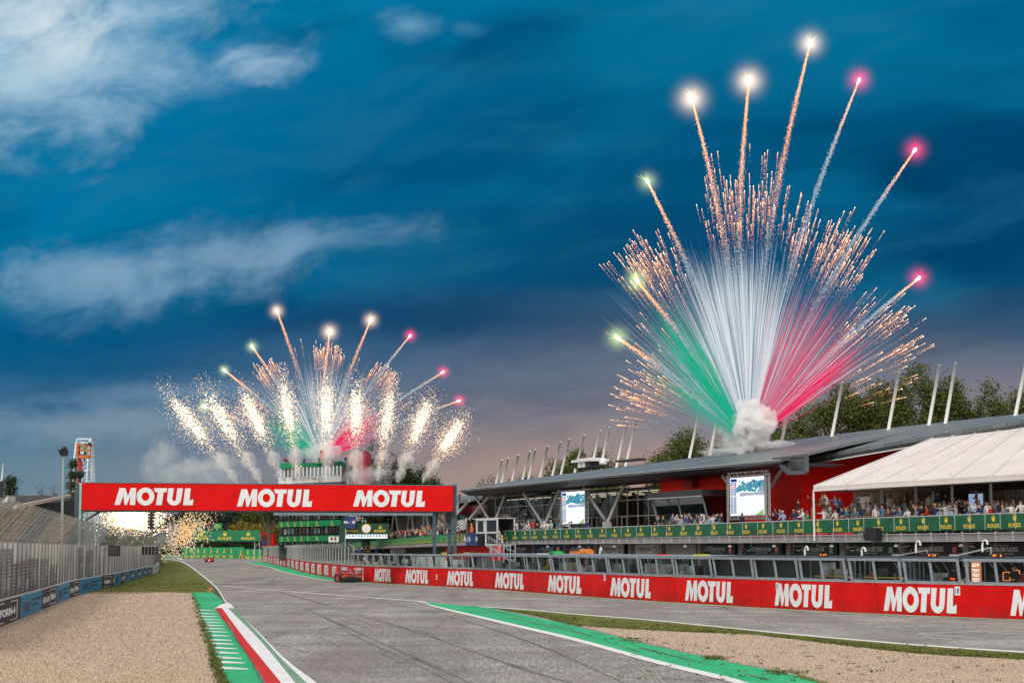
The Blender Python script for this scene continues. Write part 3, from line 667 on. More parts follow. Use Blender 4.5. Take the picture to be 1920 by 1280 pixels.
# upper floor: back slab, roof
EAVE = 3.0
def roofline(pts, t): return [LA(u, v, t) for u, v in pts]
front_hi = roofline([(862,918),(1220,883),(1457,862)], EAVE); front_lo = roofline([(869,930),(1220,898.7),(1468,875)], EAVE+1.2)
rear = roofline([(900,902),(1160,867.6),(1294.6,848),(1437,830)], 20.0)
zr = sum(p.z for p in rear)/len(rear); zh = sum(p.z for p in front_hi)/3; zl = sum(p.z for p in front_lo)/3
s_le = (front_hi[0]-A0).dot(DA); s_mid = sA(1462, EAVE, 862); s_re = sA(2100, 8, 790)
tf, zf = 9.0, 11.2
rz = lambda s, t: 0
def roof_prof(s): return 0
# main roof: thin slab from eave up to the rear edge
def slab(mb, s0, s1, prof, th, mi=0):     # prof: list of (t, z at s0, z at s1)
    for (t0, a0, b0), (t1, a1, b1) in zip(prof, prof[1:]):
        mb.hexa([la(s1,t0,b0-th), la(s0,t0,a0-th), la(s0,t1,a1-th), la(s1,t1,b1-th), la(s1,t0,b0), la(s0,t0,a0), la(s0,t1,a1), la(s1,t1,b1)], mi)
e_hi = [front_hi[2].z, front_hi[1].z, front_hi[0].z]; lo_ = [front_lo[2].z, front_lo[1].z, front_lo[0].z]; rr_ = [rear[3].z, rear[1].z, rear[0].z]
ss = [s_mid, sA(1220, EAVE, 883), s_le]
mb = MB()
for k in (0, 1):
    s0, s1 = ss[k], ss[k+1]
    kk = .42; m0 = e_hi[k]+(rr_[k]-e_hi[k])*kk+.12; m1 = e_hi[k+1]+(rr_[k+1]-e_hi[k+1])*kk+.12
    slab(mb, s0, s1, [(EAVE, e_hi[k], e_hi[k+1]), (10, m0, m1), (20, rr_[k], rr_[k+1])], .22)
mb.build('roof', M_ROOF, bld)
mb = MB()
for k in (0, 1):      # canted fascia below the eave
    s0, s1 = ss[k], ss[k+1]
    mb.hexa([la(s1,EAVE+1.2,lo_[k+1]), la(s0,EAVE+1.2,lo_[k]), la(s0,8.2,lo_[k]), la(s1,8.2,lo_[k+1]), la(s1,EAVE+.05,e_hi[k+1]-.222), la(s0,EAVE+.05,e_hi[k]-.222), la(s0,9.5,e_hi[k]-.222), la(s1,9.5,e_hi[k+1]-.222)])
mb.build('fascia', M_FASC, bld)
mb = MB(); mb.bar(la(ss[0],EAVE-.05,e_hi[0]-.02), la(ss[1],EAVE-.05,e_hi[1]-.02), .07); mb.bar(la(ss[1],EAVE-.05,e_hi[1]-.02), la(ss[2],EAVE-.05,e_hi[2]-.02), .07); mb.build('eave_trim', M_LSTEEL, bld)
# right-hand roof, rising
r2f = [LA(1462,860,EAVE+1.5), LA(1512,857,8), LA(1754,814.5,11), LA(1920,785.5,11), LA(2060,761,11)]; r2r = [LA(1437,830,20), LA(1500,822,20.5), LA(1666.7,802,21), LA(1920,774.6,21), LA(2060,759,21)]
mb = MB()
for k in range(4):
    a, b, c, d = r2f[k], r2f[k+1], r2r[k+1], r2r[k]; h = Z*.30
    mb.hexa([a-h, b-h, c-h, d-h, a, b, c, d])
mb.build('rising_roof', M_ROOF, bld)
mb = MB()
for k in range(1, 4):
    a, b = r2f[k] - Z*.31, r2f[k+1] - Z*.31; i = NA*.9
    mb.hexa([a-Z*.22+i*.2, b-Z*.22+i*.2, b-Z*.22+i*1.6, a-Z*.22+i*1.6, a, b, b+i*1.6, a+i*1.6])
mb.build('rising_fascia', M_FASC2, bld)
mb = MB()
for k in range(1, 4):
    a, b = r2f[k] - Z*.62 + NA*.12, r2f[k+1] - Z*.62 + NA*.12; mb.bar(a, b, .09)
mb.build('white_gutter', M_WHITE, bld)
# end box of the main eave (open steel bracket)
mb = MB(); c0 = LA(1475,868,EAVE+.6)
for (a, b) in (((1452,862),(1512,855)),((1478,886.0),(1512,885)),((1512,855),(1512,885)),((1463,868),(1480,886)),((1484,861),(1512,861))):
    mb.bar(LA(a[0],a[1],EAVE+.5), LA(b[0],b[1],EAVE+.5), .34)
mb.build('eave_bracket', M_FASC2, bld)
mb = MB(); P = [(1457,861),(1484,859),(1484,880),(1477,887)]
q = [LA(u,v,EAVE+.7) for u,v in P]; mb.hexa(q + [p + NA*1.5 for p in q]); mb.build('eave_end_plate', M_FASC2, bld)
# glass hall
T = 8.0; sg0, sg1 = sA(1239, T), sA(929, T)
ceil = min(lo_) + .05
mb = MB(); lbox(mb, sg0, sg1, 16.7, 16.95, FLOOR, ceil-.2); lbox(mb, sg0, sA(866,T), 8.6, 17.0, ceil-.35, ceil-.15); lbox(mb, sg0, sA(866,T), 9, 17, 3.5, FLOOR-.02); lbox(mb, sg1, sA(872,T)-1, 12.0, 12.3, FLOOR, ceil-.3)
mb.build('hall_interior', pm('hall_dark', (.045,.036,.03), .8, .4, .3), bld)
mb = MB()
for i in range(16):
    s = sg0 + 4 + i*(sg1-sg0-5)/15
    for t in (9.6, 12.2, 14.6): 
        if random.random() < .72: lbox(mb, s-1.5, s+1.2, t, t+.30, ceil-.52, ceil-.44)
mb.build('strip_lights', M_LAMP, bld)
mb = MB()      # warm lit counters and columns inside
for i in range(14):
    s = sg0 + 2 + i*(sg1-sg0-4)/13; lbox(mb, s-.2, s+.2, 12.0, 12.5, FLOOR, ceil-.4)
mb.build('hall_columns', pm('column_beige', (.13,.11,.09), .7), bld)
mb = MB(); lbox(mb, sg0, sg1, T+.02, T+.05, FLOOR+.5, ceil-.36); mb.build('hall_glazing', M_GL, bld)
mb = MB()
for i in range(19):
    s = sg0 + .1 + (sg1-sg0-.2)*i/18; lbox(mb, s-.05, s+.05, T-.08, T+.015, FLOOR, ceil-.36)
for zz in (FLOOR+.55, 6.35, 8.0): lbox(mb, sg0, sg1, T-.11, T-.085, zz-.05, zz+.05)
mb.build('glazing_bars', pm('mullion_beige', (.34,.31,.28), .5, .08), bld)
mb = MB(); lbox(mb, sg0, sg1, T-.02, T+.3, FLOOR, FLOOR+.5); mb.build('hall_plinth', pm('plinth', (.36,.34,.32), .7, .1), bld)
for u in (945, 1000, 1041, 1107, 1172):       # glazed doors
    s = sA(u, T-.1); mb = MB(); lbox(mb, s-.55, s+.55, T-.14, T-.12, FLOOR, 6.3, 1)
    for a in (-.6, .6): lbox(mb, s+a-.07, s+a+.07, T-.20, T-.12, FLOOR, 6.4)
    lbox(mb, s-.53, s+.53, T-.20, T-.12, 6.26, 6.4); mb.build('hall_door', [M_STR, M_GLD], bld)
# V struts
for a, b in (((892,930),(916,972)),((918,929),(880,973)),((947,928),(931,970)),((982,924),(1017,981)),((1050,916),(1022,983)),((1094,913),(1134.6,974)),((1170,909),(1140,977)),((1355,892),(1366,906)),((1468,878),(1443,914)),((862,925),(856,966)),((880,938),(858,962))):
    t0, t1 = 5.2, 5.2
    p, q = LA(a[0],a[1],t0), LA(b[0],b[1],t1); mb = MB(); mb.tube([p, q], .17, 8); mb.build('strut', M_STR, bld, smooth=True)
for u in (1020, 1138): mb = MB(); c = LA(u, 984, 5.2); mb.obox(c, DA*.45, NA*.3, Z*.35); mb.build('strut_foot', M_STR, bld)
# red cladding
s_a, s_b = sA(1475, T), sA(1239, T)
mb = MB(); lbox(mb, s_a, s_b, T, T+.4, FLOOR, 11.2)
mb.build('red_wall', M_REDW, bld)
T2 = 12.9; s_c = s_a - 2.6
mb = MB()
pr = la(s_a, T, 0); 
mb.hexa([la(s_a,T,FLOOR), la(s_c,T,FLOOR), la(s_c,T+4.9,FLOOR), la(s_a,T+4.9,FLOOR), la(s_a,T,r2f[1].z-.32), la(s_c,T,r2f[1].z-.32), la(s_c,T+4.9,r2f[1].z+.1), la(s_a,T+4.9,r2f[1].z+.1)])
hs = [(s_c, r2f[1].z+.15), (sA(1754,11,814), r2f[2].z+.0), (s_re-6, r2f[4].z-.1)]
for (a, za), (b, zb) in zip(hs, hs[1:]):
    mb.hexa([la(a,T2,FLOOR), la(b,T2,FLOOR), la(b,T2+.4,FLOOR), la(a,T2+.4,FLOOR), la(a,T2,za), la(b,T2,zb), la(b,T2+.4,zb), la(a,T2+.4,za)])
mb.build('red_end_wall', M_REDW, bld)
mb = MB()
for zz in (5.6, 7.3, 9.0): lbox(mb, s_a+.05, s_b, T-.012, T-.004, zz, zz+.03)
for zz in (5.6, 7.3, 9.0, 10.4): lbox(mb, sR, s_c-.05, T2-.012, T2-.004, zz, zz+.035)
mb.build('cladding_seams', pm('seam_dark', (.16,.004,.004), .7), bld)
# terrace floor behind right-hand balcony
mb = MB(); lbox(mb, sR, s_b, 9.0, T2+.2, 3.5, FLOOR-.01); mb.build('terrace_floor', M_CONC, bld)
# box window pushed out of the red wall
bx = thing('viewing_box', 'dark glazed viewing box with thick flat canopy projecting from the red wall', 'viewing box')
s0, s1 = sA(1337, 5), sA(1243, 5)
zt = LA(1290, 919, 4).z; zb_ = LA(1290, 931, 4).z
mb = MB(); lbox(mb, s0-.6, s1+.4, 3.6, 7.96, zb_, zt); mb.build('canopy', M_FASC, bx)
mb = MB(); lbox(mb, s0-.62, s1+.42, 3.56, 3.62, zb_-.06, zb_+.03); mb.build('canopy_edge', M_LSTEEL, bx)
mb = MB(); P = [la(s0,5.0,FLOOR), la(s1,5.0,FLOOR), la(s1,7.9,FLOOR), la(s0,7.9,FLOOR), la(s0,4.0,zb_-.07), la(s1+.2,4.0,zb_-.07), la(s1+.2,7.9,zb_-.07), la(s0,7.9,zb_-.07)]; mb.hexa(P)
mb.build('tinted_glazing', glass('tinted_glass', (.10,.10,.11), .30), bx)
mb = MB(); lbox(mb, s0, s1, 7.92, 7.96, FLOOR, zb_-.07); mb.build('back_panel', M_INT, bx)
mb = MB(); mb.bar(la(s0,4.96,FLOOR), la(s0,3.96,zb_-.07), .12); mb.bar(la(s1,4.96,FLOOR), la(s1+.2,3.96,zb_-.07), .12); mb.bar(la((s0+s1)/2,4.96,FLOOR), la((s0+s1)/2,3.96,zb_-.07), .07); mb.build('window_frame', M_STEEL, bx)
mb = MB()
for i in range(5): lbox(mb, s0+.7+i*.9, s0+1.1+i*.9, 7.4, 7.6, FLOOR+1.1+.2*(i%2), FLOOR+1.3+.2*(i%2))
mb.build('bar_lights', em('amber_lamp', (1,.6,.1), .5), bx)
un = MB(); c = LA(1295, 905, 7.6); un.obox(c, DA*.9, NA*.3, Z*.45); un.obox(c - NA*.32, DA*.3, NA*.02, Z*.3)
tag(un.build('air_unit', pm('unit_red', (.35,.01,.01), .6)), 'small red ventilation box on the red wall above the viewing box', 'air unit')

# poles leaning over the roof
POL = [((929.8,904.8),(941.3,862)),((940.4,902.7),(953.1,858.5)),((960,899.6),(972,852.3)),((980,896.5),(993.3,846)),((991.3,893.3),(1003.8,842.3)),((1013,890),(1026.7,836)),((1036.5,886),(1051,828)),((1052.7,883),(1067.7,823)),((1078.8,879),(1095.8,815)),((1109,874.6),(1125.6,806)),((1126.7,872.5),(1142.7,800.6)),((1157.3,867.3),(1175.6,790)),((1174.6,864),(1194,785)),((1294.6,847),(1313,761)),((1333,842),(1350.8,755)),((1420,832),(1434,741)),((1465.6,826),(1484.6,733)),((1560,814),(1579.6,716)),((1666,802),(1685.7,697)),((1742,792.5),(1761.7,684)),((1773,790),(1792,680)),((1904,776),(1930,650))]
for i, (a, b) in enumerate(POL):
    t = 19.6 if a[0] > 1290 or a[0] < 1200 else 19.6
    p = LA(a[0], a[1]+1.5, t); q = LA(b[0], b[1], t)
    mb = MB(); mb.tube([p - (q-p).normalized()*.6, q], [.155, .145], 8)
    o = mb.build('roof_pole', M_WHITE, None, True, loc=p)
    tag(o, '%s leaning white pole from the left along the rear edge of the pit roof' % ORD[i], 'pole', 'white poles leaning over the pit roof')
# roof cabin with dish
rc = thing('roof_cabin', 'small white rooftop cabin with a flat lid among the leaning poles', 'cabin', LA(1108, 878, 18.5))
mb = MB(); c = LA(1106, 871, 18.5); mb.obox(c, DA*2.3, NA*1.0, Z*.45, 0); mb.obox(c - NA*1.01 - DA*.3, DA*.5, NA*.01, Z*.33, 1); mb.obox(c - NA*1.01 + DA*.9, DA*.5, NA*.01, Z*.33, 1); part(mb, 'body', [M_DARK, M_WHITE], rc)
mb = MB(); c2 = LA(1106, 863.5, 18.5); mb.obox(c2, DA*2.8, NA*1.3, Z*.16); mb.obox(c2 + Z*.2, DA*2.0, NA*.9, Z*.08); part(mb, 'lid', M_WHITE, rc)
mb = MB(); c = LA(1131, 869, 18.4); mb.lathe(c, [(.45,-.1),(.5,.1),(.36,.6),(.1,.75)], 12); tag(mb.build('satellite_dome', M_WHITE, smooth=True), 'white dome beside the rooftop cabin', 'dome')
ro = MB(); c = LA(1182.5, 862.5, 15); ro.obox(c, DA*3, NA*.5, Z*.12); tag(ro.build('roof_hatch', M_FASC), 'low dark hatch on the roof ridge left of the smoke', 'hatch')
# coloured rim light of the screens on the fascia is left to the screens themselves

# ---------------------------------------------------------------- big screens
def screen(name, label, u0, u1, v0, v1, t, truss):
    ra, rb = LA(u0, v1, t), LA(u1, v1, t); z1 = LA((u0+u1)/2, v0, t).z; z0 = LA((u0+u1)/2, v1, t).z
    s1, s0 = (ra-A0).dot(DA), (rb-A0).dot(DA); root = thing(name, label, 'screen', la((s0+s1)/2, t, FLOOR))
    Wd, Hh = s1 - s0, z1 - z0
    P = lambda x, y, o=0: la(s1 - x*Wd, t - .001*o, z0 + y*Hh)
    mb = MB(); mb.hexa([P(0,0), P(1,0), P(1,0)+NA*.3, P(0,0)+NA*.3, P(0,1), P(1,1), P(1,1)+NA*.3, P(0,1)+NA*.3]); part(mb, 'cabinet', M_DARK, root)
    cs = [em('screen_white', (.86,.93,1), 1.25), em('screen_blue', (.10,.35,.75), 1.0), em('screen_teal', (.10,.42,.50), .8), em('screen_navy', (.02,.06,.35), .8), em('screen_red', (.9,.05,.05), .9), em('screen_grey', (.45,.5,.62), .9), em('screen_green', (.35,.6,.2), .9)]
    mb = MB(); rnd = random.Random(int(u0))
    mb.quad(P(.01,.01,10), P(.99,.01,10), P(.99,.99,10), P(.01,.99,10), 0)
    mb.poly2([[(.2,.72),(.3,.80),(.38,.92),(.46,.84),(.6,.86),(.68,.93),(.8,.88),(.99,.9),(.99,.62),(.7,.60),(.45,.66),(.2,.6)]], lambda x, y: P(x,y,20), 2)
    for k in range(46):
        x = rnd.uniform(.24,.95); y = rnd.uniform(.6,.88); w_ = rnd.uniform(.02,.07); mb.quad(P(x,y,30+k), P(x+w_*.7,y,30+k), P(x+w_*.7,y+w_,30+k), P(x,y+w_,30+k), rnd.choice((0,1,2,2,3,5)))
    mb.poly2([[(.3,.60),(.7,.58),(.99,.62),(.99,.50),(.7,.52),(.3,.5)]], lambda x, y: P(x,y,26), 5)
    for k in range(9):
        y = .10+k*.045; mb.poly2([[(.3,y),(.9,y+.16),(.9,y+.165),(.3,y+.008)]], lambda x, yy: P(x,yy,80+k), 5)
    mb.poly2([[(.75,.01),(.99,.01),(.99,.16)]], lambda x, y: P(x,y,90), 6)
    for k in range(17):
        y = .06 + k*.048; mb.quad(P(.05,y,95), P(.22,y,95), P(.22,y+.036,95), P(.05,y+.036,95), 4 if k == 14 else (6 if k == 9 else 3))
        mb.quad(P(.08,y+.012,99), P(.19,y+.012,99), P(.19,y+.022,99), P(.08,y+.022,99), 0)
    mb.quad(P(.06,.88,95), P(.24,.88,95), P(.24,.96,95), P(.06,.96,95), 3)
    part(mb, 'picture', cs, root)
    mb = MB()
    if truss:
        X0, X1, Y0, Y1 = -.06, 1.12, -.10, 1.07
        def lat(a, b, n, wv):
            a = Vector(a); b = Vector(b); wv = Vector(wv)
            mb.bar(a-wv, b-wv, .07); mb.bar(a+wv, b+wv, .07)
            for i in range(n):
                p0, p1 = a.lerp(b, i/n), a.lerp(b, (i+1)/n); mb.bar(p0-wv, p1+wv if i % 2 == 0 else p1-wv, .045); mb.bar(p0+wv, p1-wv, .045)
        lat(P(X0,Y0-.15), P(X0,Y1), 16, DA*.14); lat(P(X1,Y0-.15), P(X1,Y1), 16, DA*.14); lat(P(X0,Y1), P(X1,Y1), 10, Z*.16); lat(P(X0,-.05), P(X1,-.05), 10, Z*.14)
        lat(P(1.03,Y0-.15), P(1.03,Y1), 16, DA*.07)
    else:
        for x in (-.05, 1.04, 1.13): mb.bar(P(x,-.2), P(x,1.05), .06)
        for k in range(9): mb.bar(P(1.04,-.1+k*.12), P(1.13,-.04+k*.12), .04)
        mb.bar(P(-.05,1.03), P(1.13,1.03), .08)
    part(mb, 'truss', M_GAL, root)
screen('video_screen', 'large lit screen in a truss frame in front of the red wall', 1369, 1434.5, 893, 966, 3.8, True)
screen('video_screen', 'lit screen hanging before the glass hall showing a track view', 1053, 1097, 920.5, 982, 4.6, False)

# ---------------------------------------------------------------- white marquee at the right
tent = thing('marquee', 'long white marquee roof over the right-hand balcony terrace', 'marquee')
def LT(u, v, t): return LA(u, v, t)
ev0, ev1 = LA(1525, 912, -.3), LA(1920, 888.5, -.3); dz_ = (ev1.z-ev0.z)
rg0, rg1 = LA(1777, 810, 12.4), LA(1920, 793.5, 12.4)
def ext(p, q, k): return p + (q-p)*k
E0, E1 = ev0, ext(ev0, ev1, 1.25); R0, R1 = rg0, ext(rg0, rg1, 1.9)
mb = MB(); nx, ny = 30, 12
def surf(a, b):
    p = E0.lerp(E1, a).lerp(R0.lerp(R1, a), b)
    bay = (a * 7.2) % 1.0
    return p - Z * (.16 * math.sin(math.pi * b) * math.sin(math.pi * bay) * .4 + .05*math.sin(math.pi*b)*abs(math.sin(b*9)))
NXs = 58
for i in range(NXs):
    for j in range(ny):
        a0, a1, b0, b1 = i/NXs, (i+1)/NXs, j/ny, (j+1)/ny
        mb.quad(surf(a0,b0), surf(a1,b0), surf(a1,b1), surf(a0,b1))
# back slope and underside sag give it depth
back = NA*.4 - Z*.6
mb.quad(R0, R1, R1+back, R0+back); part(mb, 'canopy', M_TENT, tent)
mb = MB(); mb.add([E0+Z*.02, E1+Z*.02, E1-Z*.30, E0-Z*.30], [(3,2,1,0)]); mb.add([E0+Z*.02, E0-Z*.3, E0-Z*.3+NA*.04, E0+Z*.02+NA*.04], [(0,1,2,3)]); mb.bar(E0-Z*.32, E1-Z*.32, .10); part(mb, 'valance', M_TENT, tent)
mb = MB()
for k in range(8):
    a = k/7.2
    if a > 1: break
    p, q = surf(a, .0)+Z*.05, surf(a, 1)+Z*.05; mb.tube([p, surf(a,.5)+Z*.06, q], .035, 5)
    if k: mb.bar(p+Z*-.25, p+Z*.55, .05); mb.bar(p+Z*.25-DA*.22, p+Z*.25+DA*.22, .04)
part(mb, 'keder_bars', M_WHITE, tent)
for k in range(0, 8):
    a = k/7.2
    if a > 1: break
    e = E0.lerp(E1, a); b = flat(e, 3.6 if k == 0 else FLOOR)
    mb = MB(); mb.bar(b + (Vector((0,0,0)) if k == 0 else NA*3.2), e - Z*.3 + (Vector((0,0,0)) if k == 0 else NA*3.2), .13 if k == 0 else .16); part(mb, 'leg', M_WHITE if k == 0 else M_GAL, tent)
mb = MB(); mb.bar(E0-Z*.3, E0-Z*.3+NA*9, .12); mb.bar(E0+NA*3.2-Z*.2, E1+NA*3.2-Z*.2, .14); part(mb, 'eave_rail', M_GAL, tent)
# room under the marquee: back wall with curtains
bk = thing('hospitality_room', 'dim hospitality room with brown curtains beneath the white marquee', 'room')
sq0 = sA(1600, 8.5); mb = MB(); lbox(mb, sR, sq0, 8.6, 8.9, FLOOR, 8.2); part(mb, 'back_wall', pm('room_brown', (.055,.03,.018), .8, .4, .4), bk)
cuM = [pm('bronze_curtain', (.17,.085,.035), .6, .4, 1.5), pm('black_curtain', (.02,.016,.018), .6), pm('grey_curtain', (.22,.19,.18), .6, .3), pm('brown_curtain', (.09,.035,.018), .6, .3, 1)]
def curtain(u0, u1, mi, t=8.2, top=7.2):
    a, b = sA(u1, t), sA(u0, t); mb = MB(); n = int((b-a)/.13)+1; pts = []
    for i in range(n+1): pts.append(la(a+(b-a)*i/n, t + (.09 if i % 2 else -.05) + .04*math.sin(i*1.7), 0))
    for i in range(n): mb.quad(flat(pts[i+1], FLOOR+.1), flat(pts[i], FLOOR+.1), flat(pts[i], top), flat(pts[i+1], top))
    part(mb, 'curtain', cuM[mi], bk)
for c in ((1604,1634,2),(1634,1637,1),(1668,1702,0),(1704,1760,0),(1762,1785,3),(1788,1816,1),(1830,1852,3),(1862,1886,0),(1886,1990,2),(1718,1728,0)): curtain(*c)
mb = MB()
for u in (1637.5, 1659, 1700, 1765, 1825, 1858, 1605): s = sA(u, 7.9); lbox(mb, s-.12, s+.12, 7.8, 8.0, FLOOR, 7.4)
part(mb, 'posts', pm('post_dark', (.07,.065,.06), .6), bk)
mb = MB(); lbox(mb, sA(1844,7.7), sA(1818,7.7), 7.7, 7.75, 5.7, 7.0); part(mb, 'television', em('tv_blue', (.35,.5,.75), .7), bk)
mb = MB()
for i in range(60):
    s = sA(1960, 5.5) + i*.16; mb.bar(la(s,5.5,FLOOR), la(s,5.5,FLOOR+1.05), .03)
mb.bar(la(sA(1960,5.5),5.5,FLOOR+1.07), la(sA(1960,5.5)+9.6,5.5,FLOOR+1.07), .06); part(mb, 'inner_railing', M_GAL, bk)
dk = MB(); c = LA(1637, 1001, -.4); dk.obox(c, DA*.75, NA*.25, Z*.45); dk.obox(c+DA*.5-Z*.05, DA*.35, NA*.28, Z*.25)
tag(dk.build('loudspeaker', M_DARK), 'black box speaker hanging under the green banner', 'speaker')
# ================================================================ units standing on the pit wall
M_STEEL2 = pm('pale_blue_steel', (.33,.37,.39), .5, .1)
GLZ = glass('stand_glass', (.80,.87,.85), .10)
FR = [(1814,1930,0,0),(1698,1802,0,1),(1596,1692,0,2),(1503,1588,0,3),(1418,1498,1,4),(1341.5,1414,1,5),(1270,1336,0,6),(1204,1266,0,7),(1144,1200,0,8),(1089,1141,0,9),(1038,1085.6,0,10),(990,1034.6,0,11),(928,986,0,12),(889,927,0,13),(850,888,0,14),(812,847,0,15),(777,810,0,16),(748,775,0,17),(718,746,0,18),(690,716,0,19),(661,688,0,20),(1936,2050,0,21)]
FR.sort(key=lambda f: -f[0])
def fr_add(mb, s0, s1, z0, z1, w, lean=.16):
    """frame between arc positions, top leaning over the wall towards the track"""
    def P(s, z, o=0): b = pw_at(s, .02 + o)[0]; k = (z - z0)/(z1 - z0); b = b - pw_at(s)[2]*lean*k; return Vector((b.x, b.y, z))
    return P
FILL = [pm('cabinet_white', (.60,.62,.60), .5, .05), pm('cabinet_cream', (.50,.44,.34), .6), M_DARK, pm('cabinet_mint', (.42,.55,.50), .5), pm('monitor_dark', (.03,.04,.05), .2), pm('cabinet_red', (.35,.02,.02), .5), pm('cabinet_blue', (.03,.06,.16), .5), M_GAL]
FILLDESC = {0:'dark monitors inside and an orange test board hung at its left', 1:'red-lit desk and spare wheels inside', 2:'yellow-edged navy desk inside', 3:'silver drum and yellow-edged navy desk inside', 4:'black screens filling both panes, second of the black pair', 5:'black screens filling both panes, first of the black pair', 6:'pale cabinets and a yellow lid on top', 7:'tan notice board inside', 8:'tan canopy and white boxes inside', 9:'white box and cables inside', 10:'yellow plate and dark screens inside', 11:'pale fridge inside', 12:'stair foot behind it', 13:'black chairs inside', 14:'two white doors filling the panes', 15:'a standing mannequin-like white coat inside', 16:'white door and dark gap', 17:'pale mint door', 18:'dark gap and a person behind', 19:'grey netting behind', 20:'plain clear panes at the end of the row', 21:'nothing but dark desks, beyond the orange board'}
ORDF = {f[3]: i for i, f in enumerate(FR)}
for u0, u1, dark, k in FR:
    s1, s0 = pw_s(u0, .02), pw_s(u1, .02); z0, z1 = PWH + .06, 2.50; 
    mid = pw_at((s0+s1)/2, .3)[0]
    root = thing('pit_stand', 'glazed grey pit-wall stand, ' + ORD[ORDF[k]] + ' from the right, ' + ('black panes' if dark else 'clear panes'), 'pit stand', (mid.x, mid.y, PWH), 0, 'glazed stands along the top of the pit wall')
    P = fr_add(None, s0, s1, z0, z1, .1)
    wsm = .115 if k < 12 else .075
    mb = MB()
    for s in (s0+.06, s1-.06, (s0+s1)/2): mb.bar(P(s,z0), P(s,z1), wsm if s != (s0+s1)/2 else wsm*.85, wsm)
    mb.bar(P(s0,z1), P(s1,z1), .15, .13); mb.bar(P(s0,z0+.03), P(s1,z0+.03), .10, .10); part(mb, 'frame', M_STEEL if k < 14 else M_STEEL2, root)
    mb = MB(); mb.quad(P(s1-.1,z0+.05,.03), P(s0+.1,z0+.05,.03), P(s0+.1,z1-.05,.03), P(s1-.1,z1-.05,.03)); part(mb, 'pane', GLZ, root)
    dep = 1.5
    def Q(s, o, z): b = pw_at(s, o)[0]; return Vector((b.x, b.y, z))
    if k not in (17,18,19,20,16,15):
        mb = MB(); mb.hexa([Q(s0,-.14,z1+.05), Q(s1,-.14,z1+.05), Q(s1,dep,z1+.12), Q(s0,dep,z1+.12), Q(s0,-.14,z1+.09), Q(s1,-.14,z1+.09), Q(s1,dep,z1+.16), Q(s0,dep,z1+.16)])
        part(mb, 'roof', M_DARK if (dark or k < 4) else M_STEEL, root)
    for s in (s0+.03, s1-.03):
        mb = MB()
        if not dark:
            for oo in (.55, 1.15): mb.bar(Q(s,oo,.9), Q(s,oo,z1+.05), .06)
            mb.bar(Q(s,.05,z1), Q(s,1.2,z1+.05), .06); mb.bar(Q(s,.05,1.6), Q(s,1.2,1.6), .04); part(mb, 'side_frame', M_STEEL, root); continue
        mb.hexa([Q(s-.02,.1,.9), Q(s+.02,.1,.9), Q(s+.02,dep,.9), Q(s-.02,dep,.9), Q(s-.02,0,z1+.03), Q(s+.02,0,z1+.03), Q(s+.02,dep if dark or k<4 else .5,z1+.03), Q(s-.02,dep if dark or k<4 else .5,z1+.03)])
        part(mb, 'side_panel', M_DARK if dark else M_STEEL, root)
    mb = MB(); rnd = random.Random(k*7+3)
    if dark: mb.hexa([Q(s0+.1,.25,.9), Q(s1-.1,.25,.9), Q(s1-.1,.35,.9), Q(s0+.1,.35,.9), Q(s0+.1,.15,z1), Q(s1-.1,.15,z1), Q(s1-.1,.25,z1), Q(s0+.1,.25,z1)], 2)
    else:
        for j in range(5):
            c = s0 + (s1-s0)*(.12+.17*j+rnd.uniform(0,.06)); wv = (s1-s0)*rnd.uniform(.06,.10); top = rnd.uniform(1.7, 2.15); typ = rnd.choice((0,1,2,3,4,4,7) if k > 5 else (2,4,4,6,5,7))
            if k in (14,16,17): typ, top, wv = (0,0,3,2,0)[j], 2.35, (s1-s0)*.095
            o = rnd.uniform(.7, 1.3); mb.hexa([Q(c-wv,o,.8), Q(c+wv,o,.8), Q(c+wv,o+.4,.8), Q(c-wv,o+.4,.8), Q(c-wv,o,top), Q(c+wv,o,top), Q(c+wv,o+.4,top), Q(c-wv,o+.4,top)], typ)
            if rnd.random() < .5: mb.bar(Q(c-wv,o-.1,top+.05), Q(c+wv*1.5,o+.2,2.4), .03, mi=7)
    part(mb, 'equipment', FILL, root)
    if k in (2, 3):
        mb = MB(); mb.bar(Q(s0+.3,.6,1.66), Q(s1-.3,.6,1.66), .05); mb.tube([Q(s1-1.1,.6,1.68), Q(s1-.8,.6,1.9), Q(s0+.9,.6,2.35)][:2], .025, 5); part(mb, 'desk_edge', pm('yellow_trim', (.7,.55,.03), .5), root)
    if k == 3:
        mb = MB(); c = Q((s0+s1*2)/3, .8, 1.7); mb.lathe(c, [(.30,0),(.34,.3),(.34,.62),(.1,.68)], 14); part(mb, 'drum', M_LSTEEL, root)
    if k == 1:
        for f in (.18, .30):
            mb = MB(); c = Q(s0+(s1-s0)*f, .7, 1.95 if f < .2 else 1.7); mb.lathe(c, [(.1,-.1),(.24,-.1),(.28,-.05),(.28,.05),(.24,.1),(.1,.1)], 16, axis='y'); part(mb, 'wheel', M_DARK, root)
        mb = MB(); mb.obox(Q(s0+(s1-s0)*.28,.5,1.66), pw_at(s0)[1]*.15, pw_at(s0)[2]*.02, Z*.03); part(mb, 'desk_readout', em('red_readout', (1,.06,.01), 2), root)
    if k == 0:
        mb = MB()
        for f in (.45,.46): pass
        c = Q(s0+(s1-s0)*.5, .9, 2.1); ax = pw_at(s0)[1]
        for a, b, cc, d in ((-.3,-.28,.25,.25),(.22,-.3,.25,.18)):
            for p, q in (((-1,-1),(1,-1)),((1,-1),(1,1)),((1,1),(-1,1)),((-1,1),(-1,-1))):
                mb.bar(c + ax*(a+cc*.7*p[0]) + Z*(b+d*p[1]), c + ax*(a+cc*.7*q[0]) + Z*(b+d*q[1]), .035)
        part(mb, 'orange_lamps', em('orange_glow', (1,.28,.08), 1.1), root)
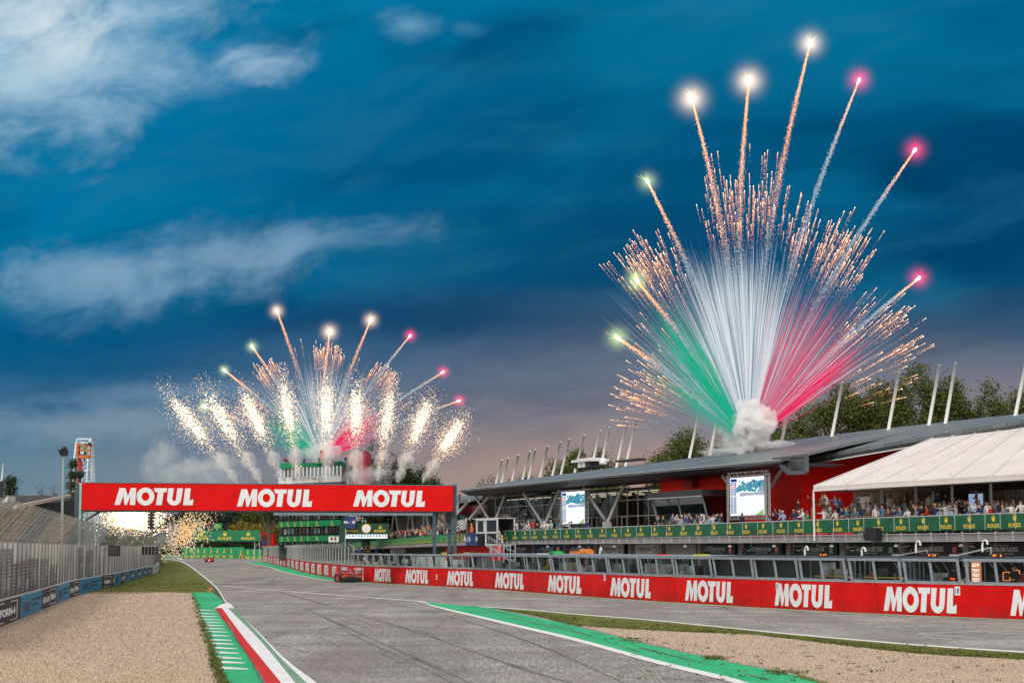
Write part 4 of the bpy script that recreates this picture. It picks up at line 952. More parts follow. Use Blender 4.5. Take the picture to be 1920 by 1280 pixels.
    if k in (0,1,3):
        mb = MB(); c = Q((s0+s1)/2, .1, z1+.20); mb.obox(c, pw_at(s0)[1]*.34, pw_at(s0)[2]*.05, Z*.085, 0); put_text(mb, ['P 1','P 19','','P 17'][k], c - pw_at(s0)[2]*.06 - Z*.045, -pw_at(s0)[1], Z, .09, .45, 1); part(mb, 'led_box', [M_DARK, em('orange_led', (1,.25,.02), 2.2)], root)
# orange test board
s = pw_s(1829, .02); P0, d0, n0 = pw_at(s, .10)
tb = thing('test_board', 'glowing orange notice board reading 659 and three times TEST on the pit wall', 'notice board', (P0.x, P0.y, PWH))
mb = MB(); c = Vector((P0.x, P0.y, 1.98)); mb.obox(c, d0*.26, n0*.03, Z*.46, 0)
put_text(mb, '659', c - n0*.035 + Z*.22, -d0, Z, .17, .40, 1, bold=.04)
for i in range(3): put_text(mb, 'TEST', c - n0*.035 + Z*(-.01-.2*i), -d0, Z, .15, .44, 1, bold=.04)
part(mb, 'board', [em('board_glow', (.80,.24,.09), .9), em('lettering_glow', (1,.9,.8), 1.3)], tb)
# little extra things seen over the stands
def small(name, label, cat, mb, mats, **k): return tag(mb.build(name, mats, **k), label, cat)
def PQ(u, v, off): s = pw_s(u, off); p, d, n = pw_at(s, off); return Vector((p.x, p.y, D(u, v, p.y).z)), d, n
for u, v, c, nm, lb in ((1316,1044,(.75,.62,.02),'yellow_tray','yellow tray with a lettered front on a pit stand roof'),(1243,1043.5,(.7,.05,.02),'red_tray','bright red tray on a pit stand roof'),(1043,1037,(.02,.42,.08),'green_box','bright green flat box above the white canopy'),(992,1042,(.05,.2,.5),'blue_tray','pale blue tray with an emblem on a stand roof')):
    c0, d, n = PQ(u, v, .9); mb = MB(); mb.obox(c0, d*.62, n*.35, Z*.09); mb.obox(c0 + Z*.12, d*.45, n*.28, Z*.04); mb.obox(c0 - n*.36, d*.35, n*.01, Z*.05, 1)
    small(nm, lb, 'tray', mb, [pm(nm+'_paint', c, .5, .05), M_DARK])
for u, lb in ((840,'yellow and black fuel nozzle holder left of the cabin, above the pit stands'),(882,'yellow and black fuel nozzle holder below the navy banner, above the pit stands')):
    c0, d, n = PQ(u-4, 1038, 2.0); mb = MB(); mb.obox(c0, d*.5, n*.2, Z*.12, 0); mb.lathe(c0 - d*.9, [(.05,-.2),(.26,-.1),(.26,.1),(.05,.16)], 10, 1); small('nozzle_holder', lb, 'nozzle', mb, [pm('hose_yellow', (.75,.65,.03), .5), M_DARK])
c0, d, n = PQ(1105, 1036, 3.5); mb = MB(); mb.tube([c0+d*1.6, c0-d*.2], .28, 10); mb.obox(c0+d*2.4, d*.8, n*.4, Z*.12); small('orange_tank', 'orange cylinder lying over the blue garage signs', 'tank', mb, pm('tank_orange', (.75,.22,.02), .4))
c0, d, n = PQ(1028, 1039, 1.4); mb = MB(); mb.hexa([c0+d*1.8-n*.7-Z*.2, c0-d*1.8-n*.7-Z*.2, c0-d*1.8+n*.7-Z*.2, c0+d*1.8+n*.7-Z*.2, c0+d*1.3-n*.4+Z*.08, c0-d*1.3-n*.4+Z*.08, c0-d*1.3+n*.4+Z*.08, c0+d*1.3+n*.4+Z*.08]); small('white_canopy', 'small white canopy top between the stair and the blue signs', 'canopy', mb, M_WHITE)
for i, (u, v) in enumerate(((1617,1026),(1719,1014),(1844,1012),(1510,1024),(1125,1026))):
    c0, d, n = PQ(u, v+22, 1.6); h = D(u, v, c0.y).z - c0.z; mb = MB(); mb.tube([c0, c0+Z*(h-.2), c0+Z*(h-.05)-d*.05, c0+Z*h-d*.16, c0+Z*(h-.05)-d*.27, c0+Z*(h-.2)-d*.30], .05, 6)
    small('hooked_pipe', ORD[i] + ' hooked white vent pipe over the pit stands' if False else ('hooked white vent pipe over the pit stands, ' + ['above the silver drum unit','between the red number plates','above the orange board','left of the silver drum unit','before the pale garage signs'][i]), 'pipe', mb, M_WHITE)
for i, (a, b) in enumerate((((1682,1041),(1740,1031)),((1790,1042),(1860,1026)),((1645,1046),(1710,1034)),((1250,1047),(1300,1042)),((1478,1044),(1420,1041)))):
    p, d, n = PQ(a[0], a[1], 2.2); q, _, _ = PQ(b[0], b[1], 2.2); mb = MB(); mb.bar(p, q, .055); mb.bar(q, q - Z*.4, .04); mb.obox(p, d*.2, n*.1, Z*.08)
    small('boom_arm', 'thin ' + ['grey','silver','black','dark','steel'][i] + ' air-hose boom reaching over the stands, ' + ['left of plate 17','right of plate 17','right of plate 23','by the red tray','by the black panes'][i], 'boom', mb, [M_GAL, M_LSTEEL, M_DARK, M_DARK, M_STEEL][i])
# debris fence on the far end of the pit wall
df = thing('debris_fence', 'grey mesh debris fence with inward bent posts on the far pit wall', 'fence')
sa, sb = pw_s(660), pw_s(492.5); mm = MB(); n = 74
for i in range(n+1):
    s = sa + (sb-sa)*i/n; p, d, nn = pw_at(s, .15); mb = MB(); mb.bar(flat(p, PWH), flat(p, 3.15), .09); mb.bar(flat(p, 3.15), flat(p - nn*.55, 3.5), .07); mb.build('post', M_GAL, df)
for i in range(1500):
    s = sa + (sb-sa)*i/1500; p, d, nn = pw_at(s, .15); mm.quad(flat(p, PWH+.05), flat(p+d*.035, PWH+.05), flat(p+d*.035, 3.15), flat(p, 3.15)); q = p - nn*.55; mm.quad(flat(p, 3.15), flat(p+d*.035, 3.15), flat(q+d*.035, 3.5), flat(q, 3.5))
for k in range(18):
    z = PWH + .1 + k*.1
    for i in range(60):
        p0, p1 = pw_at(sa+(sb-sa)*i/60, .16)[0], pw_at(sa+(sb-sa)*(i+1)/60, .16)[0]; mm.quad(flat(p0,z), flat(p1,z), flat(p1,z+.016), flat(p0,z+.016))
mm.build('mesh', pm('mesh_grey', (.17,.20,.20), .6), df)

# ================================================================ gantry
YG = 143.0
ga = thing('gantry', 'red start gantry lettered three times in white, spanning the straight', 'gantry')
YR = 150.5; bl, br, tl_, tr_ = D(153,955.5,YG), D(849,958,YR), D(154,905,YG), D(849.5,910.5,YR)
def yg(u): return YG + (YR-YG)*(u-153)/696
mb = MB(); dp = Vector((0,1.1,0)); mb.hexa([bl, br, br+dp, bl+dp, tl_, tr_, tr_+dp, tl_+dp]); mb.build('banner', M_RED, ga)
W_, H_ = br-bl, tl_-bl
mb = MB(); mb.bar(bl+dp/2-Z*.07, br+dp/2-Z*.07, 1.2, .13); mb.build('lower_beam', M_DARK, ga)
mb = MB(); mb.bar(tl_+dp/2+Z*.04, tr_+dp/2+Z*.04, 1.15, .06); mb.build('upper_beam', pm('teal_steel', (.10,.20,.22), .5), ga)
for u0, u1, v0, v1 in ((214.5,362.5,914,946),(444,585,916.5,949),(662,797,918.5,949)):
    gn = Vector((W_.y, -W_.x, 0)).normalized(); go = bl + gn*.03; mb = MB(); a = plane_hit(u0, v1, go, gn); b = plane_hit(u1, v1+.6, go, gn); h = plane_hit(u0, v0, go, gn).z - a.z
    put_motul(mb, lambda x, y: a + (b-a)*(x/4.78) + Z*(h*y)); mb.build('lettering', M_WL, ga)
for f in (.055,.29,.5,.735,.965): mb = MB(); p = bl.lerp(br, f) - Vector((0,.006,0)); mb.quad(p, p+Vector((.03,0,0)), p+Vector((.03,0,0))+H_*.97, p+H_*.97); mb.build('banner_seam', pm('seam_red', (.35,.008,.008), .6), ga)
M_POST = pm('teal_post', (.045,.085,.10), .5, .15)
def post(u, v0, w, name='post', Y=YG+.5, mat=M_POST):
    t = D(u, v0, Y); mb = MB(); mb.bar((t.x, t.y, 0), t, w); mb.build(name, mat, ga)
post(145.5, 908, .34); post(151.5, 905, .22, mat=pm('pale_post', (.35,.55,.55), .5)); post(853, 908, .30, Y=YR+.6); post(843, 962, .30, Y=YR+1.2)
mb = MB()
for v in (928, 955, 975): mb.bar(D(143,v,YG+.5), D(153,v,YG+.5), .14)
mb.build('braces', M_POST, ga)
for (a, b, w_) in (((812,962),(845,992),.13),((815,960),(855,998),.08),((838,990.5),(862,990.5),.12),((845,960),(858,985),.05)):
    mb = MB(); mb.bar(D(*a,YR+.7), D(*b,YR+.7), w_); mb.build('brace', M_POST, ga)
mb = MB(); mb.bar(D(155,978,YG+.6), D(187,959,YG+.6), .14); mb.build('brace', M_POST, ga)
sl_ = thing('start_lights', 'black stack of start lights hanging below the red gantry', 'start lights', D(283,992,YG+.2)); mb = MB(); a, b = D(278,956,YG+1.4), D(289,992,YG+1.4)
for i in range(6):
    z1 = a.z - (a.z-b.z)*i/6; z0 = a.z - (a.z-b.z)*(i+.82)/6; mb.box(a.x, a.y-.15, z0, b.x, a.y+.2, z1, 0)
mb.box(a.x+.15, a.y, b.z, b.x-.15, a.y+.1, a.z+.1, 0); part(mb, 'lamp_boxes', M_DARK, sl_)
lg = MB(); t = D(150,888,YG+.5); lg.lathe(t - Z*.25, [(.10,-.4),(.12,-.1),(.30,.05),(.36,.35),(.22,.5),(.05,.5)], 10)
small('floodlight', 'small black floodlight on top of the left gantry post', 'floodlight', lg, M_DARK)
# tall lamp post on the left
lp = thing('lamp_post', 'tall grey lamp post with a black floodlight cluster left of the gantry', 'lamp post', flat(D(117,1000,136), 0))
top = D(119,853,136); mb = MB(); b = flat(D(116.5,1000,136), 0); mb.tube([b, top], [.13,.075], 8); part(mb, 'pole', pm('pole_grey', (.30,.36,.38), .5), lp)
mb = MB(); mb.hexa([top+Vector(p) for p in ((-.18,-.2,-.05),(.22,-.2,-.05),(.26,.25,-.05),(-.18,.25,-.05),(-.36,-.3,.42),(.28,-.25,.36),(.32,.3,.36),(-.3,.3,.42))]); mb.lathe(top + Vector((.03,-.05,.45)), [(.12,-.12),(.21,0),(.18,.14),(.07,.22)], 10); mb.bar(top+Vector((-.2,0,.2)), top+Vector((.25,0,.5)), .12); part(mb, 'floodlight_head', M_DARK, lp)
# second thin gantry behind
YH = 205
g2 = thing('light_gantry', 'thin steel beam gantry carrying signal lamps behind the red gantry', 'gantry', flat(D(520,963,YH), 0)); mb = MB(); mb.bar(D(513,963,YH), D(815,963.5,YH), .32); part(mb, 'beam', pm('beam_blue_grey', (.16,.22,.26), .5), g2)
mb = MB(); mb.bar(flat(D(815,963,YH),0), D(815,962,YH), .35); part(mb, 'post', M_POST, g2)

# ================================================================ cabin, navy panels and stair in front of the balcony
M_WFR = pm('cabin_frame', (.58,.59,.58), .45, .05)
cb = thing('marshal_cabin', 'grey framed glazed marshal cabin at the end of the green banner', 'cabin', flat(LA(913,1021,-1.4), 0)); t = -1.6
ca, cbb = sA(932.5, t), sA(894, t); z0, z1 = LA(912,1021,t).z, LA(912,973.5,t).z; zm = LA(912,998,t).z
mb = MB()
sm = sA(911, t); 
for s in (ca, sm, sm+.5, cbb): mb.bar(la(s,t,z0 if s != cbb and s != sm+.5 else zm), la(s,t,z1), .17)
for s in (ca, sm): mb.bar(la(s,t+2,z0), la(s,t+2,z1), .14)
mb.bar(la(ca,t,z1), la(cbb,t,z1), .2); mb.bar(la(ca,t,zm), la(cbb,t,zm), .18); mb.bar(la(ca,t,z0), la(sm,t,z0), .2)
lbox(mb, ca, cbb+1.5, t, t+2.2, z1+.08, z1+.16); lbox(mb, ca, sm, t, t+2.0, z0-.15, z0-.02); part(mb, 'frame', M_WFR, cb)
mb = MB(); lbox(mb, ca+.08, cbb-.08, t+.05, t+.08, z0, z1); part(mb, 'glazing', M_GLD, cb)
mb = MB(); lbox(mb, ca+.1, cbb-.1, t+1.9, t+1.95, z0, z1); part(mb, 'back_wall', M_INT, cb)
nv = thing('navy_banner', 'navy blue banner with white emblems hung left of the marshal cabin', 'banner', flat(LA(890,1023,-1.2), 3.5))
mb = MB(); t = -1.2; a0, a1, a2 = sA(910,t), sA(887.5,t), sA(873,t); zz0, zz1 = LA(890,1022.5,t).z, LA(890,998,t).z
lbox(mb, a0, a1-.03, t, t+.1, zz0, zz1); lbox(mb, a1+.03, a2, t, t+.1, zz0, zz1); part(mb, 'cloth', M_BLUE, nv)
def fia(mb, c, ax, h, mi=0):
    put_text(mb, 'FIA', c - ax*h*1.5, ax, Z, h, h*1.7, mi, bold=.03); mb.bar(c + Z*h*-.1, c + Z*h*1.1, h*.07, mi=mi)
    k = c + ax*h*1.3 + Z*h*.5
    mb.poly2([[(math.cos(i*.45)*h*.62, math.sin(i*.45)*h*.62) for i in range(14)], [(math.cos(i*.45)*h*.50, math.sin(i*.45)*h*.50) for i in range(14)][::-1]], lambda x, y: k + ax*x + Z*y, mi)
    mb.poly2([[(math.cos(i*2.094+1.57+d)*h*r, math.sin(i*2.094+1.57+d)*h*r) for i in range(3) for d, r in ((-.5,.42),(.5,.42),(1.05,.18))]], lambda x, y: k + ax*x + Z*y, mi)
mb = MB(); fia(mb, la((a0+a1)/2, t-.02, (zz0+zz1)/2-.25), -DA, .5); fia(mb, la((a1+a2)/2+.6, t-.02, (zz0+zz1)/2-.25), -DA, .5); part(mb, 'lettering', M_WL, nv)
# deck edge under cabin
st = thing('metal_stair', 'open metal stair running down from the marshal cabin to the pit wall', 'stair', flat(LA(948,1040,-4), 0))
mb = MB()
def st_run(u0, v0, u1, v1, t0, t1, n=12):
    a, b = LA(u0,v0,t0), LA(u1,v1,t1); sd_ = DA*.9
    mb.bar(a, b, .08); mb.bar(a-sd_, b-sd_, .08); mb.bar(a+Z*1.0, b+Z*1.0, .05); mb.bar(a-sd_+Z, b-sd_+Z, .05)
    for i in range(n+1): p = a.lerp(b, i/n); mb.bar(p, p-sd_, .26, .03)
    for i in range(0, n+1, 3): p = a.lerp(b, i/n); mb.bar(p, p+Z, .04); mb.bar(p-sd_, p-sd_+Z, .04)
st_run(911,1022,957,1052,-1.6,-6.0)
p = LA(957,1052,-6.2)
for dx_ in (0,1.3):
    for t in (-6.2,-7.4): q = la((p-A0).dot(DA)-dx_, t, 3.5); mb.bar(flat(q,0), q, .08)
for zz in (1.5,2.4,3.4):
    a = la((p-A0).dot(DA), -6.2, zz); mb.bar(a, a - DA*1.3, .05); mb.bar(a - NA*1.2, a - NA*1.2 - DA*1.3, .05); mb.bar(a, a - NA*1.2, .05)
mb.bar(la((p-A0).dot(DA), -6.2, .6), la((p-A0).dot(DA)-1.3, -6.2, 2.4), .05)
part(mb, 'steps_and_rails', M_LSTEEL, st)
sg = MB(); c = LA(920.5,1034,-2); sg.obox(c, DA*.30, NA*.03, Z*.5, 0); sg.obox(c-NA*.035-DA*.05, DA*.08, NA*.01, Z*.36, 1); small('notice_sign', 'white notice sign with red mark under the stair', 'sign', sg, [M_WHITE, pm('sign_red', (.6,.02,.02))])

# ================================================================ second stretch of balcony beyond the cabin
def lbp(s, t, z): p = B0 + DB*s + NB*t; return Vector((p.x, p.y, z))
def sB(u, t=0.0, v=1005): return (LB(u, v, t) - B0).dot(DB)
def bbox(mb, s0, s1, t0, t1, z0, z1, mi=0, h0=0, h1=0):
    mb.hexa([lbp(s0,t0,z0+h0), lbp(s1,t0,z0+h1), lbp(s1,t1,z0+h1), lbp(s0,t1,z0+h0), lbp(s0,t0,z1+h0), lbp(s1,t0,z1+h1), lbp(s1,t1,z1+h1), lbp(s0,t1,z1+h0)], mi)
fb = thing('far_pit_building', 'farther pit building block with glass front and slanted struts beyond the gantry', 'building')
s0, s1 = sB(874), sB(659)
def bB(u, tp): 
    f = max(0,(874-u)/(874-659)); v = (999.5 + 17.5*f**1.15) if tp else (1015 + 11.7*f**1.2)
    return LB(u, v, 0).z
us = [876 + (659-876)*i/24 for i in range(25)]
fbn = thing('far_banner', 'narrow green banner with crowded gold emblems along the farther balcony', 'banner')
mb = MB(); ms2 = MB(); mg = MB()
for a, b in zip(us, us[1:]):
    sa_, sb_ = sB(a), sB(b); mb.add([lbp(sa_,0,bB(a,0)), lbp(sb_,0,bB(b,0)), lbp(sb_,0,bB(b,1)), lbp(sa_,0,bB(a,1)), lbp(sa_,.08,bB(a,0)), lbp(sb_,.08,bB(b,0)), lbp(sb_,.08,bB(b,1)), lbp(sa_,.08,bB(a,1))], [(0,3,2,1),(3,7,6,2),(4,5,6,7)])
    ms2.hexa([lbp(sa_,.1,bB(a,0)-.45), lbp(sb_,.1,bB(b,0)-.45), lbp(sb_,9,bB(b,0)-.45), lbp(sa_,9,bB(a,0)-.45), lbp(sa_,.1,bB(a,0)-.02), lbp(sb_,.1,bB(b,0)-.02), lbp(sb_,9,bB(b,0)-.02), lbp(sa_,9,bB(a,0)-.02)])
    for k in range(3):
        s = sa_ + (sb_-sa_)*k/3; mg.bar(lbp(s,-.04,bB(a,0)-.42), lbp(s,-.04,bB(a,0)-.05), .12)
mb.build('banner_cloth', M_BGREEN, fbn); ms2.build('balcony_slab', pm('slab_far', (.24,.22,.22), .7), fb); mg.build('gutter_brackets', pm('bracket_mauve', (.42,.34,.36), .7), fb)
u = 871.0; e1 = None; k = 0
while u > 662:
    s = sB(u); h = bB(u,1)-bB(u,0)
    if e1 is None: o = e0.build('emblem', M_GOLD, fbn); e1 = o
    else: o = e1.copy(); COL.objects.link(o)
    o.location = lbp(s, -.02, bB(u,0)+.10); o.scale = (1.7, 1, h/1.12); o.rotation_euler = (0,0,math.atan2(-DB.y,-DB.x)); k += 1
    s += 3.0; p = lbp(s, 0, 0); u2 = CX + F*p.x/p.y; u = min(u-3.9, u2) if u < 809 else u2 if u2 < u-5 else u-10
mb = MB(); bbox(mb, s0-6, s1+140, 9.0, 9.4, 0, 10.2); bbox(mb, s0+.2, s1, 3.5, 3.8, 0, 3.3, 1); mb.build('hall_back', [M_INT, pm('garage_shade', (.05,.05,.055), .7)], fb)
mb = MB(); bbox(mb, sB(890), sB(792), 3.3, 3.5, 0, 3.3); mb.build('red_garage_wall', M_REDW, fb)
mb = MB(); bbox(mb, sB(756,3,1040), sB(730,3,1040), 3.2, 3.5, 2.0, 3.1); mb.build('white_garage_board', M_WHITE, fb)
for u, c in ((672,(.02,.12,.6)),(690,(.05,.35,.8)),(704,(.03,.2,.7)),(716,(.08,.45,.8))):
    mb = MB(); a = sB(u,2.8,1030); bbox(mb, a-1.8, a+1.8, 2.8, 3.0, 2.35, 3.0); mb.build('blue_garage_light', em('blue_light_%d' % u, c, .9), fb)
mb = MB(); a, b = LB(885,921,1), LB(650,958,1)
rfz = lambda u: 0
mb.hexa([LB(905,932,2)-Z*.3, LB(640,964,2)-Z*.3, LB(640,962,12)-Z*.3, LB(905,930,12)-Z*.3, LB(905,932,2), LB(640,964,2), LB(640,958,12), LB(905,925,12)])
mb.build('roof', M_ROOF, fb)
mb = MB(); bbox(mb, sB(840), sB(640), 5.2, 5.25, 3.6, 9.0); mb.build('glazing', M_GLD, fb)
for i in range(12):
    u = 835 - i*14.5; mb = MB(); mb.tube([LB(u,1001+.05*(835-u),4.0), LB(u+(6 if i%2 else -6),958,4.0)], .20, 6); mb.build('strut', M_STR, fb)
mb = MB()
for i in range(34):
    s = sB(842,5.1) + i*2.2; mb.bar(lbp(s,5.12,3.7), lbp(s,5.12,8.9), .09)
mb.build('glazing_bars', pm('mullion_grey', (.30,.30,.30), .5), fb)
# hanging drapes near the post
for u in (826, 833, 846): 
    c = LB(u, 975, 3.0); mb = MB(); mb.tube([c-Z*1.6, c-Z*.8, c+Z*.6, c+Z*1.2], [.12,.45,.42,.1], 8); small('tan_flag', 'tan feather flag hanging ' + {826:'left of',833:'beside',846:'behind'}[u] + ' the inner gantry post', 'flag', mb, pm('tan_cloth', (.34,.25,.17), .7))
fv = thing('far_screen', 'small lit video screen beyond the clock board', 'screen', LB(682,975,3)); mb = MB(); c = LB(683,975.5,2.5); mb.obox(c, DB*3.6, NB*.1, Z*.9, 0); mb.obox(c-NB*.12-DB*.5, DB*2, NB*.01, Z*.55, 1); part(mb, 'picture', [em('pale_screen', (.75,.87,1), 1.2), em('mid_screen', (.2,.45,.8), 1)], fv)

# ================================================================ control tower
YT = 300.0
tw = thing('control_tower', 'multi-storey control tower with green emblem bands and white bands above the gantry', 'tower')
def tp(u, v, o=0): return D(u, v, YT+o)
def tbox(mb, u0, u1, v0, v1, o0, o1, mi=0):
    a, b = tp(u0,v1,0), tp(u1,v0,0); mb.box(a.x, YT+o0, a.z, b.x, YT+o1, b.z, mi)
gx = YT
def band(name, u0, u1, vl0, vr0, vl1, vr1, mat, o=0, bow=0):
    mb = MB(); n = 12
    for i in range(n):
        f0, f1 = i/n, (i+1)/n; P = []
        for f in (f0, f1):
            u = u0 + (u1-u0)*f; yo = o + 9*f + bow*math.sin(math.pi*f); top = D(u, vl0+(vr0-vl0)*f, YT+yo); bot = D(u, vl1+(vr1-vl1)*f, YT+yo); P += [bot, top]
        dv = Vector((0, 10, 0)); mb.hexa([P[0], P[2], P[2]+dv, P[0]+dv, P[1], P[3], P[3]+dv, P[1]+dv])
    return mb.build(name, mat, tw)
wallm = pm('tower_wall', (.10,.10,.105), .6, .2)
band('wall', 523, 640, 952, 952, 1050, 1050, wallm, 2)
BND = [(956.5,956.5,961,962.5), (978,974,988,985), (1006,1002.5,1016,1013)]
for a, b, c, d in BND: band('green_band', 522, 640, a, b, c, d, M_BGREEN, 0)
for (v, h) in ((987,8.5),(1014,8.5)):
    for j, u in enumerate((527.5,539.5,552,564.5,577,593.5,622)):
        if v > 1000 and j == 6: continue
        f = (u-522)/118; c = D(u, v-f*2.6, YT+9*f-.1); mb = MB(); k = D(u, v-8.5-f*2.6, YT+9*f-.1).z - c.z
        put_rolex(mb, c, (1,0,0), Z, (.62 if j < 5 else .92)*k/.9*1.0, k); mb.build('emblem', M_GOLD, tw)
pan = [pm('blind_white', (.62,.64,.65), .5), pm('pane_dark', (.03,.035,.045), .15), pm('pane_blue', (.20,.29,.37), .2), pm('pane_brown', (.12,.05,.03), .4)]
for (va, vb) in ((967,975),(990,1001.5),(1017,1029)):
    for j in range(16):
        u0 = 525 + j*7.0; f = (u0-522)/118; sl = f*3; mb = MB(); rnd = random.Random(int(va*31+j)); k = rnd.choice((0,1,1,2,2,3) if va < 1010 else (1,2,2,2))
        a, b = D(u0, vb-sl, YT+9*f+1.6), D(u0+(5.2 if rnd.random()<.7 else 4), va-sl+rnd.choice((0,0,1.5)), YT+9*f+1.6)
        mb.box(a.x, a.y, a.z, b.x, a.y+.35, b.z, k)
        mb.bar(Vector((a.x,a.y-.05,b.z)), Vector((b.x,a.y-.05,b.z)), .08, mi=0); mb.build('window', pan, tw)
band('grey_end_wall', 640, 644, 950, 950, 1050, 1050, pm('tower_teal', (.12,.17,.18), .5), 9)
# upper part over the gantry
band('white_band', 522, 640, 895, 891, 907, 902.5, M_WHITE, 0, -2)
band('upper_glazing', 526, 639, 878, 874, 896, 892, pm('upper_glass', (.20,.25,.28), .15, .3, .3, spec=.8), 1.5, -2)
band('green_awning', 525, 604, 868, 867, 878, 873.5, M_BGREEN, -1, -2); band('green_awning', 604, 640, 867, 863.5, 873, 876, M_BGREEN, 6, 0)
band('lower_glazing', 522, 640, 903, 899, 952, 952, pm('pale_wall', (.30,.33,.34), .5), 2, -2)
mb = MB()
for j in range(17): 
    f = j/16; u = 526+113*f; mb = MB(); mb.bar(D(u, 895-4*f, YT+9*f-.3-2*math.sin(math.pi*f)), D(u, 877-4*f, YT+9*f-.3-2*math.sin(math.pi*f)), .16); mb.build('window_post', M_WHITE, tw)

mb = MB()
for t_, u, w_, h_ in (('WEC',554,12,6),('FIA WORLD ENDURANCE',572,22,2.0),('CHAMPIONSHIP',570,18,2.0),('FIA',590,6,5.2),('FIA',532,5,4.5)):
    f = (u-522)/118; vv = 902 - f*4 + (0 if h_ > 3 else (-4 if 'FIA' in t_ else -.8)); c = D(u, vv, YT+9*f-.35-2*math.sin(math.pi*f)-.3)
    put_text(mb, t_, c, (1,.08,0), Z, h_/11.0, w_/11.0, 0)
c = D(600, 899, YT+5.5-1.9); mb.poly2([[(math.cos(i*.45)*.34, math.sin(i*.45)*.34) for i in range(14)], [(math.cos(i*.45)*.26, math.sin(i*.45)*.26) for i in range(14)][::-1]], lambda x, y: c + Vector((x,0,y)), 0)
mb.build('lettering', M_DARK, tw)
mb = MB(); tbox(mb, 590, 616, 858, 869, 9, 14); tbox(mb, 596, 612, 853, 860, 10, 13); mb.build('roof_plant', M_DCONC, tw)
mb = MB(); tbox(mb, 641, 671, 846, 960, 12, 22); mb.build('pink_stair_tower', pm('pink_render', (.48,.30,.27), .8), tw)
mb = MB(); tbox(mb, 671, 677, 838, 960, 10, 22); tbox(mb, 583, 589, 836, 866, 14, 16); mb.build('red_fin', pm('fin_red', (.40,.015,.03), .6), tw)
mb = MB(); tbox(mb, 640, 649, 866, 892, 9, 12); mb.build('side_balcony', M_DCONC, tw)
# clock board
YC = 232.0
ck = thing('clock_board', 'dark green clock board with gold wording and a lit scoreboard strip', 'clock board', flat(D(641,1030,YC), 0))
def cbx(mb, u0, u1, v0, v1, o0, o1, mi=0): a, b = D(u0,v1,YC), D(u1,v0,YC); mb.box(a.x, YC+o0, a.z, b.x, YC+o1, b.z, mi)
Mdg = pm('deep_green', (.008,.055,.03), .5, .1)
mb = MB(); cbx(mb, 637, 729, 981, 1010.5, 0, 1.2); cbx(mb, 635.5, 646.5, 982, 1045, -.15, 1.3); part(mb, 'board', Mdg, ck)
mb = MB(); cbx(mb, 648, 726, 1001.5, 1008.5, -.1, 0, 0); 
for i in range(14): cbx(mb, 649+i*5.6, 652+i*5.6, 1002.3, 1004.3 + (i%3), -.13, -.11, 1)
cbx(mb, 650, 725, 1004.6, 1005.3, -.14, -.12, 1); part(mb, 'scoreboard', [em('score_white', (.85,.95,1), 1.5), em('score_dark', (.12,.16,.2), 1)], ck)
mb = MB(); c = D(687, 990.5, YC-.2); mb.lathe(c, [(.56,-.06),(.62,0)], 24, 1, 'y'); mb.lathe(c - Vector((0,.08,0)), [(.50,-.02),(.50,.0)], 24, 0, 'y')
for i in range(12): a = i*math.pi/6; q = c + Vector((math.cos(a)*.41, -.13, math.sin(a)*.41)); mb.bar(q, q + Vector((math.cos(a)*.06,0,math.sin(a)*.06)), .035, mi=2)
q = c - Vector((0,.14,0)); mb.bar(q, q+Vector((.05,0,.38)), .04, mi=2); mb.bar(q, q+Vector((-.02,0,-.24)), .06, mi=2); part(mb, 'clock', [em('clock_face', (1,.93,.82), .85), pm('clock_rim', (.6,.42,.12), .3), M_DARK], ck)
mb = MB(); put_text(mb, 'ROLEX', D(661,997,YC-.05), (1,0,0), Z, .30, 1.5, bold=.035); put_text(mb, 'ROLEX', D(713,997,YC-.05), (1,0,0), Z, .30, 1.5, bold=.035); put_crown(mb, D(713,991,YC-.05), (1,0,0), Z, .42, .95); put_crown(mb, D(661,991,YC-.05), (1,0,0), Z, .42, .95); part(mb, 'lettering', M_GOLD, ck)
np_ = thing('navy_sign', 'navy sign with white emblem overlapping the clock board', 'sign', flat(D(657,990,YC-1), 0)); mb = MB(); a, b = D(647,990,YC-1), D(667,968,YC-1); mb.box(a.x, YC-1.1, a.z, b.x, YC-1, b.z); part(mb, 'cloth', M_BLUE, np_); mb = MB(); fia(mb, D(656.5,981,YC-1.15), Vector((1,0,0)), .34); part(mb, 'lettering', M_WL, np_)
mb = MB(); mb.bar(flat(D(648,990,YC-.9),0), D(648,967,YC-.9), .12); part(mb, 'post', M_GAL, np_)
wb = MB(); a, b = D(616,1015.5,YC+30), D(635,1005,YC+30); wb.box(a.x, YC+30, a.z, b.x, YC+30.3, b.z, 0); wb.box(a.x+.3, YC+29.9, a.z+.3, a.x+.6, YC+29.98, a.z+.7, 1); wb.box(b.x-.6, YC+29.9, a.z+.25, b.x-.35, YC+29.98, a.z+.75, 1)
small('white_board', 'pale board with small figures left of the clock board', 'board', wb, [M_WHITE, pm('print_brown', (.2,.06,.03))])

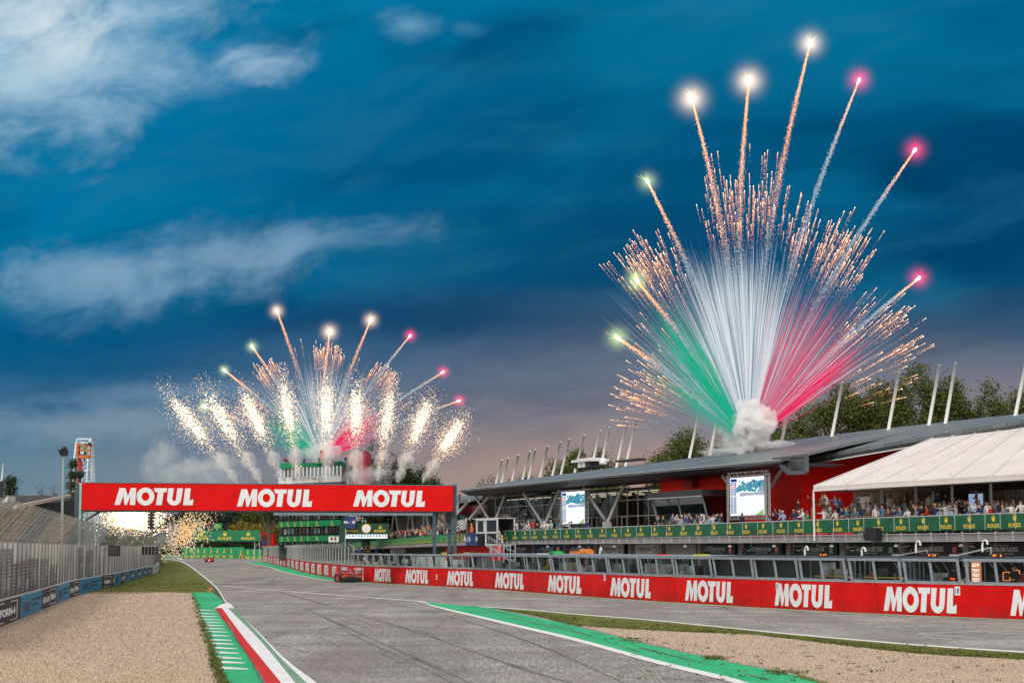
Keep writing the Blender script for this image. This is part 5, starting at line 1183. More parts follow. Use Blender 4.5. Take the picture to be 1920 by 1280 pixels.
# ================================================================ far end of the straight
YB = 520.0
gb2 = thing('bridge_banner', 'green advertising bridge with gold crowns across the track end', 'banner', flat(D(425,1015,YB), 0))
mb = MB(); a, b = D(362,1014,YB), D(488,993.5,YB); mb.box(a.x, YB, a.z, b.x, YB+1, b.z); part(mb, 'cloth', pm('bridge_green', (.008,.17,.07), .5, .08), gb2)
for u in (378, 421.5, 465.5): mb = MB(); c = D(u, 1011, YB-.05); put_rolex(mb, c, (1,0,0), Z, 3.9, 2.3); part(mb, 'emblem', M_GOLD, gb2)
mb = MB()
for u in (478, 487, 366): mb.bar(flat(D(u,1000,YB+.6),0), D(u,994,YB+.6), .2)
mb.bar(D(476,1028,YB+.5), D(488,1015,YB+.5), .12); part(mb, 'leg', M_GAL, gb2)
sc = thing('lap_board', 'small black lap display beside a green emblem panel above the bridge', 'display', D(394,993,YB+2)); mb = MB(); a, b = D(372,991.5,YB+2), D(416,980.5,YB+2); mb.box(a.x, YB+2, a.z, b.x, YB+2.4, b.z, 1); a, b = D(377,990.5,YB+1.9), D(399,979.5,YB+1.9); mb.box(a.x, YB+1.9, a.z, b.x, YB+2.1, b.z, 0); part(mb, 'cabinet', [M_DARK, M_BGREEN], sc)
mb = MB(); put_text(mb, '00:00', D(388,983,YB+1.85), (1,0,0), Z, .7, 2.6, 0); part(mb, 'digits', em('dim_digits', (.5,.03,.03), .8), sc); mb = MB(); put_rolex(mb, D(407,989.5,YB+1.9), (1,0,0), Z, 1.7, 1.25); part(mb, 'emblem', M_GOLD, sc)
gw = thing('green_hoarding', 'long green hoarding with gold emblems closing the end of the track', 'hoarding', flat(D(410,1046,562), 0))
mb = MB(); 
for (u0, u1, v0, v1, Y) in ((343,431,1025.5,1046,562),(431,458,1025,1046.5,560),(458,492,1028.5,1047,556)):
    a, b = D(u0,v1,Y), D(u1,v0,Y); mb = MB(); mb.box(a.x, Y, -.05, b.x, Y+.4, b.z); part(mb, 'hoarding_panel', M_BGREEN, gw)
for i, u in enumerate((349,360,371.5,383,395.5,407.5,420,433,452,464.5,475.5,487)):
    Y = 562 if u < 431 else (560 if u < 458 else 556); c = D(u, 1045 if u < 440 else 1047, Y-.1); mb = MB()
    put_text(mb, 'ROLEX', c, (1,0,0), Z, .85, 1.15, bold=.03); put_crown(mb, c + Z*1.35, (1,0,0), Z, 1.3, .30); part(mb, 'emblem', M_GOLD, gw)
lw = MB(); a, b = D(295,1048,566), D(343,1039,566); lw.box(a.x, 566, 0, b.x, 566.4, b.z); small('low_wall', 'low pale green wall left of the green hoarding', 'wall', lw, pm('faded_green', (.22,.30,.18), .8))
cp_ = thing('signal_panel', 'red framed signal box with black screen at the far pit wall end', 'signal box', flat(D(500,1023,398), 0)); Y = 398
def pb(mb, u0, u1, v0, v1, o0, o1, mi=0): a, b = D(u0,v1,Y), D(u1,v0,Y); mb.box(a.x, Y+o0, a.z, b.x, Y+o1, b.z, mi)
mb = MB(); q = [D(u,v,Y) for u, v in ((491,1022.5),(514.5,1022.5),(511,999.5),(488,999.5))]; mb.hexa([q[0],q[1],q[1]+Vector((0,2,0)),q[0]+Vector((0,2,0)),q[3],q[2],q[2]+Vector((0,2,0)),q[3]+Vector((0,2,0))]); part(mb, 'frame', M_RED, cp_)
mb = MB(); pb(mb, 490, 500.5, 1002, 1011, -.1, -.02, 0); pb(mb, 501.5, 508.5, 1002, 1021, -.1, -.02, 0); pb(mb, 490.5, 500.5, 1012, 1020.5, -.12, -.03, 1); part(mb, 'screens', [M_DARK, M_BLUE], cp_)
mb = MB(); pb(mb, 503, 505.5, 1006, 1019, -.5, -.2); mb.lathe(D(504.2,1005,Y-.35), [(.1,-.1),(.16,0),(.1,.15)], 8); part(mb, 'orange_figure', pm('signal_orange', (.6,.10,.03), .6), cp_)
tn = MB(); c = D(470, 1030, 575); tn.add([c+Vector(p) for p in ((-2.4,-2.4,-1),(2.4,-2.4,-1),(2.4,2.4,-1),(-2.4,2.4,-1),(0,0,.85))], [(0,1,4),(1,2,4),(2,3,4),(3,0,4)]); 
for x in (-1.5,1.5): tn.bar(c+Vector((x,-1.5,-.7)), flat(c,0)+Vector((x,-1.5,0)), .08)
small('pale_tent', 'small pale green peaked tent behind the hoarding', 'tent', tn, pm('tent_green', (.40,.52,.38), .7))
# ================================================================ left side: barrier, catch fence, stand, wheel
class Path:
    def __init__(s, P, n=10):
        s.p = catmull(P, n); s.l = [0.0]
        for a, b in zip(s.p, s.p[1:]): s.l.append(s.l[-1] + (b-a).length)
    def at(s, q, off=0.0):
        q = max(0, min(s.l[-1]-1e-4, q)); lo, hi = 0, len(s.l)-1
        while hi-lo > 1:
            m = (lo+hi)//2
            if s.l[m] <= q: lo = m
            else: hi = m
        d = (s.p[lo+1]-s.p[lo]).normalized(); n = Vector((d.y,-d.x,0)); return s.p[lo].lerp(s.p[lo+1], (q-s.l[lo])/(s.l[lo+1]-s.l[lo])) + n*off, d, n
    def s_u(s, u, off=0.0):
        k = (u-CX)/F; lo, hi = 0.0, s.l[-1]
        for _ in range(40):
            m = (lo+hi)/2; p = s.at(m, off)[0]
            if p.x/(p.y*CP - 2*SP) < k: lo = m
            else: hi = m
        return lo
    def wall(s, mb, q0, q1, o0, o1, z0, z1, mi=0, step=1.0):
        n = max(1, int((q1-q0)/step))
        for i in range(n):
            a, b = q0+(q1-q0)*i/n, q0+(q1-q0)*(i+1)/n; f = [flat(s.at(a,o0)[0],z0), flat(s.at(b,o0)[0],z0), flat(s.at(b,o1)[0],z0), flat(s.at(a,o1)[0],z0)]
            mb.hexa(f + [p + Z*(z1-z0) for p in f], mi)
# the barrier bends: two runs
B1 = Path([G(u, v) for u, v in ((-190,1243),(0,1174.5),(79,1142.5),(115,1127),(150,1114),(193,1103.3),(211,1100))])
B2 = Path([G(u, v) for u, v in ((209,1099.5),(228,1093.5),(250,1086.5),(272,1080),(287,1076),(296,1072.5),(299,1066))])
BH = .97
bar_ = thing('track_barrier', 'low left barrier with alternating blue and black advertising boards', 'barrier')
mb = MB(); B1.wall(mb, 0, B1.l[-1], -.35, -.02, 0, BH+.02); mb.build('concrete', M_CONC, bar_); mb = MB(); B2.wall(mb, 0, B2.l[-1], -.35, -.02, 0, BH+.02); mb.build('concrete', M_CONC, bar_)
BLUE = pm('sky_blue_board', (.008,.19,.34), .55, .08); BLK = pm('black_board', (.014,.014,.015), .55, .1)
def board(Pth, u0, u1, kind, h=BH):
    q0, q1 = Pth.s_u(u0), Pth.s_u(u1); mb = MB(); Pth.wall(mb, q0, q1, -.02, .02, .02, h, 0); root = mb.build('board', BLUE if kind == 'b' else BLK, bar_)
    L = q1-q0; t = MB()
    def fn(x0, y0): 
        def g(x, y): p, d, n = Pth.at(q0 + (x0+x)*L, .026); return flat(p, y0+y)
        return g
    def txt(s_, x0, y0, w, hh, mi=0, bold=.03):
        vs, fs, wd = text2d(s_, bold); f = fn(x0, y0); t.add([f(x/wd*w, y*hh) for x, y in vs], fs, mi)
    if L > 1.0:
        if kind == 'b':
            txt('WEC', .08, .18, .34, .46); txt('FIA WORLD ENDURANCE', .46, .60, .48, .13); txt('CHAMPIONSHIP', .46, .36, .34, .13)
        else:
            if kind != 'k2': txt('HITCH-ON', .04, .28, .40, .30, 1, .05)
            a0 = .48 if kind != 'k2' else .2; w0 = .44 if kind != 'k2' else .66
            txt('FORM-4', a0+.05, .32, w0-.1, .32, 1, .05); f = fn(0, 0)
            for (xa, ya, xb, yb) in ((a0,.10,a0+w0,.13),(a0,.85,a0+w0,.88),(a0,.10,a0+.015,.88),(a0+w0-.015,.10,a0+w0,.88)):
                t.add([f(xa,ya), f(xb,ya), f(xb,yb), f(xa,yb)], [(0,1,2,3)], 1)
        if t.v: t.build('lettering', [M_DARK, M_WL], root)
board(B1, -60, 38, 'k'); board(B1, 39, 78.5, 'b'); board(B1, 79, 106.5, 'k'); board(B1, 107, 130.5, 'b'); board(B1, 131, 149, 'k'); board(B1, 150, 191, 'b'); board(B1, 192, 210.5, 'k2', 1.0)
for u0, u1, k in ((211.5,214.5,'k'),(215,227,'b'),(227.5,235.5,'k'),(236,245.5,'b'),(246,251.5,'k'),(252,259,'b'),(259.5,264,'k'),(264.5,270,'b'),(270.5,274,'k'),(274.5,279,'b'),(279.5,282.5,'k'),(283,286,'b')): board(B2, u0, u1, k)
rb = MB(); rp = Path([G(286,1066), G(296,1059), G(303,1052)]); rp.wall(rb, 0, rp.l[-1], -.3, 0, .0, 1.45); small('red_barrier', 'short red barrier at the far end of the left barrier', 'barrier', rb, M_RED)
# catch fence
FP = Path([G(u, v) for u, v in ((-230,1243),(-14,1168),(64,1138),(135,1110),(182,1098),(215,1092),(262,1078),(290,1069),(299,1060),(302,1052.5))], 12)
cf = thing('catch_fence', 'tall pale catch fence with top bent towards the track, running along the left', 'fence')
M_WIRE = pm('fence_wire', (.72,.69,.65), .5, .25, .12, metal=.3, stain=((.34,.22,.13), .5)); M_WIRE2 = pm('fence_wire_cool', (.50,.54,.58), .5, .2, .2)
M_FPOST = pm('fence_post_steel', (.20,.20,.19), .6, .2)
KZ, TZ, OV = 3.40, 4.80, 1.2
q = 0.0; k = 0
while q < FP.l[-1] - .5:
    p, d, n = FP.at(q); mb = MB(); mb.bar(flat(p,0), flat(p,KZ), .055); mb.bar(flat(p,KZ), flat(p+n*OV,TZ), .05, .05); mb.build('post', M_FPOST, cf); q += 2.1 + .02*k; k += 1
def mesh_panel(q0, q1, mat, sp=.085, w=.017, arm_sp=.045):
    mb = MB(); n = int((q1-q0)/sp)
    for i in range(n):
        q = q0 + i*sp; p, d, nn = FP.at(q, -.05); mb.quad(flat(p,.9), flat(p+d*w,.9), flat(p+d*w,KZ), flat(p,KZ))
    n = int((q1-q0)/arm_sp)
    for i in range(n):
        q = q0 + i*arm_sp; p, d, nn = FP.at(q); a, b = flat(p,KZ), flat(p+nn*OV,TZ+random.uniform(-.02,.05)); ww = random.choice((.022,.03,.042)); mb.quad(a, a+d*ww, b+d*ww, b)
    m = max(1, int((q1-q0)/1.5))
    for z in [1.0+.165*k for k in range(15)]:
        for i in range(m):
            a, b = FP.at(q0+(q1-q0)*i/m, -.045)[0], FP.at(q0+(q1-q0)*(i+1)/m, -.045)[0]; mb.quad(flat(a,z), flat(b,z), flat(b,z+.020), flat(a,z+.020))
    for k in range(3):
        f = (k+.5)/3
        for i in range(m):
            A_ = FP.at(q0+(q1-q0)*i/m, .01); B_ = FP.at(q0+(q1-q0)*(i+1)/m, .01); a, b = A_[0]+A_[2]*OV*f, B_[0]+B_[2]*OV*f; z = KZ+(TZ-KZ)*f; mb.quad(flat(a,z), flat(b,z), flat(b,z+.02), flat(a,z+.02))
    mb.build('mesh_panel', mat, cf)
q = 0.0; k = 0
while q < FP.l[-1] - 1:
    q1 = min(FP.l[-1], q + 9); mesh_panel(q, q1, M_WIRE2 if k % 4 == 0 else M_WIRE, sp=.055 + .0004*q, w=.019); q = q1; k += 1
# pale retaining wall and clutter behind the fence
rw = MB(); FP.wall(rw, 0, FP.l[-1]*.985, -.62, -.40, 0, 3.28, step=3); small('retaining_wall', 'tall pale panelled wall standing behind the left catch fence', 'wall', rw, pm('wall_panels', (.74,.71,.68), .8, .35, .5, stain=((.16,.155,.15), .75)))
for u0, u1, z0, z1, c, nm, lb in ((27,40,1.0,2.3,(.10,.02,.015),'dark_red_stall','dark red stall front behind the fence'),(40,53,.8,2.4,(.16,.025,.02),'red_brown_door','red brown door panel behind the fence'),(54,66,1.2,2.5,(.09,.02,.015),'maroon_awning','maroon awning behind the fence'),(78,86,1.3,2.4,(.14,.15,.16),'grey_locker','grey locker behind the fence'),(96,103,1.3,2.0,(.10,.10,.07),'olive_crate','olive crate behind the fence'),(-5,20,1.0,3.0,(.10,.12,.14),'slate_panel','slate panel behind the fence at its near end'),(148,153,1.2,3.1,(.12,.17,.24),'blue_column','blue grey column behind the fence'),(163,171,1.2,2.9,(.20,.21,.22),'grey_shutter','grey shutter behind the fence')):
    q0, q1 = FP.s_u(u0, -.3), FP.s_u(u1, -.3); mb = MB(); FP.wall(mb, q0, q1, -.39, -.22, z0*.3, z1); FP.wall(mb, q0+(q1-q0)*.3, q0+(q1-q0)*.7, -.22, -.20, z0+.2, z0+.7, 1); small(nm, lb, nm.split('_')[-1], mb, [pm(nm+'_m', c, .7, .3), M_LSTEEL])
# display and louvred panels on the fence
fd = thing('fence_display', 'square dark display with black frame fixed on the left fence', 'display', D(214,1044,128)); a, b = D(202.5,1042,128), D(224.5,1022,128)
mb = MB(); mb.box(a.x, 128, a.z, b.x, 128.25, b.z); part(mb, 'case', M_DARK, fd); mb = MB(); mb.box(a.x+.1, 127.96, a.z+.1, b.x-.1, 127.99, b.z-.1); part(mb, 'screen', pm('brown_screen', (.055,.035,.03), .4), fd)
mb = MB(); mb.bar(D(194,1033,129), D(202,1026,128.2), .06); part(mb, 'bracket', M_GAL, fd)
fl = thing('louvre_panel', 'white framed panel of five black louvres at the far end of the fence', 'panel', D(281,1040,165)); 
for i in range(5): a, b = D(265.5+i*6.4,1039.5,165), D(270+i*6.4,1023.5,165); mb = MB(); mb.box(a.x, 165, a.z, b.x, 165.15, b.z); part(mb, 'louvre', M_DARK, fl)
mb = MB(); a, b = D(264.5,1040.3,165.2), D(296.5,1022.5,165.2); mb.box(a.x, 165.2, a.z, b.x, 165.3, b.z); part(mb, 'backing', M_LSTEEL, fl)
# covered stand
gs_ = thing('covered_stand', 'dark covered stand with thin pale sloping roof edge beyond the fence', 'stand')
q = [D(29,947.5,120), D(131,927,170)]; w_ = Vector((-14,6,-1.2)); mb = MB(); h = Z*.32
mb.hexa([q[0]-h, q[1]-h, q[1]-h+w_, q[0]-h+w_, q[0], q[1], q[1]+w_, q[0]+w_]); mb.build('roof', M_INT, gs_); mb = MB(); mb.bar(q[0]-Z*.1-Vector((0,.1,0)), q[1]-Z*.1-Vector((0,.1,0)), .25, .25); mb.build('roof_edge', pm('pale_roof', (.50,.42,.35), .6), gs_)  # slab coloured near-black to stand for shade under the roof
mb = MB(); e = [D(31,950,121), D(150,930,171)]; e2 = [D(31,950,126), D(150,930,190)]; mb.hexa([flat(e[0],0)+w_*.3, flat(D(152,950,171),0), flat(D(154,950,190),0), flat(e2[0],0)+w_*.5, e[0]-Z*.4+w_*.3, D(152,933,171), D(154,933,190), e2[0]-Z*.4+w_*.5]); mb.build('dark_interior', M_INT, gs_)
mb = MB(); a, b = D(14,951,190), D(131,928.5,190); mb.box(a.x, 190, 0, b.x, 196, b.z); mb.build('concrete_parapet', pm('parapet_dark', (.085,.085,.083), .8), gs_)
mb = MB(); P = [D(14,944,186), D(3,941,186), D(14,929,186)]; mb.hexa([P[1]-Z*.3, P[0], P[0]+Vector((0,3,0)), P[1]-Z*.3+Vector((0,3,0)), P[1], P[2], P[2]+Vector((0,3,0)), P[1]+Vector((0,3,0))]); mb.build('white_gable', M_WHITE, gs_)
mb = MB()
for u in (172,178,184,190): mb.bar(D(u,981,178), D(u,966,178), .2)
mb.bar(D(168,981,178), D(196,981,178), .15); mb.build('hut_posts', M_WHITE, gs_)
# ferris wheel
YW = 520.0; sW = YW/F; cW = D(157, 909, YW); Rw = 87*sW
fw = thing('ferris_wheel', 'white and pale blue ferris wheel seen almost edge-on behind the gantry', 'ferris wheel', flat(cW, 0)); MW = pm('wheel_white', (.62,.70,.74), .5, .05); MBL = pm('wheel_blue', (.10,.32,.55), .5)
yaw = R(8.5); axw = Vector((math.cos(yaw), math.sin(yaw), 0)); rad = Vector((-math.sin(yaw), math.cos(yaw), 0))
def wp(a, r, o): return cW + rad*(math.sin(a)*r) + Z*(math.cos(a)*r) + axw*o
for o_, nm in ((-1.9,'rim'),(1.9,'rim')):
    mb = MB(); mb.tube([wp(i*math.pi/24, Rw, o_) for i in range(49)], .20, 5); mb.tube([wp(i*math.pi/24, Rw*.88, o_) for i in range(49)], .12, 4); part(mb, nm, MW, fw)
mb = MB()
for i in range(24):
    a = i*math.pi/12; mb.bar(wp(a,Rw,-1.9), wp(a,Rw,1.9), .22); mb.bar(wp(a,1,-1.9), wp(a,Rw,-1.9), .10); mb.bar(wp(a,1,1.9), wp(a,Rw,1.9), .10); mb.bar(wp(a,Rw*.88,-1.9), wp(a+.13,Rw,1.9), .08)
part(mb, 'spokes', MW, fw)
for i in range(24):
    a = i*math.pi/12 + .06; mb = MB(); c = wp(a, Rw*1.0, 0) - Z*1.1; mb.obox(c, axw*.8, rad*.8, Z*.28, 0); mb.obox(c+Z*1.1, axw*.9, rad*.9, Z*.12, 0)
    for sx in (-1,1):
        for sy in (-1,1): mb.bar(c+axw*.7*sx+rad*.7*sy, c+axw*.7*sx+rad*.7*sy+Z*1.1, .1, mi=1)
    mb.obox(c+Z*.4, axw*.5, rad*.5, Z*.3, 1); part(mb, 'gondola', [MW, MBL], fw)
for sx in (-1,1):
    mb = MB(); mb.bar(cW+axw*2.6*sx, flat(cW,0)+axw*4.5*sx+rad*6, .45); mb.bar(cW+axw*2.6*sx, flat(cW,0)+axw*4.5*sx-rad*6, .45); part(mb, 'leg', MW, fw)
mb = MB(); mb.tube([cW-axw*2.8, cW+axw*2.8], .5, 8); part(mb, 'hub', MBL, fw)
# cherry picker
YK = 185.0
ch = thing('cherry_picker', 'orange cherry picker basket raised on a red boom before the ferris wheel', 'lift', flat(D(149,900,YK), 0)); MO = pm('lift_orange', (.62,.14,.015), .5); MR2 = pm('boom_red', (.42,.03,.012), .5)
mb = MB(); mb.bar(flat(D(149,960,YK),0), D(149,862,YK), .32); mb.bar(D(149,866,YK), D(146.5,834,YK), .28); mb.bar(D(148,890,YK)+Vector((.25,0,0)), D(150,862,YK)+Vector((.2,0,0)), .12); part(mb, 'boom', MR2, ch)
mb = MB(); c = D(157.5,850,YK); w2, h2 = .55, .95
mb.obox(c-Z*.35, (w2,0,0), (0,.5,0), (0,0,.14))
for sx in (-1,1):
    for sy in (-1,1): mb.bar(c+Vector((w2*sx,.5*sy,-.3)), c+Vector((w2*sx,.5*sy,h2-.1)), .09)
for z in (.35,.8): mb.obox(c+Vector((0,-.5,z)), (w2,0,0), (0,.04,0), (0,0,.05)); mb.obox(c+Vector((0,.5,z)), (w2,0,0), (0,.04,0), (0,0,.05))
mb.obox(c+Vector((-w2-.05,0,.4)), (.12,0,0), (0,.3,0), (0,0,.65)); part(mb, 'basket', MO, ch)
cmr = MB(); c3 = D(166,834,YK); cmr.obox(c3, (.30,0,0), (0,.14,0), (0,0,.14)); cmr.lathe(c3+Vector((-.3,0,0)), [(.14,-.12),(.14,0),(.08,.1)], 10, axis='x'); cmr.obox(c3+Vector((.1,0,.2)), (.12,0,0),(0,.08,0),(0,0,.08)); cmr.bar(c3-Z*.1, c3-Z*.55, .08); small('tv_camera', 'black television camera on the rim of the orange basket', 'camera', cmr, M_DARK)
# mast at the left edge
ms = MB(); ms.tube([flat(D(2,960,240),0), D(3,902,240)], .25, 6); ms.tube([D(3,902,240), D(6,868,240)], [.16,.03], 5, 1); ms.bar(D(0,903,240), D(6,901,240), .25); small('radio_mast', 'thin pale radio mast at the left edge of the view', 'mast', ms, [M_DARK, M_WHITE])

# ================================================================ trees
LEAFM = {}
def leaf_mat(name, c):
    if name in LEAFM: return LEAFM[name]
    m, n, o = base_mat(name); b = n.node('ShaderNodeBsdfPrincipled'); g = n.node('ShaderNodeNewGeometry'); tcn = n.node('ShaderNodeTexCoord').outputs['Object']
    f = n.m('ADD', n.m('MULTIPLY', g.outputs['Random Per Island'], .5), n.m('MULTIPLY', n.noise(tcn, .9, 3, .6), .5))
    col = n.ramp(f, [(.25, tuple(x*.45 for x in c)), (.5, c), (.75, (c[0]*1.9, c[1]*1.55, c[2]*1.2))])
    n.l.new(col, b.inputs['Base Color']); b.inputs['Roughness'].default_value = .7; b.inputs['Specular IOR Level'].default_value = .2
    n.l.new(b.outputs[0], o.inputs[0]); LEAFM[name] = m; return m
M_BARK = pm('bark', (.11,.08,.055), .9, .3, 4)
def crown_leaves(blobs, n, size, rnd, shell=.55):
    mb = MB(); tot = sum(b[3]*b[4]*b[5] for b in blobs)
    for (x, y, z, rx, ry, rz) in blobs:
        m = int(n*(rx*ry*rz)/tot); nc = max(6, m//26)
        for _ in range(nc):      # clumps of leaves with gaps between
            u = rnd.uniform(-1,1); a = rnd.uniform(0, 6.28); r = shell + (1-shell)*rnd.random()**.6; s = math.sqrt(1-u*u); k = r*rnd.uniform(.8,1.08)
            c = Vector((x+rx*k*s*math.cos(a), y+ry*k*s*math.sin(a), z+rz*k*u)); cr = size*rnd.uniform(1.6, 3.4)
            for _ in range(26):
                p = c + Vector((rnd.gauss(0,.45), rnd.gauss(0,.45), rnd.gauss(0,.36)))*cr; w = size*rnd.uniform(.5,1.1)
                t = Vector((rnd.gauss(0,1), rnd.gauss(0,1), rnd.gauss(0,.6))).normalized()*w; v = Vector((rnd.gauss(0,1), rnd.gauss(0,1), rnd.gauss(0,1))).normalized()*w*.6
                mb.add([p-t*.5, p+v*.5, p+t*.5, p-v*.5], [(0,1,2,3)])
    return mb
def tree(base, h, w, label, mat, n=3500, size=.30, kind='round', seed=1, name='tree', group=None):
    rnd = random.Random(seed); root = thing(name, label, 'tree', base, rnd.uniform(0, 6.28), group)
    mb = MB(); lean = Vector((rnd.uniform(-.04,.04)*h, rnd.uniform(-.04,.04)*h, 0)); th = h*(.45 if kind == 'round' else .9)
    mb.tube([Vector((0,0,-.1)), lean*.3+Z*th*.5, lean+Z*th], [h*.022+.06, h*.017+.04, h*.008+.02], 7)
    blobs = []
    if kind == 'round':
        for _ in range(9):
            a = rnd.uniform(0,6.28); e = rnd.uniform(.25,.95); L = rnd.uniform(.25,.42)*w; z0 = th*rnd.uniform(.6,1)
            end = Vector((math.cos(a)*L, math.sin(a)*L, z0+(h-z0)*rnd.uniform(.3,.75))); mb.tube([Vector((0,0,z0))+lean*.8, (Vector((0,0,z0))+end)/2+Z*.2, end], [h*.010+.02, h*.007+.015, .02], 5)
            r = w*rnd.uniform(.17,.27); blobs.append((end.x, end.y, min(end.z, h-r*.9), r, r, r*rnd.uniform(.75,.95)))
        blobs.append((0,0,h*.74,w*.30,w*.30,h*.24))
    elif kind == 'cypress':
        for k in range(6): f = k/5; r = w*.5*(math.sin(math.pi*(.25+.7*f)) ** .7); blobs.append((rnd.uniform(-.1,.1)*w, rnd.uniform(-.1,.1)*w, h*(.14+.80*f), r, r, h*.13))
    else:   # conifer: whorls of boughs
        for k in range(9):
            f = k/8; z = h*(.18+.78*f); r = w*.5*(1-f*.86)
            for j in range(5): a = j*1.256 + k*.7; L = r*rnd.uniform(.6,1); e = Vector((math.cos(a)*L, math.sin(a)*L, z-r*.1)); mb.tube([Vector((0,0,z)), e], [.07,.02], 4); blobs.append((e.x*.65, e.y*.65, e.z, L*.5, L*.5, h*.022+.1))
    mb.build('trunk', M_BARK, root); crown_leaves(blobs, int(n*2.6), size*1.15, rnd).build('crown', mat, root); return root
LG = leaf_mat('leaf_green', (.078,.105,.026)); LD = leaf_mat('leaf_dark', (.022,.040,.016)); LY = leaf_mat('leaf_yellow', (.17,.14,.018)); LP = leaf_mat('leaf_pine', (.035,.06,.025)); LB_ = leaf_mat('leaf_brown', (.13,.09,.05))
def ptree(u, vt, wpx, Y, label, mat, **k):
    p = D(u, 1028, Y); top = D(u, vt, Y).z; w = wpx/F*Y; return tree((p.x, p.y, 0), top, w, label, mat, **k)
GT = 'trees behind the pit building'
for i, (u, vt, wp_, Y, n, lb) in enumerate([
    (1285,800,105,238,4500,'dense green tree behind the two poles left of the smoke'),(1240,838,60,240,1500,'low bushy tree left of the tree behind the smoke'),(1350,822,60,236,1800,'small green tree half hidden behind the smoke cloud'),
    (1450,790,90,232,3200,'green tree behind the red trails right of the smoke'),(1520,762,110,226,4200,'broad green tree between the smoke and the tall crowns'),(1590,712,120,220,5200,'tall broad green tree left of the highest crown'),
    (1655,704,110,216,5200,'tall green tree behind the pole over the red wall end'),(1725,676,135,210,6500,'highest tree, dense green, behind the pair of close poles'),(1790,700,100,208,4800,'green tree just right of the highest crown'),
    (1862,715,90,205,2600,'thin open-crowned tree near the right edge'),(1925,722,90,204,3200,'green tree cut by the right edge of the view'),
    (1080,832,62,330,2200,'pale green tree behind the middle leaning poles'),(1125,838,52,326,1700,'green tree behind the rooftop cabin'),(1040,858,60,335,1500,'low green tree left of the rooftop cabin'),(985,880,60,345,1300,'low tree behind the fifth leaning pole'),(925,888,52,350,1100,'small low tree by the first leaning poles'),(1165,862,40,325,700,'thin twiggy tree right of the rooftop cabin')]):
    ptree(u, vt-(6 if Y < 260 else 0), wp_*1.12, Y, lb, LG, n=int(n*1.35), size=.34 if Y < 260 else .42, seed=20+i, group=GT)
GT2 = 'dark trees beside the control tower'
for i, (u, vt, wp_, lb) in enumerate([(692,838,34,'tall dark cypress nearest the red tower fin'),(712,834,28,'tall dark narrow cypress second from the tower'),(738,848,34,'dark cypress between two spark fountains'),(762,862,40,'dark green bushy cypress behind the seventh fountain'),(790,872,40,'broad dark cypress left of the last smoke column'),(812,886,34,'short dark cypress at the right end of the row')]):
    ptree(u, vt, wp_, 345, lb, LD, n=2600, size=.42, kind='cypress' if i < 3 else 'round', seed=60+i, name='cypress', group=GT2)
GT3 = 'trees beneath the gantry banner'
for i, (u, vt, wp_, Y, m, lb) in enumerate([(345,955,60,615,LD,'dark tree behind the orange sparks'),(392,948,72,625,LD,'dark tree behind the lap display'),(440,944,74,631,LD,'tall dark tree above the green bridge'),(488,942,70,625,LG,'deep green tree right of the bridge middle'),(530,950,56,620,LD,'dark tree at the left foot of the tower'),
    (452,982,40,577,LY,'yellow green bush above the bridge right half'),(478,984,34,575,LY,'yellow bush behind the right end of the bridge'),(505,978,32,610,LG,'pointed green bush behind the red signal box'),(516,986,22,609,LY,'small yellowish bush at the tower foot'),(315,985,50,620,LD,'low dark tree at the fence end'),(460,1010,60,573,LD,'dark bush below the bridge right half'),(405,1012,60,573,LD,'dark bush below the bridge left half'),(350,1005,50,605,LD,'dark bush behind the orange sparks')]):
    ptree(u, vt, wp_, Y, lb, m, n=2400, size=.72, seed=90+i, group=GT3)
ptree(16,895,42,260,'dark layered conifer at the left edge', LP, n=2600, size=.34, kind='conifer', seed=120, name='conifer')
ptree(8,925,30,250,'yellow green bush below the layered conifer', LY, n=1200, size=.3, seed=121, name='bush')
ptree(72,916,9,330,'tiny pointed cypress above the concrete parapet', LD, n=500, size=.3, kind='cypress', seed=122, name='cypress')
ptree(134,862,52,300,'open layered conifer behind the lamp post', LP, n=2600, size=.32, kind='conifer', seed=123, name='conifer')
ptree(98,905,26,320,'bare brownish shrub left of the lamp post', LB_, n=420, size=.28, seed=124, name='shrub')
ptree(84,918,14,320,'small thin shrub beside the tiny cypress', LB_, n=160, size=.26, seed=125, name='shrub')
ptree(505,906,60,380,'low dark tree line piece just above the gantry left of the tower', LD, n=900, size=.5, seed=126)
# far wooded rise
wl = MB(); rnd = random.Random(5)
for _ in range(9000):
    x = rnd.uniform(-420, 420); p = Vector((x, 640+rnd.uniform(0,60), rnd.random()**.7*(5.0+2.5*math.sin(x*.04)+1.5*math.sin(x*.13)))); w = rnd.uniform(1.2,2.6); t = Vector((rnd.gauss(0,1),rnd.gauss(0,1),rnd.gauss(0,.6))).normalized()*w; v = Vector((rnd.gauss(0,1),rnd.gauss(0,1),rnd.gauss(0,1))).normalized()*w*.6
    wl.add([p-t, p+v, p+t, p-v], [(0,1,2,3)])
tag(wl.build('distant_wood', LD), kind='stuff')
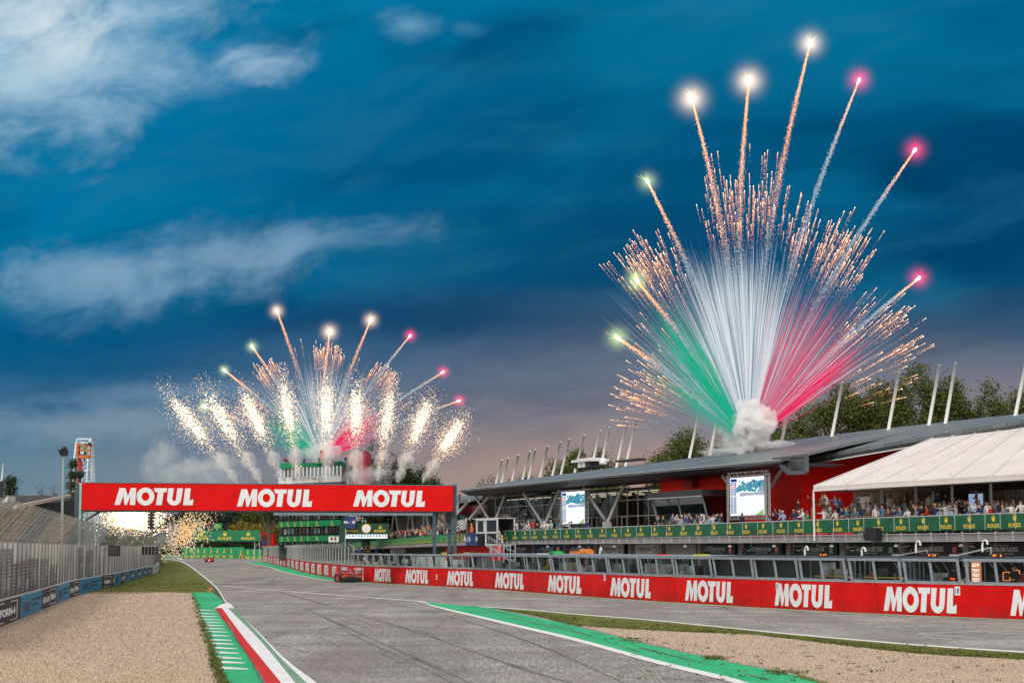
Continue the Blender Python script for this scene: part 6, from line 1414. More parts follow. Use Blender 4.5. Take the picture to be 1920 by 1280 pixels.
# ================================================================ people
def skin_body(J, E, rad, sub=1):
    """one continuous body grown over a jointed skeleton, root at the pelvis"""
    me = bpy.data.meshes.new('sk'); me.from_pydata([tuple(p) for p in J], E, []); o = bpy.data.objects.new('sk', me); COL.objects.link(o)
    m = o.modifiers.new('s', 'SKIN'); m.use_smooth_shade = True
    for i, r in enumerate(rad):
        v = me.skin_vertices[0].data[i]; v.radius = r if isinstance(r, tuple) else (r, r); v.use_root = (i == 0)
    if sub: s = o.modifiers.new('b', 'SUBSURF'); s.levels = sub; s.render_levels = sub
    dg = bpy.context.evaluated_depsgraph_get(); out = bpy.data.meshes.new_from_object(o.evaluated_get(dg)); bpy.data.objects.remove(o); bpy.data.meshes.remove(me); return out
POSES = {   # elbow, wrist, fingertips for each arm, forward lean, stride
    'leaning on the railing': (((.26,.14,1.20),(.20,.40,1.12),(.15,.48,1.10)), ((-.26,.14,1.20),(-.20,.40,1.12),(-.14,.48,1.11)), .14, 0),
    'holding up a phone': (((.25,.24,1.34),(.09,.40,1.58),(.05,.44,1.66)), ((-.25,.24,1.34),(-.09,.40,1.58),(-.05,.44,1.65)), .02, 0),
    'raising one arm': (((.30,.12,1.50),(.36,.22,1.74),(.38,.25,1.84)), ((-.25,.05,1.18),(-.22,.26,1.12),(-.18,.34,1.12)), .04, 0),
    'standing with arms down': (((.25,-.01,1.15),(.27,.06,.92),(.27,.09,.83)), ((-.25,-.01,1.15),(-.27,.06,.92),(-.27,.09,.83)), 0, 0),
    'with folded arms': (((.27,.08,1.18),(.02,.25,1.22),(-.08,.24,1.24)), ((-.27,.08,1.18),(-.02,.24,1.17),(.08,.23,1.18)), 0, 0),
    'pointing ahead': (((.27,.22,1.38),(.26,.48,1.40),(.25,.58,1.40)), ((-.25,0,1.15),(-.24,.10,.93),(-.23,.13,.85)), .03, .1),
}
BODY = {}
def body_mesh(pose):
    if pose in BODY: return BODY[pose]
    ar, al, ln, st_ = POSES[pose]
    L = lambda x, y, z: (x, y + ln*max(0, (z-.95)/.75), z)
    J = [L(0,0,.97), L(0,0,1.13), L(0,.01,1.30), L(0,.005,1.43), L(0,.015,1.52), L(0,.03,1.60), L(0,.025,1.71)]
    rad = [(.155,.115), (.135,.10), (.165,.11), (.10,.085), .055, (.078,.092), (.070,.082)]
    E = [(0,1),(1,2),(2,3),(3,4),(4,5),(5,6)]
    for sx, A_ in ((1, ar), (-1, al)):
        k = len(J); J += [L(.185*sx,0,1.41), (A_[0][0], A_[0][1]+ln*.3, A_[0][2]), (A_[1][0], A_[1][1]+ln*.3, A_[1][2]), (A_[2][0], A_[2][1]+ln*.3, A_[2][2])]; rad += [.062, .046, .032, .028]; E += [(3,k),(k,k+1),(k+1,k+2),(k+2,k+3)]
        k = len(J); J += [(.095*sx, st_*sx*.3, .86), (.105*sx, .02+st_*sx, .49), (.105*sx, -.02+st_*sx, .09), (.115*sx, .14+st_*sx, .04)]; rad += [.088, .058, .042, .038]; E += [(0,k),(k,k+1),(k+1,k+2),(k+2,k+3)]
    me = skin_body(J, E, rad, 1)
    for n_ in range(5): me.materials.append(None)     # 0 top, 1 skin, 2 trousers, 3 shoes, 4 sleeve
    for p in me.polygons:
        c = p.center; z = c.z; i = 0
        wr = [Vector((a[1][0], a[1][1]+ln*.3, a[1][2])) for a in (ar, al)]; hd = [Vector((a[2][0], a[2][1]+ln*.3, a[2][2])) for a in (ar, al)]
        if z > 1.485 and abs(c.x) < .12 and not any((c-w_).length < .13 for w_ in wr+hd): i = 1
        elif any((c-w_).length < .10 for w_ in wr) or any((c-w_).length < .13 for w_ in hd): i = 1
        elif z < .98 and abs(c.x) < .24 and c.y < .22+st_: i = 2
        if z < .075: i = 3
        p.material_index = i
    me.polygons.foreach_set('use_smooth', [True]*len(me.polygons)); BODY[pose] = (me, ln); return BODY[pose]
_hm = {}
def head_mesh(kind, ln):
    k = (kind, ln)
    if k in _hm: return _hm[k]
    mb = MB(); cy = .028 + ln*.86; cz = 1.672
    if kind == 'face':      # eyes, nose and mouth set on the head
        mb.hexa([(-.014,cy+.070,1.615),(.014,cy+.070,1.615),(.010,cy+.06,1.615),(-.010,cy+.06,1.615),(-.008,cy+.086,1.625),(.008,cy+.086,1.625),(.008,cy+.07,1.668),(-.008,cy+.07,1.668)], 0)
        for sx in (-1,1): mb.obox((sx*.030, cy+.082, 1.660), (.011,0,0), (0,.004,0), (0,0,.006), 1); mb.obox((sx*.083, cy, 1.645), (.008,0,0), (0,.018,0), (0,0,.028), 0)
        mb.obox((0, cy+.080, 1.592), (.022,0,0), (0,.004,0), (0,0,.005), 2)
        me = mb.build('f', [M_DARK]*3).data
    else:
        n = 10; R0 = .102
        for i in range(5):
            ph = i/4*math.pi/2
            for j in range(n):
                t = 2*math.pi*j/n; y = math.sin(t); drop = -.10 if (kind == 'long' and y < .2 and i == 0) else (-.035 if y < .3 and i == 0 else 0)
                mb.v.append((R0*.92*math.cos(ph)*math.cos(t), cy-.008+R0*1.02*math.cos(ph)*y, cz+.01+drop+R0*.98*math.sin(ph)))
        for i in range(4):
            for j in range(n): mb.f.append((i*n+j, i*n+(j+1)%n, (i+1)*n+(j+1)%n, (i+1)*n+j)); mb.mi.append(0)
        if kind == 'cap': mb.obox((0, cy+.115, cz+.012), (.065,0,0), (0,.055,-.008), (0,0,.007))
        me = mb.build('h', M_DARK, None, True).data
    o = [x for x in bpy.data.objects if x.data is me][0]; bpy.data.objects.remove(o); _hm[k] = me; return me
CLO = {'white': (.68,.67,.65), 'black': (.02,.02,.022), 'navy': (.02,.035,.10), 'red': (.50,.02,.015), 'blue': (.04,.16,.42), 'pale blue': (.30,.42,.55), 'grey': (.25,.26,.27), 'green': (.06,.33,.14), 'denim': (.10,.17,.25), 'orange': (.62,.17,.02), 'olive': (.12,.12,.06), 'light grey': (.48,.48,.50), 'yellow': (.65,.52,.04), 'teal': (.03,.22,.28), 'brown': (.14,.08,.05), 'lime': (.12,.60,.06), 'striped grey': (.34,.34,.36)}
SKINS = [pm('skin_%d' % i, c, .6, .06) for i, c in enumerate(((.52,.30,.20),(.45,.25,.16),(.60,.38,.27),(.30,.16,.10)))]
HAIRS = {'dark hair': pm('hair_dark', (.02,.015,.012), .6), 'brown hair': pm('hair_brown', (.09,.05,.03), .6), 'grey hair': pm('hair_grey', (.34,.33,.32), .6), 'fair hair': pm('hair_fair', (.34,.23,.11), .6)}
TRO = [pm('trousers_%d' % i, c, .8) for i, c in enumerate(((.03,.035,.05),(.06,.09,.15),(.25,.22,.17),(.02,.02,.02)))]
prng = random.Random(44); USED = set(); CNT = {}
def person(p, yaw, pose, colr, where, head=None, sc=1.0, group='spectators along the pit balcony', garment=None):
    me, ln = body_mesh(pose); hk = head or prng.choice(['dark hair','dark hair','brown hair','grey hair','fair hair','dark cap','white cap'])
    garment = garment or {'white':'shirt','black':'jacket','navy':'jacket','denim':'jacket','light grey':'hoodie','orange':'overalls','lime':'vest'}.get(colr, 'top')
    key = (colr, pose, hk, where); CNT[key] = CNT.get(key, 0) + 1
    lb = '%s %s, %s, %s %s' % (colr, garment, hk, pose.replace('leaning on the railing','leaning').replace('holding up a phone','filming').replace('standing with arms down','standing'), where)
    if CNT[key] > 1: lb = ORD[CNT[key]-1] + ' ' + lb
    if len(lb.split()) < 15: lb = 'person in ' + lb
    root = thing('person', lb, 'person', p, yaw, group)
    sk_ = prng.choice(SKINS); ms_ = [pm('cloth_'+colr.replace(' ','_'), CLO[colr], .85, .2, 6), sk_, prng.choice(TRO), M_DARK, None]
    if garment == 'overalls': ms_[2] = ms_[0]
    o = bpy.data.objects.new('body', me); COL.objects.link(o); o.parent = root
    for i in range(4): o.material_slots[i].link = 'OBJECT'; o.material_slots[i].material = ms_[i]
    o.scale = (sc, sc, sc)
    hm = head_mesh('cap' if 'cap' in hk or 'helmet' in hk else ('long' if prng.random() < .25 else 'short'), ln)
    h = bpy.data.objects.new('cap' if 'cap' in hk or 'helmet' in hk else 'hair', hm); COL.objects.link(h); h.parent = root; h.scale = (sc,sc,sc); h.material_slots[0].link = 'OBJECT'
    c = {'dark cap': pm('cap_dark', (.03,.03,.04), .7), 'white cap': pm('cap_white', (.65,.65,.62), .7), 'red cap': pm('cap_red', (.5,.02,.02), .7), 'yellow cap': pm('cap_yellow', (.75,.45,.02), .7), 'yellow helmet': pm('helmet_yellow', (.62,.72,.03), .4), 'white helmet': pm('helmet_white', (.7,.7,.68), .4), 'dark helmet': pm('helmet_dark', (.05,.05,.05), .4), 'red helmet': pm('helmet_red', (.5,.03,.02), .4), 'blue cap': pm('cap_blue', (.03,.08,.35), .7)}.get(hk) or HAIRS[hk]
    h.material_slots[0].material = c
    f = bpy.data.objects.new('face', head_mesh('face', ln)); COL.objects.link(f); f.parent = root; f.scale = (sc,sc,sc)
    for i, m in enumerate((sk_, M_DARK, pm('lips', (.30,.09,.07), .6))): f.material_slots[i].link = 'OBJECT'; f.material_slots[i].material = m
    return root
FACE_A = math.atan2(-NA.y, -NA.x) - math.pi/2      # local +Y towards the track
def atA(u, t, pose, colr, where, head=None, dy=None, z=FLOOR, vtop=None, sc=1.0, **k):
    s = sA(u, t); p = la(s, t, z)
    if vtop is not None:       # stands on a plinth or step so that the head reaches the seen height
        zt = LA(u, vtop, t).z; sc = max(.92, min(1.06, (zt - z)/1.77)); p.z = max(z, zt - 1.77*sc)
    return person(p, FACE_A + (dy if dy is not None else prng.uniform(-.5,.9)), pose, colr, where, head, sc, **k)
LR, PH, UP_, DN, FO, PT = 'leaning on the railing','holding up a phone','raising one arm','standing with arms down','with folded arms','pointing ahead'
W1 = 'at the marquee rail'
for u, v, c, po, hd in [(1546,952,'white',PT,'red cap'),(1556,956,'grey',LR,None),(1569,954,'white',LR,'dark hair'),(1581,950,'navy',LR,'dark hair'),(1591,951,'teal',LR,None),(1605,951,'denim',LR,'grey hair'),(1620,946,'navy',DN,'grey hair'),(1630,951,'brown',LR,'grey hair'),(1643,946,'white',DN,'grey hair'),(1656,945,'denim',PT,'dark hair'),(1668,952,'brown',LR,'fair hair'),(1678,951,'navy',PH,'dark hair'),(1691,949,'denim',LR,'brown hair'),(1714,943,'black',DN,'dark hair'),(1730,945,'black',PH,'dark hair'),(1742,946,'red',LR,'brown hair'),(1755,943,'navy',DN,'yellow cap'),(1765,950,'striped grey',LR,None),(1774,942,'light grey',PT,None),(1794,942,'striped grey',PT,'dark hair'),(1812,937,'black',UP_,'dark hair'),(1832,940,'white',PH,'dark hair'),(1841,943,'navy',LR,'brown hair'),(1852,939,'white',DN,'dark hair'),(1862,944,'red',LR,'dark cap'),(1874,937,'black',DN,'dark hair'),(1898,941,'white',PT,'dark hair'),(1917,937,'white',LR,None),(1705,950,'white',LR,'dark hair'),(1722,950,'grey',LR,'grey hair'),(1786,950,'pale blue',LR,'brown hair'),(1822,948,'denim',LR,'grey hair'),(1885,946,'grey',LR,'fair hair')]:
    atA(u, .35+prng.random()*.3, po, c, W1, hd, vtop=v)
W2 = 'deeper inside the marquee'
for u, v, c, po in [(1544,925,'olive',DN),(1549,924,'white',DN),(1555,934,'olive',PH),(1568,928,'blue',PT),(1576,932,'navy',DN),(1611,934,'black',FO),(1671,927,'white',FO),(1686,931,'olive',DN),(1690,936,'red',FO),(1752,917,'light grey',FO),(1743,925,'white',DN),(1760,921,'navy',DN),(1774,924,'black',FO),(1791,930,'black',DN),(1833,917,'orange',FO),(1600,938,'grey',DN),(1725,932,'brown',DN),(1805,934,'black',FO),(1866,934,'brown',DN)]:
    atA(u, 3.6+prng.random()*1.6, po, c, W2, 'dark hair', vtop=v, garment='top')
for i in range(30):
    u = 1548 + 362*((i*.618) % 1); atA(u, 1.2+.9*prng.random(), prng.choice([PH,DN,LR,PT,FO,UP_]), prng.choice(['white','black','navy','grey','denim','olive','brown','pale blue','striped grey']), 'in the second marquee row', vtop=948-(u-1548)*.033+prng.uniform(-5,2), garment='top')
for i in range(12):
    u = 1262 + 96*((i*.618) % 1); atA(u, 1.2+.8*prng.random(), prng.choice([PH,DN,LR,PT]), prng.choice(['white','black','navy','grey','denim','pale blue']), 'in the second row by the viewing box', vtop=964+prng.uniform(-3,3), garment='top')
W3 = 'before the red end wall'
for u, v, c, po, hd, t in [(1451,959,'black',PH,'dark hair',.5),(1464,955,'blue',UP_,'grey hair',.4),(1470,957,'pale blue',LR,'white cap',.5),(1491,955,'navy',LR,'grey hair',.4),(1502,957,'navy',LR,'white cap',.4),(1508,953,'white',LR,'grey hair',.4),(1517,957,'green',LR,'blue cap',.4),(1498,936,'black',DN,'dark cap',3.5),(1526,930,'black',UP_,'dark hair',3.4),(1392,961,'black',DN,'brown hair',.8)]:
    atA(u, t, po, c, W3 if u > 1440 else 'in front of the large truss-framed screen', hd, vtop=v, garment='top' if c == 'pale blue' else None)
W4 = 'below the glazed viewing box'
for u, v, c, po, hd in [(1238,966,'black',LR,'red cap'),(1246,967,'black',LR,'fair hair'),(1270,969,'brown',LR,None),(1279,969,'pale blue',LR,'dark hair'),(1290,963,'blue',UP_,'brown hair'),(1299,966,'navy',LR,'brown hair'),(1311,964,'navy',PT,'dark hair'),(1323,964,'light grey',LR,'white cap'),(1337,965,'white',PH,'brown hair'),(1354,960,'black',PH,'dark cap'),(1330,970,'striped grey',LR,'dark hair'),(1285,972,'denim',LR,'dark hair'),(1305,972,'grey',LR,'fair hair'),(1316,971,'white',LR,'grey hair')]:
    atA(u, .4+prng.random()*.3, po, c, W4, hd, vtop=v)
W5 = 'at the rail before the glass hall'
for u, v, c, po, hd in [(937,975,'navy',LR,'brown hair'),(942,978,'denim',LR,'dark hair'),(935,970,'orange',DN,'brown hair'),(953,977,'black',PH,'dark hair'),(970,977,'white',PH,'dark hair'),(983,976,'striped grey',PH,'brown hair'),(989,979,'white',LR,None),(993,976,'white',LR,'white cap'),(1000,975,'red',LR,'dark hair'),(1009,979,'black',LR,'brown hair'),(1022,976,'white',LR,'white cap'),(1027,976,'white',LR,'blue cap'),(1035,975,'light grey',LR,'white cap'),(1050,976,'teal',LR,'brown hair'),(1056,977,'denim',LR,'dark hair'),(1068,978,'white',PT,'brown hair'),(1073,977,'black',LR,'dark cap'),(1100,973,'navy',DN,'dark hair')]:
    atA(u, .4+prng.random()*.3, po, c, W5, hd, vtop=v)
for u, v, c in [(946,962,'brown'),(953,962,'grey'),(986,960,'black'),(1034,965,'black'),(958,964,'olive')]: atA(u, 4.2, PH, c, 'by the glass hall doors behind the rail', 'dark hair', vtop=v, garment='top')
for u, c in ((1313,'white'),(1327,'white')): atA(u, 6.3, FO, c, 'inside the glazed viewing box', 'dark hair', vtop=945, garment='shirt')
# marshals at the cabin with the flag
for u, v, c, hd, lb_ in ((862,983,'red','dark cap','left of the cabin'),(877,984,'red','red helmet','left of the cabin'),(884.5,981,'orange','yellow helmet','left of the cabin')): atA(u, -.9, DN, c, lb_, hd, vtop=v, group='marshals in overalls beside the cabin', garment='overalls', z=3.6)
flp = LA(861, 985, -1.2); fg = thing('chequered_flag', 'black and white chequered flag flying right of the gantry post', 'flag', flp); NX_, NY_ = 12, 9
mb = MB(); A1 = LA(875.5,971.5,-1.2); wv = (LA(855,975,-1.2)-A1); hv = LA(875.5,991,-1.2)-A1
for i in range(NX_):
    for j in range(NY_):
        q = lambda a, b: A1 + wv*(a/NX_) + hv*(b/NY_) - NA*.10*math.sin(a*.9+b*.2) + Z*(-.10*(a/NX_))
        mb.quad(q(i,j), q(i,j+1), q(i+1,j+1), q(i+1,j), (i+j) % 2)
part(mb, 'cloth', [pm('flag_white', (.75,.75,.73), .8), M_DARK], fg); mb = MB(); mb.tube([A1+hv*1.6, A1-hv*.15], .025, 6); part(mb, 'pole', M_GAL, fg)
# marshals and crew at the pit wall
def atW(u, vtop, off, pose, colr, hd, where, dy=0, garment=None, zb=.02):
    s = pw_s(u, off); p, d, n = pw_at(s, off); zt = D(u, vtop, p.y).z; yaw = math.atan2(-n.y, -n.x) - math.pi/2 + dy
    sc = 1.0; z = max(zb, zt-1.77*sc); return person((p.x, p.y, z), yaw, pose, colr, where, hd, sc, group='crew and marshals along the pit wall', garment=garment)
for u, v, po, c, hd, w_, ga_ in [(683,1045,FO,'light grey','white helmet','behind the first far panes','overalls'),(690,1048,PH,'black','brown hair','in the gap between far stands',None),(717,1048,PH,'orange','white helmet','leaning from a far stand',None),(745,1050,DN,'orange','dark cap','at the wall beside a white door','overalls'),(775,1051,PH,'black','dark cap','filming between two stands',None),(810,1050,DN,'yellow','dark hair','in a bib between two stands','vest'),(836,1044,DN,'white','grey hair','behind clear panes left of the posts',None),(1030,1048,LR,'yellow','yellow helmet','between stand frames near the fridge','jacket'),(1098,1044,FO,'red','red helmet','behind panes below the white garage signs','overalls'),(1103,1052,LR,'light grey','white helmet','beside the red marshal',None),(1168,1054,DN,'lime','dark helmet','behind panes in bright vest','vest'),(1208,1056,PH,'black','dark cap','at the edge of a pane',None),(1267,1055,LR,'black','dark cap','in the gap beside the notice board',None),(1283,1060,LR,'white','white cap','crouching behind the panes',None),(1804,1064,DN,'white','yellow helmet','between the stands left of the orange board','overalls'),(1905,1058,LR,'black','dark hair','behind the rightmost pane',None),(1792,1062,LR,'black','dark cap','next to the spare wheels',None),(929,1052,LR,'black','dark cap','under the stair',None),(1141,1058,LR,'black','dark hair','in a gap between clear panes',None)]:
    atW(u, v, 1.0 if u < 830 else .9, po, c, hd, w_, garment=ga_)
p_ = LA(935, 1021, -4.2); person((p_.x,p_.y,p_.z-.05), FACE_A+.6, DN, 'striped grey', 'climbing the metal stair', 'blue cap', 1.0, group='crew on the stair'); p_ = LA(942,1030,-5); person((p_.x,p_.y,p_.z-.3), FACE_A-.3, PH, 'white', 'lower on the metal stair', 'white helmet', 1.0, group='crew on the stair')
# distant crowd on the farther balcony
fy = math.atan2(-NB.y, -NB.x) - math.pi/2; fc = list(CLO)[:13]; seat = 0
for i in range(64):
    u = 735 + 95*((i*.618) % 1)**.8 if i < 52 else 700 + (i-52)*3; t = .5 + 2.2*((i*.37) % 1); s = sB(u, t); f = max(0,(874-u)/215); zb = bB(u,0)+.05 + (t-.5)*.42
    c = fc[(i*5+i//7) % 13]; seat += 1
    person(lbp(s, t, zb+.15), fy+prng.uniform(-.4,.6), (PH, LR, DN, UP_, LR, PH)[i % 6], 'red' if i % 5 == 0 else c, ('front' if t < 1.3 else 'middle' if t < 2 else 'back') + ' row of distant crowd', group='distant crowd on the farther balcony', garment='top')
for u in (816, 822, 840, 846, 852): person(lbp(sB(u,.6), .6, bB(u,0)+.1), fy, LR, 'white' if u != 846 else 'grey', 'on the farther balcony behind the gantry posts', group='distant crowd on the farther balcony', garment='top')
for u, c in ((535,'navy'),(540,'red'),(570,'navy'),(599,'black'),(648,'black')): q_ = D(u, 868.5 if u < 580 else 866, YT+9*(u-522)/118+2); person((q_.x,q_.y,q_.z-.7), math.pi, DN, c, 'on the tower roof behind the green awning', group='people on the tower roof', garment='top')
# camera operator in the basket and marshal by the track end
q_ = D(159.5, 832, YK); person((q_.x, q_.y, q_.z-1.75), R(-60)+math.pi, PH, 'lime', 'in the orange cherry picker basket', 'dark hair', 1.0, group='camera crew', garment='vest')
q_ = G(456, 1049); person((q_.x, q_.y, 0), R(180), DN, 'orange', 'beside the green hoarding at the track end', 'dark cap', 1.0, group='marshals by the track', garment='overalls'); q_ = G(451, 1049); person((q_.x, q_.y, 0), R(200), DN, 'yellow', 'beside the green hoarding at the track end', 'dark cap', 1.0, group='marshals by the track', garment='vest')

# ================================================================ the race cars
CAR_R = pm('car_red', (.50,.012,.010), .25, .05, spec=.6); CAR_B = pm('carbon', (.015,.015,.016), .4, .2, 8); CAR_Y = pm('car_yellow', (.65,.45,.04), .4); CAR_W = pm('car_white', (.65,.62,.58), .4)
def race_car(loc, rz, label, lit):
    root = thing('race_car', label, 'race car', loc, rz, 'prototype race cars on the straight')
    def slabx(mb, secs, mi=0):      # cross-sections along y: (y, half width, z low, z high, top half width)
        k0 = len(mb.v)
        for y, hw, zl_, zh_, tw_ in secs: mb.v += [(-hw,y,zl_),(-hw,y,(zl_+zh_)/2+.03),(-tw_,y,zh_),(tw_,y,zh_),(hw,y,(zl_+zh_)/2+.03),(hw,y,zl_)]
        for i in range(len(secs)-1):
            for j in range(6): mb.f.append((k0+i*6+j, k0+i*6+(j+1)%6, k0+(i+1)*6+(j+1)%6, k0+(i+1)*6+j)); mb.mi.append(mi)
        mb.f.append(tuple(k0+j for j in range(5,-1,-1))); mb.mi.append(mi); mb.f.append(tuple(k0+(len(secs)-1)*6+j for j in range(6))); mb.mi.append(mi)
    mb = MB(); slabx(mb, [(-2.2,.78,.44,.62,.66),(-1.7,.70,.12,.70,.62),(-1.0,.86,.08,.62,.66),(0,.93,.08,.50,.70),(.9,.95,.08,.58,.74),(1.5,.97,.08,.66,.80),(2.0,.92,.08,.46,.78),(2.45,.80,.08,.20,.70)]); mb.build('body', CAR_R, root, False)
    for sx in (-1,1):
        mb = MB()
        for yc in (-1.5, 1.45):
            mb.tube([(sx*.80,yc-.56,.62),(sx*.81,yc-.30,.76),(sx*.81,yc,.81),(sx*.81,yc+.34,.72),(sx*.80,yc+.62,.52)], [.05,.12,.15,.14,.06], 8)
        mb.build('fender', CAR_R, root, True)
    mb = MB(); slabx(mb, [(-1.9,.05,.6,.80,.03),(-1.2,.22,.55,.96,.10),(-.5,.42,.5,1.05,.26),(.1,.46,.5,1.07,.28),(.6,.40,.45,.88,.26),(1.0,.28,.4,.62,.2)]); mb.build('cockpit', CAR_R, root, True)
    mb = MB(); slabx(mb, [(.2,.435,.80,1.02,.30),(.62,.40,.62,.90,.27),(.95,.26,.55,.68,.2)]); mb.build('windscreen', pm('windscreen_dark', (.01,.012,.015), .1), root)
    mb = MB(); mb.add([(-.012,-2.2,.75),(-.012,-.6,.95),(-.012,-.7,1.10),(-.012,-2.15,1.12),(.012,-2.2,.75),(.012,-.6,.95),(.012,-.7,1.10),(.012,-2.15,1.12)], [(0,1,2,3),(7,6,5,4),(0,4,5,1),(1,5,6,2),(2,6,7,3),(3,7,4,0)]); mb.build('fin', CAR_W, root)
    mb = MB(); mb.hexa([(-.93,-2.55,1.02),(.93,-2.55,1.02),(.93,-2.2,.98),(-.93,-2.2,.98),(-.93,-2.55,1.06),(.93,-2.55,1.06),(.93,-2.2,1.01),(-.93,-2.2,1.01)]); wg = mb.build('rear_wing', CAR_B, root)
    for sx in (-1,1): mb = MB(); mb.box(sx*.93-.015,-2.6,.62,sx*.93+.015,-2.1,1.12); mb.build('endplate', CAR_B, wg); mb = MB(); mb.bar((sx*.25,-2.3,.6),(sx*.25,-2.35,1.02),.05); mb.build('wing_support', CAR_B, wg)
    mb = MB(); mb.hexa([(-.97,-2.32,.08),(.97,-2.32,.08),(.6,-1.8,.06),(-.6,-1.8,.06),(-.97,-2.30,.46),(.97,-2.30,.46),(.6,-1.8,.44),(-.6,-1.8,.44)])
    for k in range(9): x = -.8+k*.2; mb.box(x-.01,-2.5,.06,x+.01,-2.1,.34)
    mb.build('diffuser', CAR_B, root)
    mb = MB(); mb.box(-.86,-2.335,.52,.86,-2.24,.55); mb.box(-.90,-2.34,.44,-.45,-2.25,.60); mb.box(.45,-2.34,.44,.90,-2.25,.60); mb.build('tail_trim', pm('tail_amber', (.22,.10,.02), .5), root)
    for sx in (-1,1): mb = MB(); mb.box(sx*.72-.10,-2.37,.47,sx*.72+.10,-2.30,.57); mb.build('tail_light', em('tail_red', (1,.03,.02), 1.5), root)
    if lit: mb = MB(); mb.box(-.10,-2.42,.30,.10,-2.36,.50); mb.build('rain_light', em('rain_red', (1,.05,.03), 26), root)
    for sx in (-1,1):
        for y in (-1.5,1.45):
            mb = MB(); mb.lathe((sx*.84,y,.355), [(.16,-.17),(.31,-.17),(.355,-.12),(.355,.12),(.31,.17),(.16,.17)], 20, axis='x'); wh = mb.build('wheel', pm('tyre', (.02,.02,.02), .8), root)
            mb = MB(); mb.lathe((sx*.84+sx*.06,y,.355), [(.04,-.10),(.22,-.10),(.24,0),(.06,.06)], 12, axis='x'); mb.build('rim', M_GAL, wh)
    for sx in (-1,1): mb = MB(); mb.obox((sx*.62,.55,.98),(.10,0,0),(0,.04,0),(0,0,.05)); mb.bar((sx*.45,.5,.9),(sx*.6,.55,.97),.02); mb.build('mirror', CAR_R, root)
p = G(652, 1090.5); race_car((p.x, p.y, .012), R(13), 'low red prototype race car with black rear wing passing beside the pit wall', False)
p = G(392.5, 1053.2); race_car((p.x, p.y, .012), R(9), 'small distant red race car with glowing red rear light near the track end', True)

# ================================================================ fireworks
def spk(name, rgb, s): return em(name, rgb, s)
E_W = spk('trail_white', (.90,.95,1.0), .80); E_PB = spk('trail_pale_blue', (.45,.68,.82), .42); E_G = spk('trail_green', (.0,.62,.34), .70); E_GL = spk('trail_pale_green', (.12,.70,.52), .5)  # smoke trails and beads given emission in place of sky light on them
E_R = spk('trail_red', (1.0,.02,.12), .85); E_PK = spk('trail_pink', (1.0,.20,.38), .7); E_O = spk('spark_orange', (1.0,.36,.12), 1.9); E_OP = spk('spark_peach', (1.0,.58,.34), 1.8); E_HOT = spk('spark_hot', (1.0,.85,.60), 5.0); E_BW = spk('smoke_bead', (.62,.74,.86), .62)
fr_ = random.Random(17)
def dot(mb, c, r, mi=0):
    c = Vector(c); mb.add([c+Vector((r,0,-r*.6)), c+Vector((-r*.5,r*.87,-r*.6)), c+Vector((-r*.5,-r*.87,-r*.6)), c+Vector((0,0,r))], [(0,1,3),(1,2,3),(2,0,3),(0,2,1)], mi)
def fan(O, K, groups):
    """O origin in the place, K metres per pixel of the photo; groups of straight trails with depth"""
    out = {}
    for nm, mats, n, a_mu, a_sd, r0, r1, w, k0 in groups:
        mb = MB()
        for _ in range(n):
            a = R(fr_.gauss(a_mu, a_sd)) if a_sd > 0 else R(fr_.uniform(a_mu+a_sd, a_mu-a_sd)); dpt = fr_.uniform(-.35,.35); r = fr_.uniform(r0, r1)*K
            d = Vector((math.sin(a), dpt*.9, math.cos(a))); rr = k0*K*fr_.uniform(.6,1.4)
            p = O + d*rr; q = O + d*r - Z*(r*r*.0010*abs(math.sin(a))); m = p.lerp(q, .5) + Z*(r*.012); mi = fr_.randrange(len(mats)); ww = w*fr_.uniform(.5,1.3)
            mb.tube([p, m, q], [ww*.75, ww, ww*.12], 3, mi, False)
        out[nm] = (mb, mats)
    return out
def sparks(O, K, lst, dens=1.0):
    mb = MB()
    for a_lo, a_hi, r_lo, r_hi, n in lst:
        for _ in range(int(n*dens)):
            a = R(fr_.uniform(a_lo, a_hi)); r = (r_lo + (r_hi-r_lo)*fr_.random()**.8)*K; d = Vector((math.sin(a), fr_.uniform(-.3,.3), math.cos(a))); L = fr_.uniform(34, 84)*K
            tip = O + d*r - Z*(r*r*.0014*abs(math.sin(a))); dn = (d + Vector((0,0,-.05*abs(math.sin(a))))).normalized(); steps = int(L/K/1.2)
            dot(mb, tip, .95*K*fr_.uniform(.5,1.2), 2); mb.tube([tip, tip - dn*K*fr_.uniform(5,12)], [K*.62, K*.15], 3, 1, False)
            for k in range(steps):
                f = k/steps; 
                if fr_.random() < .18+.5*f: continue
                dot(mb, tip - dn*(L*f+K*1.2) + Vector((fr_.gauss(0,1), fr_.gauss(0,1), fr_.gauss(0,1)))*K*(.35+.7*f), K*(.85-.42*f)*fr_.uniform(.6,1.2), 0 if fr_.random() < .6 else 1)
    return mb
def halo_mat(name, rgb, s):  # emissive volume standing in for smoke lit by the star
    m, n, o = base_mat(name); e = n.node('ShaderNodeEmission'); e.inputs[0].default_value = (*rgb, 1); tcn = n.node('ShaderNodeTexCoord').outputs['Object']; vm = n.node('ShaderNodeVectorMath', operation='LENGTH'); n.l.new(tcn, vm.inputs[0])
    f = n.m('SUBTRACT', 1.0, vm.outputs['Value'], clamp=True); n.l.new(n.m('MULTIPLY', n.m('POWER', f, 5.0), s), e.inputs[1]); n.l.new(e.outputs[0], o.inputs[1]); m.cycles.emission_sampling = 'NONE'; MATS[name] = m; return m
bmh = bmesh.new(); bmesh.ops.create_icosphere(bmh, subdivisions=2, radius=1.0); hme = bpy.data.meshes.new('glow_sphere'); bmh.to_mesh(hme); bmh.free(); HMESH = {}
